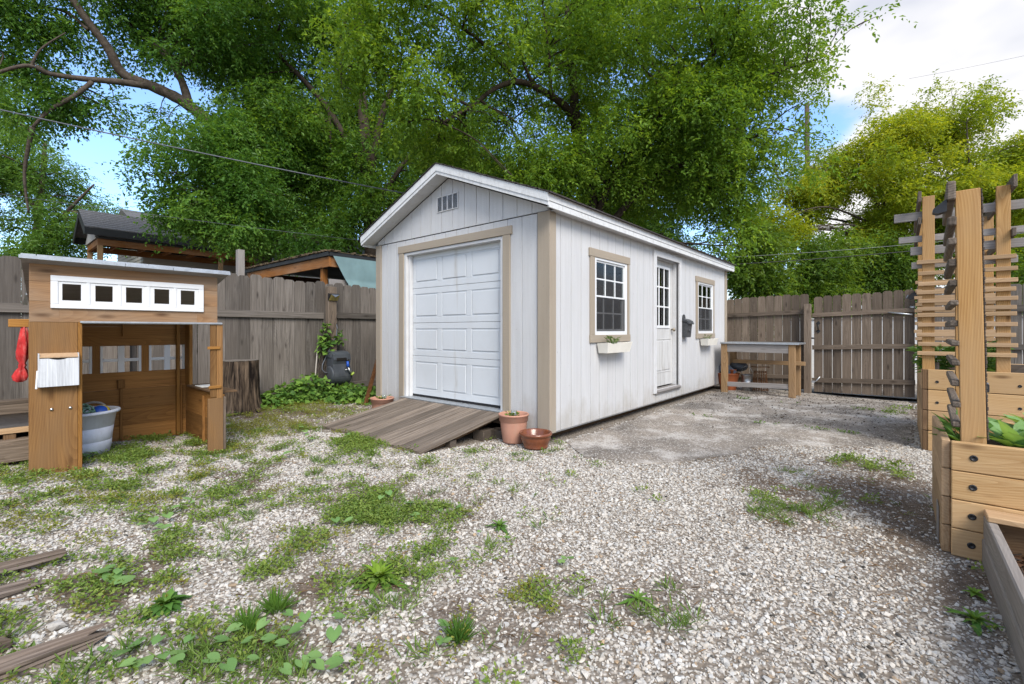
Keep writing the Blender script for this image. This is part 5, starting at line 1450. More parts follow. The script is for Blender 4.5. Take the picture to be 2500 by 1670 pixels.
mb = MB(); mb.prism([(hy0 - 0.4, 5.25), (hy0 + 2.5, 6.4), (hy0 + 5.4, 5.25), (hy0 + 5.4, 5.1), (hy0 - 0.4, 5.1)], hx0 - 0.3, hx0 + 7.3, 'yz', long=0); mb.build('roof', M_['hroof'], t)

t = thing('outbuilding', 'grey roofed outbuilding glimpsed above the carport roof', 'building', at(830, 700, 17.5))
A = at(760, 585, 17.5)
mb = MB()
y0 = A.y - 2.2; x0 = A.x - 0.6
mb.prism([(y0, A.z - 1.1), (y0 + 2.6, A.z + 0.35), (y0 + 5.2, A.z - 1.1), (y0 + 5.2, A.z - 1.25), (y0, A.z - 1.25)], x0, x0 + 4.5, 'yz', long=0); mb.build('roof', M_['hroof'], t)
mb = MB(); mb.box((x0 + 0.2, y0 + 0.3, -0.1), (x0 + 4.3, y0 + 4.9, A.z - 1.251)); mb.build('wall', M_['lap'], t)

# carport with tarp right behind the fence
t = thing('carport', 'low timber carport with mossy roof just behind the fence', 'carport', (6, 10, 0))
cx, cy, cz = 4.24, 8.0, 2.61
mb = MB()
for k in range(10):
    y = cy - 0.03 + k * 0.41
    mb.raw([(cx - 0.03, y, cz + 0.012 + 0.004 * k), (9.0, y, cz + 0.012 + .004 * k), (9.0, y + 0.43, cz + 0.012 + .004 * k), (cx - 0.03, y + 0.43, cz + 0.012 + .004 * k),
            (cx - 0.03, y, cz + 0.002), (9.0, y, cz + 0.002)], [(0, 1, 2, 3), (0, 4, 5, 1)])
for k in range(90):
    y = random.uniform(cy, cy + 4.0); w = random.uniform(.02, .09)
    mb.box((cx - 0.05, y, cz + random.uniform(0.0, 0.02)), (cx + 0.08, y + w, cz + random.uniform(0.025, 0.05)), 0.004)
for k in range(70):
    x = random.uniform(cx, 8.9); w = random.uniform(.02, .09)
    mb.box((x, cy - 0.05, cz + random.uniform(0.0, 0.02)), (x + w, cy + 0.06, cz + random.uniform(0.022, 0.045)), 0.004)
mb.build('roof', M_['mossroof'], t)
mb = MB(); mb.box((cx - 0.02, cy, cz - 0.075), (cx + 0.01, cy + 4.0, cz)); mb.box((cx + 0.0105, cy - 0.02, cz - 0.075), (9.0, cy + 0.01, cz)); mb.box((cx + 0.02, cy + 0.05, cz - 0.03), (8.9, cy + 3.9, cz - 0.001)); mb.build('fascia', M_['blackpaint'], t)
mb = MB(); mb.box((cx + 0.02, cy + 0.02, cz - 0.27), (cx + 0.06, cy + 3.9, cz - 0.08)); mb.box((cx + 0.061, cy + 0.03, cz - 0.27), (8.9, cy + 0.07, cz - 0.08)); mb.box((cx + 0.061, cy + 3.7, cz - 0.27), (8.9, cy + 3.74, cz - 0.08)); mb.build('beam', M_['beam'], t)
for x, y in ((cx + 0.065, cy + 0.35), (cx + 0.065, cy + 3.6), (8.7, cy + 0.3), (8.7, cy + 3.6)):
    mb = MB(); mb.box((x, y, -0.1), (x + 0.1, y + 0.1, cz - 0.271)); mb.build('post', M_['beam'], t)
mb = MB(); mb.box((cx + 0.02, cy + 0.02, cz - 0.75), (cx + 0.42, cy + 0.05, cz - 0.50)); mb.build('rail', M_['slat_grey'], t)
mb = MB(); mb.box((cx + 0.1, cy + 3.0, 0), (8.8, cy + 3.2, cz - 0.3)); mb.build('shade_panel', M_['dark'], t)  # dark sheet, stands in for the shade under the carport roof
mb = MB(); mb.box((cx - 0.3, cy + 3.55, 0.0), (cx - 0.16, cy + 3.69, 3.02)); mb.build('pole', M_['slat_grey'], t)
t = thing('tarp', 'teal canvas tarp hung from the carport front edge', 'tarp', (6, 7.97, 2.2))
n_u, n_v = 40, 14; pts = []; F = []
for j in range(n_v + 1):
    for i in range(n_u + 1):
        u = i / n_u; v = j / n_v
        x_l = 4.30 + 0.26 * min(1, v / 0.6); x = x_l + (8.6 - x_l) * u
        z = 2.535 - 0.78 * v - 0.05 * math.sin(u * 9) * v
        y = 7.955 - 0.04 * math.sin(u * 14 + v * 2) * v - (0.05 if v > 0.58 else 0.0) - 0.05 * math.exp(-((u - 0.12 - v * 0.14) / 0.03) ** 2) * v
        pts.append((x, y, z))
for j in range(n_v):
    for i in range(n_u): F.append((j * (n_u + 1) + i, j * (n_u + 1) + i + 1, (j + 1) * (n_u + 1) + i + 1, (j + 1) * (n_u + 1) + i))
mb = MB(); mb.raw(pts, F, None, None, True); mb.build('sheet', M_['tarp'], t)

# ================================================================== leaves
RNG = np.random.RandomState(11)
def unit(a): return a / np.maximum(np.linalg.norm(a, axis=1, keepdims=True), 1e-9)
def leaves(P, D, Nn, L, Wd, col, fold=0.22, shape=0.42):
    """kite leaves, folded along the midrib: base P, direction D, normal Nn, length L, width Wd"""
    n = len(P); D = unit(D); S = unit(np.cross(D, Nn)); U = np.cross(S, D)
    L = L.reshape(-1, 1); Wd = Wd.reshape(-1, 1)
    mid = P + D * L * shape
    tip = P + D * L - U * L * 0.10
    V = np.empty((n, 4, 3), np.float32)
    V[:, 0] = P; V[:, 1] = mid + S * Wd * 0.5 + U * Wd * fold; V[:, 2] = tip; V[:, 3] = mid - S * Wd * 0.5 + U * Wd * fold
    b = np.arange(n) * 4
    T = np.concatenate([np.stack([b, b + 1, b + 2], 1), np.stack([b, b + 2, b + 3], 1)])
    return V.reshape(-1, 3), T, np.repeat(col, 4, axis=0)
def merge(parts):
    V = []; T = []; C = []; o = 0
    for v, t_, c in parts:
        V.append(v); T.append(t_ + o); C.append(c); o += len(v)
    return np.concatenate(V), np.concatenate(T), np.concatenate(C)
def crown_leaves(clumps, nleaf, L0, cols, droop=0.35, per=8, shell=0.5):
    """leafy twigs through every clump; clumps: (centre, radius xyz, weight)"""
    w = np.array([c[1][0] * c[1][1] * c[1][2] for c in clumps]) ** 0.67
    w = w * np.array([c[2] for c in clumps]); w = w / w.sum()
    ntw = max(1, nleaf // per)
    cnt = np.maximum(1, (w * ntw).astype(int))
    ci = np.repeat(np.arange(len(clumps)), cnt)
    n = len(ci)
    C = np.array([list(c[0]) for c in clumps])[ci]; Rr = np.array([list(c[1]) for c in clumps])[ci]
    d = unit(RNG.normal(size=(n, 3)))
    r = RNG.rand(n, 1) ** shell
    P = C + d * r * Rr
    td = unit(d * 0.8 + RNG.normal(size=(n, 3)) * 0.55 + np.array([0, 0, -droop]))
    TL = (0.30 + 0.25 * RNG.rand(n, 1)) * (L0 / 0.1)
    cc = RNG.rand(len(clumps))[ci]
    tc_ = np.clip(cc * 0.55 + RNG.rand(n) * 0.45, 0, 1)
    k = np.tile(np.arange(per), n); idx = np.repeat(np.arange(n), per); m = len(idx)
    s_ = (k / per).reshape(-1, 1)
    up = unit(RNG.normal(size=(n, 3)) * 0.35 + np.array([0, 0, 1.0]))[idx]
    tdi = td[idx]; side = unit(np.cross(tdi, up)) * np.where(k % 2 == 0, 1, -1).reshape(-1, 1)
    base = P[idx] + tdi * s_ * TL[idx] - np.array([0, 0, 1]) * (s_ ** 2) * TL[idx] * 0.25
    ld = unit(tdi * 0.55 + side * 0.8 + RNG.normal(size=(m, 3)) * 0.28 + np.array([0, 0, -0.25]))
    nn = unit(up + RNG.normal(size=(m, 3)) * 0.36)
    L = L0 * (0.5 + 0.9 * RNG.rand(m) ** 1.4)
    t2 = np.clip(tc_[idx] + RNG.normal(size=m) * 0.13, 0, 1).reshape(-1, 1)
    c0, c1, c2 = [np.array(c) for c in cols]
    col = np.where(t2 < 0.5, c0 + (c1 - c0) * t2 * 2, c1 + (c2 - c1) * (t2 - 0.5) * 2)
    return leaves(base, ld, nn, L, L * (0.46 + 0.1 * RNG.rand(m)), col)
def fill(c, r, n, rr, flat=0.8, seed=None, w=1.0, lo=0.0):
    """n clumps of radius about rr spread through the ellipsoid c, r"""
    out = []
    for _ in range(n):
        d = unit(RNG.normal(size=(1, 3)))[0] * (lo + (1 - lo) * RNG.rand()) ** 0.45
        q = rr * (0.65 + 0.7 * RNG.rand())
        out.append((Vector(c) + Vector((d[0] * r[0], d[1] * r[1], d[2] * r[2])), (q, q, q * flat), w))
    return out
def limb(mb, pts, r0, r1, n=9, wob=0.05):
    pts = [Vector(p) for p in pts]; out = []; m = len(pts)
    for i in range(m - 1):                       # Catmull-Rom through the given points
        p0 = pts[max(i - 1, 0)]; p1 = pts[i]; p2 = pts[i + 1]; p3 = pts[min(i + 2, m - 1)]
        for k in range(6):
            t = k / 6
            out.append(0.5 * ((2 * p1) + (p2 - p0) * t + (2 * p0 - 5 * p1 + 4 * p2 - p3) * t * t + (3 * p1 - p0 - 3 * p2 + p3) * t ** 3))
    out.append(pts[-1])
    L = len(out)
    rad = [(r0 + (r1 - r0) * (i / (L - 1)) ** 0.8) * (1 + random.uniform(-.06, .06)) for i in range(L)]
    mb.tube(out, rad, n)
    return out
def tree(name, label, cat, base, limbs, clumps, nleaf, L0, cols, bark='bark', group=None, twigs=True, droop=0.35, per=8):
    t = thing(name, label, cat, base, group)
    inv = Vector(base)
    if limbs:
        mb = MB(); nodes = []
        for (pts, r0, r1) in limbs:
            o = limb(mb, pts, r0, r1); nodes += [(p, r0 + (r1 - r0) * i / len(o)) for i, p in enumerate(o)]
        if twigs:
            nodes_f = [q for q in nodes if q[0].z > inv.z + 1.2] or nodes
            for c, r, w in clumps:
                q = min(nodes_f, key=lambda v: (v[0] - c).length + 0.3 * max(0, v[0].z - c.z))
                L = (q[0] - c).length
                if 0.3 < L < (4.5 if w >= 0.9 else 1.6):
                    mid = (q[0] + c) / 2 + Vector((random.uniform(-.1, .1), random.uniform(-.1, .1), 0.12)) * L
                    rr = min(q[1] * 0.6, 0.012 + 0.014 * L)
                    limb(mb, [q[0], mid, c], rr, 0.006, 6)
                    for _ in range(3):
                        e = c + Vector((random.uniform(-1, 1) * r[0], random.uniform(-1, 1) * r[1], random.uniform(-.6, .8) * r[2]))
                        limb(mb, [mid.lerp(c, random.random()), (c + e) / 2 + Vector((0, 0, .04)), e], 0.009, 0.003, 4)
        mb.build('trunk', M_[bark], t)
    V, T, C = crown_leaves(clumps, nleaf, L0, cols, droop, per)
    V = V - np.array(list(base), np.float32)
    np_mesh('crown', V, T, M_['leaf'], C, t)
    return t
G_DARK = [(0.054, 0.110, 0.020), (0.095, 0.177, 0.030), (0.162, 0.256, 0.037)]
G_MID = [(0.035, 0.09, 0.014), (0.06, 0.14, 0.02), (0.11, 0.20, 0.028)]
G_BRT = [(0.06, 0.125, 0.014), (0.12, 0.21, 0.022), (0.20, 0.28, 0.03)]
G_YEL = [(0.12, 0.20, 0.016), (0.20, 0.29, 0.024), (0.30, 0.34, 0.03)]

# ---- the tree behind the shed: spreading, trunk past the far back corner
d = 12.2
limbs = [([at(1462, 915, d), at(1455, 620, d), at(1440, 470, d), at(1408, 320, d), at(1400, 200, d - .2), at(1388, 60, d - .4), at(1370, -160, d - .6)], 0.27, 0.05),
         ([at(1412, 325, d), at(1385, 265, d - .5), at(1330, 225, d - 1.0), at(1270, 200, d - 1.4), at(1210, 215, d - 1.8), at(1150, 260, d - 2.2), at(1080, 300, d - 2.6)], 0.12, 0.03),
         ([at(1408, 300, d), at(1370, 262, d - .3), at(1300, 262, d + .3), at(1240, 300, d + .6)], 0.06, 0.015),
         ([at(1265, 202, d - 1.4), at(1220, 150, d - 1.9), at(1160, 90, d - 2.4), at(1050, 20, d - 3.0), at(930, -30, d - 3.4)], 0.06, 0.02),
         ([at(1300, 205, d - 1.2), at(1275, 140, d - 1.4), at(1250, 20, d - 1.5)], 0.05, 0.02), ([at(1345, 235, d - 1), at(1340, 140, d - 1.3), at(1325, 10, d - 1.5)], 0.055, 0.02),
         ([at(1448, 560, d), at(1480, 470, d - .3), at(1530, 380, d - .8), at(1590, 290, d - 1.2), at(1680, 190, d - 1.6), at(1800, 80, d - 2)], 0.13, 0.03),
         ([at(1455, 600, d), at(1530, 500, d - .3), at(1620, 420, d - .6), at(1740, 380, d - 1), at(1850, 330, d - 1.5)], 0.12, 0.03),
         ([at(1400, 150, d), at(1450, 80, d + .5), at(1560, -20, d + .6)], 0.06, 0.02), ([at(1590, 290, d - 1.2), at(1700, 260, d - 1.4), at(1860, 190, d - 2), at(2010, 140, d - 2.6)], 0.05, 0.01),
         ([at(1150, 260, d - 2.2), at(1060, 220, d - 2.6), at(930, 180, d - 3), at(800, 150, d - 3.4)], 0.035, 0.01)]
cl = fill(at(1400, -60, d), (4.4, 4.0, 2.6), 46, 0.75) + fill(at(1300, 150, d - 1), (3.2, 2.6, 1.3), 34, 0.6) + fill(at(1720, 90, d - 1.4), (2.6, 2.6, 2.2), 40, 0.62)
cl += fill(at(1850, 200, d - 2), (1.4, 1.6, 1.9), 24, 0.5) + fill(at(1640, 360, d - .6), (2.2, 2.0, 1.5), 34, 0.6) + fill(at(1780, 470, d - .6), (1.3, 1.3, 1.2), 16, 0.5)
cl += fill(at(1010, 30, d - 3.0), (2.0, 1.6, 0.8), 20, 0.5) + fill(at(860, 110, d - 3.3), (1.1, 1.0, 0.9), 11, 0.45) + fill(at(1060, 280, d - 2.6), (1.3, 1.0, 0.6), 11, 0.42) + fill(at(1250, 420, d), (2.2, 1.2, 0.9), 26, 0.5) + fill(at(1400, 420, d - .7), (1.9, 1.0, 0.9), 22, 0.48) + fill(at(1120, 380, d + .4), (1.6, 1.2, 1.0), 18, 0.5) + fill(at(1560, 470, d + .4), (1.8, 1.2, 0.9), 18, 0.5)
cl += [(at(1965, 330, 11), (.5, .4, .35), .7), (at(1990, 400, 11), (.5, .4, .4), .8), (at(1930, 380, 11), (.5, .4, .5), .8), (at(1985, 110, 9.4), (.42, .42, .3), .8), (at(2060, 60, 9.4), (.38, .38, .26), .55), (at(2130, 45, 9.4), (.32, .32, .14), .35), (at(1960, 250, 9.6), (.35, .35, .35), .7), (at(1900, 330, 9.8), (.35, .35, .3), .7), (at(2010, 160, 9.6), (.4, .4, .3), .6),
       (at(1900, 440, 10.2), (.3, .3, .35), .6), (at(1920, 60, 9.4), (.45, .45, .4), .9), (at(1770, 600, 9.6), (.30, .30, .22), .9), (at(1810, 570, 9.9), (.3, .3, .35), .8), (at(1250, 430, 9.6), (.18, .18, .3), .9), (at(1330, 420, 9.9), (.3, .3, .25), .7), (at(2090, 420, 10), (.3, .3, .15), .25), (at(2140, 210, 10.5), (.25, .25, .1), .15)]
tree('shade_tree', 'spreading broad leaved tree growing right behind the white shed', 'tree', at(1462, 915, d).xy.to_3d(), limbs, cl, 235000, 0.098, [(0.089, 0.183, 0.024), (0.144, 0.268, 0.033), (0.244, 0.378, 0.048)], 'bark2', 'big trees beyond the yard')

# ---- centre left: tall trunk just left of the shed ridge
d = 14.5
limbs = [([at(912, 925, d), at(908, 560, d), at(900, 430, d), at(888, 300, d), at(880, 180, d), at(872, 20, d), at(860, -150, d)], 0.30, 0.08),
         ([at(902, 440, d), at(930, 290, d - .2), at(965, 200, d - .4), at(1010, 130, d - .6), at(1060, 60, d - .6)], 0.14, 0.03), ([at(905, 520, d), at(985, 400, d), at(1040, 330, d + .2), at(1060, 270, d + .2)], 0.10, 0.03),
         ([at(900, 450, d), at(850, 350, d - .2), at(800, 265, d - .4), at(745, 200, d - .6), at(670, 120, d - .8), at(612, 20, d - 1), at(590, -60, d - 1)], 0.12, 0.04),
         ([at(805, 270, d - .4), at(806, 340, d - .3), at(812, 400, d - .3)], 0.06, 0.02), ([at(900, 560, d), at(850, 620, d - .4)], 0.05, 0.02), ([at(735, 460, d), at(742, 380, d), at(760, 320, d)], 0.09, 0.03)]
cl = fill(at(760, 60, d), (3.6, 2.6, 2.6), 46, 0.7) + fill(at(720, 330, d - .2), (2.4, 1.8, 1.6), 30, 0.6) + fill(at(900, 480, d), (1.5, 1.2, 1.5), 16, 0.5) + fill(at(640, 540, d - .6), (2.2, 1.2, 0.9), 22, 0.5) + fill(at(1010, 500, d + .8), (1.5, 1.5, 1.4), 14, 0.5) + fill(at(840, 560, d - .4), (1.0, .8, .5), 8, .4) + fill(at(880, 380, d + .8), (2.2, 1.0, 1.8), 26, 0.6)
tree('shade_tree', 'tall dark trunked tree just left of the shed ridge', 'tree', at(912, 925, d).xy.to_3d(), limbs, cl, 135000, 0.112, [(0.061, 0.146, 0.028), (0.105, 0.220, 0.036), (0.189, 0.329, 0.048)], 'bark2', 'big trees beyond the yard')

# ---- far left: leaning tree with long limbs over the playhouse
d = 13.0
limbs = [([at(668, 925, d), at(640, 600, d), at(605, 480, d), at(575, 395, d - .2), at(520, 310, d - .5), at(450, 250, d - .8), at(370, 210, d - 1.1), at(300, 180, d - 1.4), at(265, 120, d - 1.7), at(220, 60, d - 2), at(170, -10, d - 2.3), at(120, -80, d - 2.6)], 0.24, 0.06),
         ([at(462, 255, d - .8), at(440, 190, d - .8), at(400, 130, d - .9), at(350, 90, d - 1), at(310, 50, d - 1), at(260, -40, d - 1)], 0.11, 0.04),
         ([at(372, 212, d - 1.1), at(290, 200, d - 1.6), at(200, 192, d - 2), at(120, 180, d - 2.4), at(60, 160, d - 2.8), at(-40, 190, d - 3)], 0.09, 0.03),
         ([at(225, 200, d - 1.9), at(180, 235, d - 2.1), at(120, 270, d - 2.3), at(80, 310, d - 2.4)], 0.06, 0.03), ([at(75, 165, d - 2.7), at(100, 120, d - 2.7), at(160, 80, d - 2.6)], 0.035, 0.012), ([at(215, 72, d - 2), at(150, 25, d - 2), at(30, 10, d - 2.2)], 0.05, 0.02),
         ([at(605, 480, d), at(590, 420, d), at(560, 360, d + .3)], 0.07, 0.03), ([at(80, 310, d - 2.4), at(60, 420, d - 2.2), at(70, 520, d - 2)], 0.05, 0.02)]
cl = fill(at(230, -90, d - 1.5), (3.2, 2.2, 1.4), 22, 0.55) + fill(at(480, 70, d - .4), (2.2, 1.8, 1.8), 30, 0.6) + fill(at(60, 110, d - 2), (1.3, 1.2, 1.1), 14, 0.5) + fill(at(300, 100, d - 1), (1.6, 1.0, 0.6), 9, 0.38) + fill(at(340, 290, d - 1), (.7, .6, .35), 5, 0.3)
cl += fill(at(545, 440, d - .8), (2.0, 1.3, 1.3), 34, 0.52) + fill(at(510, 530, d - 1.0), (1.3, 1.0, 0.7), 20, 0.42) + fill(at(620, 340, d), (1.5, 1.2, 1.4), 18, 0.55) + fill(at(700, 580, d - .4), (1.5, 0.8, 0.6), 12, 0.42) + fill(at(100, 260, d - 2), (1.2, .8, .6), 9, 0.4)
tree('shade_tree', 'leaning tree with long bare limbs arching over the playhouse', 'tree', at(668, 925, d).xy.to_3d(), limbs, cl, 140000, 0.105, [(0.050, 0.134, 0.024), (0.094, 0.213, 0.039), (0.177, 0.329, 0.062)], 'bark', 'big trees beyond the yard', droop=0.5)

# ---- paler tree behind the far left of the fence
d = 18
limbs = [([at(60, 900, d), at(80, 640, d), at(100, 480, d), at(110, 350, d)], 0.2, 0.06), ([at(85, 600, d), at(180, 500, d), at(230, 450, d)], 0.1, 0.03), ([at(95, 520, d), at(20, 420, d), at(-20, 350, d)], 0.1, 0.03)]
cl = fill(at(20, 430, d), (3.4, 2.5, 2.6), 50, 0.65) + fill(at(150, 560, d), (1.9, 1.5, 1.2), 22, 0.5) + fill(at(60, 640, d - 1), (2.6, 1.2, 0.9), 20, 0.5) + fill(at(-60, 250, d), (2.2, 2, 1.5), 16, .6)
tree('shade_tree', 'mid green bushy tree behind the far left end of fence', 'tree', at(60, 900, d).xy.to_3d(), limbs, cl, 80000, 0.115, [(0.072, 0.159, 0.034), (0.122, 0.244, 0.048), (0.189, 0.329, 0.068)], 'bark', 'big trees beyond the yard')

# ---- dark trees farther back that close the view
for (px, d, w, hh, n_, lab) in ((760, 24, 4.2, 4.6, 56, 'dark distant tree behind the outbuilding and carport'), (1150, 23, 5.0, 4.2, 60, 'dark distant tree showing above the shed ridge'), (1600, 22, 4.8, 4.2, 60, 'dark distant tree above the shed roof, right of its ridge')):
    b = at(px, 900, d).xy.to_3d(); c_ = at(px, 420, d)
    tree('distant_tree', lab, 'tree', b, [([b, at(px, 640, d), c_], 0.25, 0.08)], fill(c_, (w, w * .7, hh), n_, 0.95) + fill(at(px, 640, d), (w * .9, w * .6, 1.6), 16, .8), 70000, 0.155, [(0.044, 0.110, 0.022), (0.078, 0.171, 0.030), (0.133, 0.244, 0.041)], 'bark2', 'dark trees farther back')

# ---- yellow green trees behind the gate
d = 15.5
limbs = [([at(2140, 940, d), at(2150, 700, d), at(2160, 540, d), at(2150, 440, d)], 0.15, 0.04), ([at(2155, 560, d), at(2215, 500, d), at(2240, 430, d), at(2250, 330, d)], 0.09, 0.02), ([at(2158, 520, d), at(2100, 440, d), at(2060, 400, d)], 0.07, 0.02), ([at(2205, 510, d), at(2270, 420, d), at(2300, 340, d)], 0.05, 0.015)]
cl = fill(at(2170, 450, d), (2.6, 2.2, 1.7), 50, 0.5) + fill(at(2290, 310, d), (1.0, 1.0, 1.3), 12, 0.38) + fill(at(2130, 620, d), (2.4, 1.6, 1.0), 24, 0.5) + fill(at(1960, 470, d), (1.1, 1.0, 1.0), 12, 0.45) + fill(at(1880, 560, d - 1), (1.2, 1.0, 1.0), 12, .45)
cl += [(at(2140, 260, d), (.35, .35, .6), .35), (at(2150, 210, d), (.25, .25, .35), .25), (at(2120, 220, d), (.3, .3, .2), .25), (at(2330, 230, d), (.3, .3, .4), .4), (at(2210, 290, d), (.4, .4, .3), .6), (at(2270, 215, d), (.3, .3, .3), .4)]
tree('young_tree', 'bright yellow green tree directly behind the wooden gate', 'tree', at(2140, 940, d).xy.to_3d(), limbs, cl, 130000, 0.098, [(0.15, 0.23, 0.02), (0.25, 0.34, 0.028), (0.38, 0.43, 0.04)], 'bark', 'yellow green trees behind the gate', droop=0.2)
d = 14.0
limbs = [([at(2440, 940, d), at(2430, 700, d), at(2410, 520, d), at(2400, 400, d)], 0.14, 0.03), ([at(2425, 600, d), at(2480, 500, d), at(2530, 420, d)], 0.08, 0.02), ([at(2410, 520, d), at(2370, 420, d), at(2360, 300, d)], 0.05, 0.012)]
cl = fill(at(2440, 500, d), (2.2, 2.0, 1.6), 44, 0.48) + fill(at(2390, 320, d + .5), (.8, .8, 1.0), 10, 0.36) + fill(at(2520, 420, d), (1.4, 1.2, 1.2), 14, 0.45) + fill(at(2440, 660, d), (2.2, 1.2, 0.9), 14, .5)
tree('young_tree', 'bright yellow green tree behind the trellises at far right', 'tree', at(2440, 940, d).xy.to_3d(), limbs, cl, 105000, 0.098, [(0.14, 0.23, 0.02), (0.24, 0.34, 0.03), (0.36, 0.42, 0.04)], 'bark', 'yellow green trees behind the gate', droop=0.2)
d = 26
b = at(2520, 900, d).xy.to_3d()
tree('distant_tree', 'dark green tree far behind at the right edge', 'tree', b, [([b, at(2515, 600, d), at(2500, 400, d)], 0.2, 0.06)], fill(at(2560, 420, d), (3.0, 3, 3.4), 40, 0.8), 30000, 0.17, G_DARK, 'bark2', 'dark trees farther back')
# ---- dark shrubs along the outside of the back fence
for k, (px, py, d, rx, rz, lab) in enumerate(((1840, 650, 13.0, 1.3, 1.0, 'dark green shrub over the fence beside the shed end'), (2010, 660, 13.6, 1.5, 1.1, 'dark green shrub over the fence behind its tall post'), (2190, 650, 14.2, 1.4, 1.1, 'dark green shrub over the gate beside the far trellis'), (2430, 690, 13.4, 1.8, 1.0, 'dark green shrub behind the two raised bed trellises'))):
    b = at(px, 930, d).xy.to_3d()
    tree('shrub', lab, 'shrub', b, [([b, at(px + 10, 780, d), at(px, py, d)], 0.06, 0.02)], fill(at(px, py, d), (rx, 0.9, rz), 24, 0.42) + fill(at(px, 780, d), (rx, .8, .7), 12, .4), 26000, 0.11, [(0.061, 0.122, 0.020), (0.108, 0.201, 0.030), (0.189, 0.293, 0.043)], 'bark2', 'shrubs beyond the back fence')

b = (0.4, 8.6, 0.0)
tree('hedge', 'green hedge glimpsed through the gaps of the left board fence', 'hedge', b, [], fill((0.4, 8.6, 0.85), (3.4, 0.35, 0.75), 60, 0.42, 1.0), 26000, 0.12, [(0.03, 0.07, 0.014), (0.05, 0.11, 0.02), (0.09, 0.16, 0.03)])
# ---- utility pole and wires
t = thing('utility_pole', 'grey wooden utility pole half hidden by leaves beyond the gate', 'pole', at(1974, 900, 26).xy.to_3d())
mb = MB(); p = at(1974, 900, 26); q = at(1970, 252, 26); mb.tube([(p.x, p.y, -0.2), q], [0.15, 0.12], 12); mb.build('pole', M_['bark'], t)
def wire(name, label, pts, r, mat, sag=0.0):
    t = thing(name, label, 'wire', pts[0])
    P = []
    for a, b in zip(pts[:-1], pts[1:]):
        for k in range(16):
            u = k / 16; v = a.lerp(b, u); v.z -= sag * 4 * u * (1 - u); P.append(v)
    P.append(pts[-1]); mb = MB(); mb.tube(P, r, 6); mb.build('wire', M_[mat], t)
wire('overhead_cable', 'thick grey cable sloping down across the left trees', [at(-150, 234, 8.6), at(1010, 476, 11.0)], 0.013, 'cable', 0.05)
wire('overhead_cable', 'thin dark wire low across the left trees above the playhouse', [at(-150, 452, 9.0), at(1000, 600, 12.5)], 0.004, 'cable', 0.05)
wire('overhead_cable', 'pale wire rising to the right above the gate', [at(1700, 632, 11.5), at(2700, 545, 10.5)], 0.004, 'cablewhite', 0.10)
wire('overhead_cable', 'thick black cable rising to the right above the gate', [at(1700, 650, 11.5), at(2700, 560, 10.5)], 0.010, 'cableblack', 0.10)
wire('overhead_cable', 'highest thin power line across the clouds at right', [at(2220, 192, 30), at(2700, 90, 30)], 0.008, 'cable', 0.1)
wire('overhead_cable', 'middle thin power line across the clouds at right', [at(2370, 236, 30), at(2700, 185, 30)], 0.006, 'cable', 0.1)
wire('overhead_cable', 'lowest thin power line across the clouds at right', [at(2370, 262, 30), at(2700, 215, 30)], 0.006, 'cable', 0.1)

# ================================================================== plants in pots, boxes and beds
def leafy(name, label, cat, c, n, spread, h, L0, wr, cols, group=None, upright=0.6, mat='weed', parent_name='leaves', flat=False, shape=0.42, stems=True):
    """a small leafy plant: n leaves on short stems"""
    t = thing(name, label, cat, c, group)
    a = RNG.rand(n) * 2 * np.pi; r = np.sqrt(RNG.rand(n)); hh = RNG.rand(n) ** 0.8 * h
    base = np.stack([np.cos(a) * r * spread[0] * (0.4 + .6 * hh / h), np.sin(a) * r * spread[1] * (0.4 + .6 * hh / h), hh], 1)
    out = np.stack([np.cos(a), np.sin(a), np.full(n, upright)], 1) + RNG.normal(size=(n, 3)) * 0.4
    nn = np.array([0, 0, 1.0]) + RNG.normal(size=(n, 3)) * 0.35 - out * 0.3
    L = L0 * (0.6 + 0.7 * RNG.rand(n))
    tt = RNG.rand(n, 1); col = np.array(cols[0]) * (1 - tt) + np.array(cols[1]) * tt
    V, T, C = leaves(base, out, nn, L, L * wr, col, shape=shape)
    np_mesh(parent_name, V, T, M_[mat], C, t)
    if stems:
        mb = MB()
        for i in range(min(14, n)):
            b = Vector(base[i]); mb.tube([Vector(c) + Vector((0, 0, -0.01)), Vector(c) + b * 0.6 + Vector((0, 0, .01)), Vector(c) + b], [0.004, 0.003, 0.002], 5)
        mb.build('stem', M_['stemgreen'], t)
    return t
M_['stemgreen'] = plain('green_stem', (0.09, 0.16, 0.03), 0.6, 0.3)
leafy('box_plant', 'small green seedlings in the nearer flower box', 'plant', (4.93, 2.62, 0.98), 46, (0.13, 0.05), 0.09, 0.055, 0.3, [(0.06, 0.12, 0.03), (0.14, 0.2, 0.05)])
leafy('box_plant', 'small green seedlings in the farther flower box', 'plant', (8.43, 2.62, 0.98), 40, (0.13, 0.05), 0.09, 0.055, 0.3, [(0.06, 0.12, 0.03), (0.13, 0.19, 0.05)])
leafy('pot_plant', 'small green leaves in the tall pink terracotta pot', 'plant', (3.60, 3.03, PZ + 0.25), 40, (0.08, 0.08), 0.05, 0.045, 0.5, [(0.08, 0.16, 0.02), (0.16, 0.26, 0.04)])
leafy('pot_plant', 'small green leaves in the faded pot behind the ramp', 'plant', (3.58, 5.33, hzf(3.58, 5.33) + 0.22), 40, (0.09, 0.09), 0.04, 0.045, 0.5, [(0.08, 0.16, 0.02), (0.16, 0.26, 0.04)])
leafy('hosta_plant', 'small grassy green plant behind the near trellis post', 'plant', (3.6, -0.27, 0.50), 40, (0.05, 0.05), 0.10, 0.12, 0.25, [(0.07, 0.18, 0.04), (0.14, 0.28, 0.07)], upright=0.9, stems=False)
leafy('tomato_plant', 'leafy green plant spilling over the far bed corner', 'plant', (6.22, -0.26, 0.72), 330, (0.20, 0.16), 0.26, 0.095, 0.42, [(0.09, 0.2, 0.045), (0.22, 0.36, 0.10)], upright=0.2)
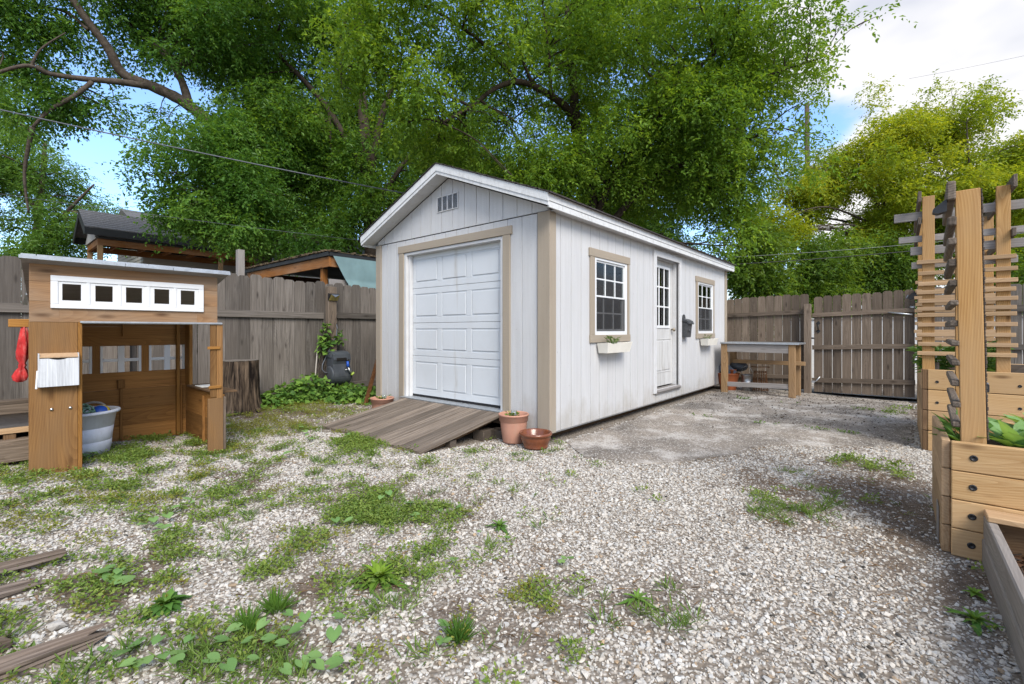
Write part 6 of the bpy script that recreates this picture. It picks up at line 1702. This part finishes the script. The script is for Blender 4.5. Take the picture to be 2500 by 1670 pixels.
leafy('tomato_plant', 'dense green plant between the two far trellis posts', 'plant', (6.22, -0.56, 0.72), 460, (0.20, 0.17), 0.30, 0.10, 0.42, [(0.09, 0.2, 0.05), (0.22, 0.36, 0.11)], upright=0.2)

# vines over the foot of the left fence
t = thing('vine_plant', 'heart leaved vine heaped against the fence under the hose reel', 'vine', (3.6, 7.1, 0))
parts = []
def vine_patch(c, r, n, L0, cols):
    d_ = unit(RNG.normal(size=(n, 3))); d_[:, 2] = np.abs(d_[:, 2])
    P = np.array(c) + d_ * (RNG.rand(n, 1) ** 0.35) * np.array(r)
    out = d_ * 0.6 + RNG.normal(size=(n, 3)) * 0.45 + np.array([-0.25, -0.45, -0.5])
    nn = d_ + np.array([-.2, -.5, 0.55]) + RNG.normal(size=(n, 3)) * 0.3
    L = L0 * (0.55 + 0.8 * RNG.rand(n)); tt = RNG.rand(n, 1) ** 1.3
    parts.append(leaves(P, out, nn, L, L * 0.9, np.array(cols[0]) * (1 - tt) + np.array(cols[1]) * tt, 0.12, 0.32))
VC = [(0.06, 0.14, 0.025), (0.20, 0.34, 0.06)]
for c, r, n in (((3.15, 7.25, 0.02), (0.42, 0.32, 0.32), 420), ((3.5, 7.2, 0.05), (0.42, 0.34, 0.42), 560), ((4.0, 6.95, 0.02), (0.5, 0.4, 0.26), 560), ((4.25, 6.5, 0.02), (0.35, 0.35, 0.25), 260), ((2.85, 7.1, 0.02), (0.3, 0.25, 0.16), 160), ((3.82, 7.36, 0.75), (0.09, 0.06, 0.45), 90), ((4.08, 7.36, 0.95), (0.10, 0.06, 0.25), 26), ((3.83, 7.34, 1.15), (0.05, 0.05, 0.25), 22)):
    vine_patch(c, r, n, 0.085, VC)
V, T, C = merge(parts); np_mesh('leaves', V - np.array([3.6, 7.1, 0], np.float32), T, M_['weed'], C, t)
mb = MB()
for k in range(16):
    x = random.uniform(3.2, 4.2); mb.tube([(x, 7.2, 0.02), (x * .5 + 1.92, 7.34, random.uniform(.3, .7)), (3.84 + random.uniform(-.08, .25), 7.36, random.uniform(.8, 1.5))], [0.006, 0.004, 0.003], 5)
mb.build('stem', M_['bark'], t)

# ================================================================== gravel
OBST = [(X0 - 0.02, X1, Y0 - 0.02, Y1 + 0.1), (3.25, 4.22, -2, -0.18), (5.94, 7.6, -2, -0.15), (0.8, 3.27, -2, -0.30), (0.272, 0.56, 4.86, 4.9)]
def ok_ground(x, y):
    m = np.ones(len(x), bool)
    for a, b, c, d_ in OBST: m &= ~((x > a) & (x < b) & (y > c) & (y < d_))
    m &= ~((x > 2.72) & (x < 3.72) & (y > 3.42 - (x - 2.7) * .15) & (y < 5.2 - (x - 2.7) * .25))
    return m
def on_slab(x, y, soft=0.0):
    m = np.zeros(len(x), bool)
    x = x + RNG.normal(size=len(x)) * soft; y = y + RNG.normal(size=len(x)) * soft * (x < 6.2)
    for p in SLABS: m |= in_poly(x, y, p)
    return m
def scatter(n, dmin, dmax):
    """points over the visible ground wedge, uniform over its area"""
    f = np.sqrt(dmin ** 2 + (dmax ** 2 - dmin ** 2) * RNG.rand(n)); r = (RNG.rand(n) * 2 - 1) * 1.2 * f
    x = CA * f + SA * r; y = SA * f - CA * r
    return x, y, f
def rock_variants(k, npts):
    out = []
    for i in range(k):
        bm = bmesh.new(); rs = np.random.RandomState(100 + i)
        for _ in range(npts):
            v = rs.normal(size=3); v /= np.linalg.norm(v); v *= rs.uniform(0.82, 1.0)
            bm.verts.new(v * np.array([1.0, rs.uniform(.75, .85), rs.uniform(.55, .75)]))
        r = bmesh.ops.convex_hull(bm, input=bm.verts[:])
        bmesh.ops.delete(bm, geom=[g for g in r['geom_interior'] if isinstance(g, bmesh.types.BMVert)], context='VERTS')
        bmesh.ops.triangulate(bm, faces=bm.faces[:])
        bm.verts.index_update()
        V = np.array([v.co[:] for v in bm.verts], np.float32); T = np.array([[v.index for v in f.verts] for f in bm.faces], np.int32)
        bm.free(); out.append((V, T))
    return out
def stones(name, x, y, size, variants, sink=0.25, flat=1.0, cols=None):
    n = len(x); rsv = RNG.randint(0, len(variants), n)
    yaw = RNG.rand(n) * 2 * np.pi; tl = RNG.normal(size=(n, 2)) * 0.22
    z = hz(x, y)
    tone = np.clip(RNG.normal(0.5, 0.22, n), 0, 1).reshape(-1, 1); warm = RNG.rand(n, 1)
    c = np.array([0.37, 0.345, 0.305]) * (1 - tone) + np.array([0.60, 0.575, 0.53]) * tone
    c = c * (np.array([1.04, 0.99, 0.93]) * warm + np.array([0.97, 1.0, 1.04]) * (1 - warm))
    br = RNG.rand(n) < 0.035; c[br] = c[br] * np.array([0.75, 0.6, 0.45])
    dk = RNG.rand(n) < 0.012; c[dk] = c[dk] * 0.15
    Vs = []; Ts = []; Cs = []; o = 0
    for k, (V, T) in enumerate(variants):
        s_ = np.where(rsv == k)[0]
        if len(s_) == 0: continue
        m = len(s_); nv = len(V)
        A = V[None, :, :] * np.ones((m, 1, 1)) * size[s_].reshape(-1, 1, 1) * np.stack([np.ones(m), 0.75 + 0.35 * RNG.rand(m), flat * (0.7 + 0.5 * RNG.rand(m))], 1)[:, None, :]
        # tilt, then turn
        ax, ay = tl[s_, 0], tl[s_, 1]
        yv = A[..., 1] * np.cos(ax)[:, None] - A[..., 2] * np.sin(ax)[:, None]; zv = A[..., 1] * np.sin(ax)[:, None] + A[..., 2] * np.cos(ax)[:, None]
        xv = A[..., 0] * np.cos(ay)[:, None] + zv * np.sin(ay)[:, None]; zv = -A[..., 0] * np.sin(ay)[:, None] + zv * np.cos(ay)[:, None]
        cw, sw = np.cos(yaw[s_])[:, None], np.sin(yaw[s_])[:, None]
        B = np.stack([xv * cw - yv * sw + x[s_][:, None], xv * sw + yv * cw + y[s_][:, None], zv + (z[s_] + size[s_] * (0.55 - sink) * flat)[:, None]], 2)
        Vs.append(B.reshape(-1, 3)); Ts.append((T[None] + (np.arange(m) * nv)[:, None, None]).reshape(-1, 3) + o); Cs.append(np.repeat(c[s_], nv, 0)); o += m * nv
    ob = np_mesh(name, np.concatenate(Vs), np.concatenate(Ts), M_['stone'], np.concatenate(Cs))
    return tag(ob, None, None, None, 'stuff')
big = rock_variants(24, 18); small = rock_variants(12, 10)
GREEN_PX = [(900, 1245, 150, 55, 1), (1040, 1260, 90, 35, .8), (760, 1330, 110, 45, .95), (640, 1400, 90, 40, .7), (880, 1310, 100, 40, 1)]
def keep_stone(x, y):
    px, py, f = to_px(x, y, hz(x, y)); s_ = soil_at(x, y)
    k = 1.0 - 0.88 * s_ - 0.55 * layout_map(px, py, GREEN_PX)
    k = np.where(py < 1010, k * 0.8, k)
    return RNG.rand(len(x)) < k
x, y, f = scatter(115000, 1.25, 5.2); m = ok_ground(x, y) & ~on_slab(x, y, 0.17) & keep_stone(x, y); x, y, f = x[m], y[m], f[m]
sz = 0.0062 + 0.0095 * RNG.rand(len(x)) ** 2.6 + 0.007 * (RNG.rand(len(x)) < 0.03)
tag(stones('gravel', x, y, sz, big, 0.3, 0.82), 'loose white limestone gravel covering the yard', 'gravel')
x, y, f = scatter(24000, 5.2, 8.6); m = ok_ground(x, y) & ~on_slab(x, y) & (y < 7.4) & (x < 10.2) & keep_stone(x, y); x, y = x[m], y[m]
tag(stones('gravel', x, y, 0.0095 + 0.009 * RNG.rand(len(x)), small), 'distant loose gravel along the fence and around the shed', 'gravel')
x, y, f = scatter(60000, 1.25, 5.0); m = ok_ground(x, y) & ~on_slab(x, y, 0.25) & (RNG.rand(len(x)) > 0.8 * soil_at(x, y)); x, y = x[m], y[m]
tag(stones('fine_gravel', x, y, 0.003 + 0.005 * RNG.rand(len(x)), small, 0.2), 'fine pale grit between the larger gravel stones', 'gravel')
x, y, f = scatter(26000, 3.2, 10.2); m = on_slab(x, y) & ok_ground(x, y); x, y = x[m], y[m]
m = RNG.rand(len(x)) < np.clip(0.25 + 1.1 * (vnoise(x, y, 0.8, 9) - 0.35), 0.03, 1); x, y = x[m], y[m]
o = stones('fine_gravel', x, y, 0.004 + 0.006 * RNG.rand(len(x)), small, -0.6); tag(o, 'scattered grit lying on the worn concrete slabs', 'gravel')
# a few large single stones
for px, py, s_, lab in ((955, 1462, 0.046, 'pale limestone rock just in front of the dock rosette'), (850, 1618, 0.05, 'large pale rock at the bottom among bindweed leaves'), (680, 1502, 0.03, 'pale triangular stone beside two grass tufts'),
                        (140, 1545, 0.055, 'flat whitish rock between the tan timber and clover, lower left'), (50, 1505, 0.045, 'white rock at the end of the dark edged timber')):
    p = ground_pt(px, py)
    V, T = big[int(px) % 24]
    ob = np_mesh('limestone_rock', V * s_ * 0.8 * np.array([1.0, 0.85, 0.7]), T, M_['stone'], np.tile(np.array([0.43, 0.405, 0.37]), (len(V), 1)))
    ob.location = (p.x, p.y, hzf(p.x, p.y) + s_ * 0.3); ob.rotation_euler = (0.2, 0.1, px)
    ob['category'] = 'rock'; ob['group'] = 'larger limestone rocks in the gravel'; ob['label'] = lab
# dark fallen litter on the concrete and by the fence
x, y, f = scatter(12000, 4.0, 10.2); m = (on_slab(x, y) | (x > 8.2)) & ok_ground(x, y) & (x < 10.3) & (y < 2.65); x, y = x[m], y[m]
m = RNG.rand(len(x)) < sstep(5.4, 9.2, x); x, y = x[m], y[m]; n = len(x)
a = RNG.rand(n) * 6.3
P = np.stack([x, y, hz(x, y) + 0.014], 1); D = np.stack([np.cos(a), np.sin(a), RNG.rand(n) * 0.5], 1)
V, T, C = leaves(P, D, np.tile([0, 0, 1.0], (n, 1)) + RNG.normal(size=(n, 3)) * .4, 0.018 + 0.022 * RNG.rand(n), 0.012 + 0.01 * RNG.rand(n), np.tile([0.035, 0.022, 0.016], (n, 1)) * (0.6 + RNG.rand(n, 1)))
tag(np_mesh('leaf_litter', V, T, M_['weed'], C), 'dark fallen leaf litter scattered on the far concrete', 'leaf litter', None, 'stuff')
# dry twigs and straw
x, y, f = scatter(16000, 1.3, 6.5); m = ok_ground(x, y) & ~on_slab(x, y) & (RNG.rand(len(x)) < 0.12 + soil_at(x, y)) & (y > 0.0); x, y = x[m], y[m]; n = len(x)
a = RNG.rand(n) * 6.3; P = np.stack([x, y, hz(x, y) + 0.012 + 0.010 * RNG.rand(n)], 1)
V, T, C = leaves(P, np.stack([np.cos(a), np.sin(a), RNG.normal(size=n) * .15], 1), np.tile([0, 0, 1.0], (n, 1)), 0.03 + 0.07 * RNG.rand(n), np.full(n, 0.004), np.tile([0.22, 0.14, 0.075], (n, 1)) * (0.4 + RNG.rand(n, 1)))
tag(np_mesh('dry_straw', V, T, M_['weed'], C), 'dry brown straw and twigs on the bare soil', 'straw', None, 'stuff')

# ================================================================== weeds
def weeds_at(n, blobs, dmin, dmax, base=0.0, thr=0.35, cl_s=0.16, seed=21):
    x, y, f = scatter(n, dmin, dmax)
    px, py, _ = to_px(x, y, hz(x, y))
    m = layout_map(px, py, blobs)
    v = vnoise(x, y, cl_s, seed) * 0.65 + vnoise(x, y, cl_s * 0.45, seed + 1) * 0.35
    base = base * np.clip(1.25 - px / 1300.0, 0.0, 1.0) + 0.0 * px
    k = np.clip((np.maximum(m, base) + (v - 0.5) * 1.5 - thr) * 3.0, 0, 1)
    k = np.where(m + base < 0.04, 0, k)
    keep = (RNG.rand(n) < k) & ok_ground(x, y) & (px > -120) & (px < 2620) & (y < 7.45)
    return x[keep], y[keep]
CLOVER = [(900, 1250, 170, 55, .82), (1060, 1265, 90, 40, .65), (760, 1335, 120, 50, .75), (640, 1400, 90, 40, .8), (1090, 1370, 90, 45, .7), (1000, 1400, 80, 30, .7), (560, 1200, 70, 25, .6), (550, 1215, 60, 25, .5),
          (230, 1440, 60, 50, .6), (330, 1120, 70, 20, .9), (360, 1075, 60, 14, .8), (880, 1085, 60, 26, 1.1), (560, 1250, 40, 20, .5), (430, 1310, 60, 40, .7), (330, 1560, 140, 60, .7), (1310, 1470, 60, 40, .5), (1860, 1225, 40, 20, .7),
          (2130, 1230, 25, 15, .7), (2160, 1160, 60, 20, .5), (2060, 1130, 40, 10, .8), (1350, 1600, 120, 40, .35), (1590, 1220, 30, 15, .4), (50, 1200, 60, 30, .6), (180, 1380, 60, 30, .5), (2400, 1400, 30, 30, .6), (2380, 1560, 40, 30, .5), (2190, 1010, 60, 12, .9), (780, 1000, 120, 22, .5), (200, 1240, 90, 25, .5), (480, 1090, 50, 14, .5), (90, 1130, 70, 30, .7)]
def clover(x, y, L0, hmax, per, cols, jit, upr=0.5):
    n = len(x); idx = np.repeat(np.arange(n), per); m = len(idx)
    a = RNG.rand(m) * 6.3; j = jit * np.sqrt(RNG.rand(m)); h = hmax * RNG.rand(m)
    xx = x[idx] + np.cos(a) * j; yy = y[idx] + np.sin(a) * j
    P = np.stack([xx, yy, hz(xx, yy) + 0.012 + h], 1)
    D = np.stack([np.cos(a), np.sin(a), np.full(m, upr)], 1) + RNG.normal(size=(m, 3)) * 0.5
    nn = np.array([0, 0, 1.0]) + RNG.normal(size=(m, 3)) * 0.4
    L = L0 * (0.5 + 0.9 * RNG.rand(m)); tt = np.clip(RNG.rand(n)[idx] * 0.6 + RNG.rand(m) * 0.4, 0, 1).reshape(-1, 1)
    return leaves(P, D, nn, L, L * 0.62, np.array(cols[0]) * (1 - tt) + np.array(cols[1]) * tt)
def blades(x, y, L0, per, cols, jit, spread=0.7):
    n = len(x); idx = np.repeat(np.arange(n), per); m = len(idx)
    a = RNG.rand(m) * 6.3; j = jit * RNG.rand(m)
    xx = x[idx] + np.cos(a) * j; yy = y[idx] + np.sin(a) * j
    P = np.stack([xx, yy, hz(xx, yy) + 0.004], 1)
    D = np.stack([np.cos(a) * spread, np.sin(a) * spread, np.full(m, 1.0)], 1) + RNG.normal(size=(m, 3)) * 0.3
    nn = np.stack([-np.sin(a), np.cos(a), np.zeros(m)], 1) * 0.2 - D * 0.0 + np.stack([-np.cos(a), -np.sin(a), np.full(m, .6)], 1)
    L = L0 * (0.5 + 0.8 * RNG.rand(m)); tt = RNG.rand(n)[idx].reshape(-1, 1) * .7 + .3 * RNG.rand(m, 1)
    return leaves(P, D, nn, L, L * 0.085 + 0.001, np.array(cols[0]) * (1 - tt) + np.array(cols[1]) * tt, 0.1, 0.35)
parts = []
x, y = weeds_at(60000, CLOVER, 1.3, 5.5, 0.33, 0.38, .11); parts.append(clover(x, y, 0.019, 0.032, 9, [(0.07, 0.15, 0.025), (0.26, 0.33, 0.07)], 0.045))
x, y = weeds_at(12000, CLOVER, 3.5, 8.0, 0.16, 0.42, .25, 33); parts.append(clover(x, y, 0.026, 0.04, 8, [(0.08, 0.15, 0.025), (0.22, 0.31, 0.055)], 0.06))
V, T, C = merge(parts); tag(np_mesh('clover', V, T, M_['weed'], C), 'low green clover and small leaved weeds in the gravel', 'weeds', None, 'stuff')
YELL = [(300, 1230, 150, 30, .8), (150, 1170, 90, 20, .7), (640, 1040, 140, 25, 1.0), (720, 1000, 110, 18, 1.0), (560, 1100, 60, 16, .9), (480, 1150, 60, 20, .6), (1300, 1440, 40, 20, .9), (1330, 1490, 40, 20, .8), (1130, 1640, 60, 30, .7), (860, 1040, 90, 20, .6), (980, 1370, 40, 20, .4), (1110, 1560, 40, 20, .5), (60, 1290, 80, 30, .5), (420, 1180, 80, 15, .6)]
x, y = weeds_at(50000, YELL, 1.4, 7.8, 0.12, 0.32, .14, 44)
V, T, C = clover(x, y, 0.016, 0.034, 11, [(0.15, 0.16, 0.03), (0.27, 0.29, 0.05)], 0.035); tag(np_mesh('moss', V, T, M_['weed'], C), 'yellowish mossy ground cover between the stones', 'moss', None, 'stuff')
GRASS = [(200, 1640, 160, 40, .9), (460, 1480, 90, 30, .6), (620, 1580, 120, 30, .6), (900, 1240, 150, 60, .8), (760, 1330, 120, 50, .6), (580, 1330, 80, 40, .6), (520, 1370, 60, 35, .6), (350, 1600, 200, 60, .9), (560, 1640, 200, 50, .9), (1480, 1600, 140, 60, .6), (1350, 1560, 130, 60, .55), (1650, 1420, 60, 30, .5), (1700, 1560, 140, 60, .5), (1860, 1260, 50, 30, .6), (1800, 1320, 40, 20, .6), (1250, 1590, 120, 50, .4), (1000, 1620, 90, 40, .5), (2060, 1250, 160, 60, .35), (240, 1480, 60, 30, .5), (700, 1050, 160, 30, .3), (1990, 1165, 90, 20, .3), (1600, 1650, 160, 30, .7), (1220, 1330, 40, 25, .5)]
x, y = weeds_at(34000, GRASS, 1.3, 5.5, 0.2, 0.40, .18, 55)
V, T, C = blades(x, y, 0.062, 6, [(0.06, 0.13, 0.025), (0.20, 0.29, 0.06)], 0.03, 1.1); tag(np_mesh('grass', V, T, M_['weed'], C), 'thin green grass blades coming up through the gravel', 'grass', None, 'stuff')
# seams of the slabs
xs_ = np.concatenate([6.315 + RNG.normal(size=70) * .015, 8.372 + RNG.normal(size=90) * .015]); ys_ = RNG.rand(160) * 2.6 - 0.05
k = vnoise(xs_, ys_, .25, 66) > 0.55; xs_, ys_ = xs_[k], ys_[k]
V, T, C = clover(xs_, ys_, 0.022, 0.03, 9, [(0.06, 0.13, 0.02), (0.15, 0.25, 0.04)], 0.03); tag(np_mesh('joint_weeds', V, T, M_['weed'], C), 'small weeds growing in the joints of the concrete', 'weeds', None, 'stuff')

# single plants one can point at
def rosette(label, px, py, n, L0, wr, cols, upright=0.35, group=None, name='weed_rosette', pos=None, cat='weed', droop=1.0):
    if pos is None:
        p = ground_pt(px, py); pos = (p.x, p.y, hzf(p.x, p.y))
    t = thing(name, label, cat, pos, group)
    a = np.arange(n) * 2.4 + RNG.rand(n) * .4; u = (np.arange(n) + 0.5) / n
    parts = []
    segs = 5
    V = []; T = []; C = []; o = 0
    for i in range(n):
        L = L0 * (0.55 + 0.5 * RNG.rand()) * (0.6 + 0.4 * u[i]); w = L * wr
        el = min(1.45, (1 - u[i]) * 1.1 + upright * 0.4)
        dx, dy = math.cos(a[i]), math.sin(a[i])
        c = np.array(cols[0]) * u[i] + np.array(cols[1]) * (1 - u[i]); c = c * (0.8 + .4 * RNG.rand())
        pts = []
        for s_ in range(segs + 1):
            q = s_ / segs
            hh = L * (math.sin(el) * q - 0.45 * droop * q * q * (1.2 if u[i] > .4 else .6)) + 0.015
            rr = L * q * (math.cos(el) + 0.25 * q)
            wv = w * 0.5 * (math.sin(math.pi * min(1, q * 0.9 + 0.08)) ** 0.8) * (1 + 0.22 * math.sin(q * 19 + i)) if s_ < segs else 0.001
            pts.append((rr, hh, wv))
        for rr, hh, wv in pts:
            for sg in (-1, 0, 1):
                V.append((dx * rr - dy * wv * sg, dy * rr + dx * wv * sg, max(0.008, hh) + (0.25 * wv if sg else 0))); C.append(c * (1.15 if sg == 0 else 1))
        for s_ in range(segs):
            b = o + s_ * 3
            for k in (0, 1): T += [(b + k, b + k + 1, b + k + 4), (b + k, b + k + 4, b + k + 3)]
        o += 3 * (segs + 1)
    np_mesh('leaves', np.array(V, np.float32), np.array(T, np.int32), M_['weed'], np.array(C), t, True)
    return t
rosette('large broadleaf dock rosette in the middle foreground', 925, 1420, 46, 0.15, 0.25, [(0.09, 0.19, 0.035), (0.17, 0.27, 0.02)])
rosette('leafy dark green weed clump left of the dock rosette', 405, 1490, 60, 0.10, 0.36, [(0.05, 0.135, 0.025), (0.10, 0.2, 0.035)])
rosette('spiky small dandelion rosette on the right side gravel', 1555, 1470, 16, 0.085, 0.22, [(0.09, 0.19, 0.03), (0.16, 0.28, 0.05)])
rosette('small green weed rosette among the stones past the clover patch', 1220, 1290, 22, 0.09, 0.25, [(0.07, 0.16, 0.03), (0.13, 0.24, 0.04)])
rosette('green ferny weed beside the foot of the low timber bed', 2380, 1525, 18, 0.09, 0.3, [(0.07, 0.17, 0.03), (0.15, 0.27, 0.04)])
rosette('bright leafy weed at the near corner of the raised bed', 2380, 1460, 14, 0.05, 0.5, [(0.10, 0.21, 0.03), (0.18, 0.30, 0.04)])
HO = [(0.14, 0.28, 0.08), (0.28, 0.44, 0.18)]
rosette('broad leaved pale green plant behind the near bed front board', 0, 0, 40, 0.30, 0.36, HO, 1.5, 'broad leaved plants in the nearest raised bed', 'hosta_plant', (3.52, -0.47, 0.5), 'plant', 0.5)
rosette('broad leaved pale green plant deeper in the nearest raised bed', 0, 0, 40, 0.36, 0.34, HO, 1.6, 'broad leaved plants in the nearest raised bed', 'hosta_plant', (3.80, -0.62, 0.5), 'plant', 0.5)
rosette('broad leaved green plant at the right frame edge of the near bed', 0, 0, 34, 0.32, 0.36, HO, 1.5, 'broad leaved plants in the nearest raised bed', 'hosta_plant', (3.48, -0.68, 0.5), 'plant', 0.5)
def tuft(label, px, py, n, L0):
    p = ground_pt(px, py); t = thing('grass_tuft', label, 'grass tuft', (p.x, p.y, hzf(p.x, p.y)), 'grass tufts in the foreground')
    V, T, C = blades(np.full(1, p.x), np.full(1, p.y), L0, n, [(0.05, 0.13, 0.02), (0.14, 0.26, 0.04)], 0.03, 0.55)
    np_mesh('blades', V - np.array([p.x, p.y, hzf(p.x, p.y)], np.float32), T, M_['weed'], C, t)
tuft('grass tuft behind the pale stone in the lower left foreground', 675, 1495, 120, 0.085)
tuft('grass tuft nearer the camera, left of the pale stone', 605, 1540, 110, 0.08)
tuft('spiky yellowish grass tuft in the bottom middle gravel', 1120, 1570, 130, 0.075)
# heart-leaved bindweed
def hearts(label, pts, L0, cols, group=None):
    t = thing('bindweed', label, 'bindweed', (0, 0, 0), group)
    c0 = ground_pt(*pts[0]); t.location = (c0.x, c0.y, hzf(c0.x, c0.y))
    V = []; T = []; C = []; o = 0; stems = MB()
    for px, py in pts:
        p = ground_pt(px, py); h = random.uniform(.03, .065); L = L0 * random.uniform(.5, 1.0); az = random.uniform(0, 6.28); pit = random.uniform(-.15, .45)
        c = np.array(cols[0]) + (np.array(cols[1]) - np.array(cols[0])) * random.random()
        out = []
        for k in range(17):
            q = 2 * math.pi * k / 16 - math.pi
            rr = (1 - 0.28 * math.cos(q)) * 0.5 * (0.45 if k in (0, 16) else 1)   # notch at the stalk
            rr *= 1 + 0.35 * math.exp(-(q / 0.35) ** 2)
            out.append((rr * math.cos(q), rr * math.sin(q) * 0.95))
        z0 = hzf(p.x, p.y)
        def put(u, w):
            z = h - u * math.sin(pit) * L - 0.35 * L * u * u * (1 if u > 0 else 0) + 0.22 * L * abs(w)
            X = u * L * math.cos(pit); Y = w * L
            return (p.x + X * math.cos(az) - Y * math.sin(az), p.y + X * math.sin(az) + Y * math.cos(az), z0 + max(z, 0.012))
        V.append(put(-0.2, 0)); V.append(put(0.3, 0)); C += [c * 1.1, c * 1.1]
        for u, w in out: V.append(put(u, w)); C.append(c)
        for k in range(16): T.append((o + 1, o + 2 + k, o + 3 + k))
        o += 19
        e = put(-0.2, 0); stems.tube([(e[0], e[1], z0), (e[0] + .004, e[1], z0 + h * .5), e], [0.0025, 0.002, 0.0015], 5)
    np_mesh('leaves', np.array(V, np.float32) - np.array(list(t.location), np.float32), np.array(T, np.int32), M_['weed'], np.array(C), t, True)
HC = [(0.13, 0.25, 0.075), (0.22, 0.36, 0.12)]
hearts('bindweed seedlings with heart leaves by the bare soil, lower left', [(705, 1530), (745, 1535), (700, 1555), (720, 1565), (640, 1560), (660, 1585), (570, 1565), (600, 1600), (545, 1590), (830, 1540), (815, 1570), (690, 1600)], 0.062, HC, 'bindweed patches in the gravel')
hearts('bindweed seedlings with heart leaves at the bottom, left of the middle', [(740, 1640), (770, 1630), (820, 1625), (700, 1655), (820, 1660), (780, 1665), (620, 1650), (560, 1655)], 0.06, HC, 'bindweed patches in the gravel')
hearts('bindweed creeping over stones left of the clover patch', [(340, 1290), (375, 1300), (360, 1315), (410, 1290), (400, 1325), (385, 1310), (430, 1270), (345, 1310), (375, 1330), (460, 1245), (470, 1255)], 0.062, HC, 'bindweed patches in the gravel')
hearts('single large bindweed leaves beside the silvery rotten timber', [(265, 1425), (275, 1445), (290, 1440), (310, 1450), (255, 1440)], 0.085, HC, 'bindweed patches in the gravel')
hearts('pair of heart leaves beside the playhouse pillar foot', [(212, 1143), (228, 1137), (205, 1150)], 0.10, HC, 'bindweed patches in the gravel')
hearts('bindweed leaves standing out on the green clover patch', [(820, 1290), (850, 1295), (950, 1225), (930, 1235), (1000, 1245), (1075, 1255), (1120, 1260), (660, 1238), (1010, 1270)], 0.065, HC, 'bindweed patches in the gravel')
hearts('scattered heart leaves in the gravel at middle right', [(1378, 1378), (1392, 1388), (1370, 1385), (1085, 1560), (1078, 1590), (1090, 1600), (1170, 1312), (1240, 1335), (1110, 1385), (1265, 1270)], 0.05, HC, 'bindweed patches in the gravel')
hearts('bindweed mixed with grass at the bottom left, beside the thick timber', [(300, 1620), (330, 1600), (350, 1640), (280, 1645), (400, 1630), (430, 1650), (460, 1600), (385, 1590), (250, 1610), (310, 1660), (440, 1625), (520, 1640)], 0.06, HC, 'bindweed patches in the gravel')
hearts('heart leaves growing along the ramp front edge', [(745, 1062), (750, 1075), (850, 1072), (760, 1080), (700, 1120), (845, 1050), (735, 1052)], 0.10, HC, 'bindweed patches in the gravel')
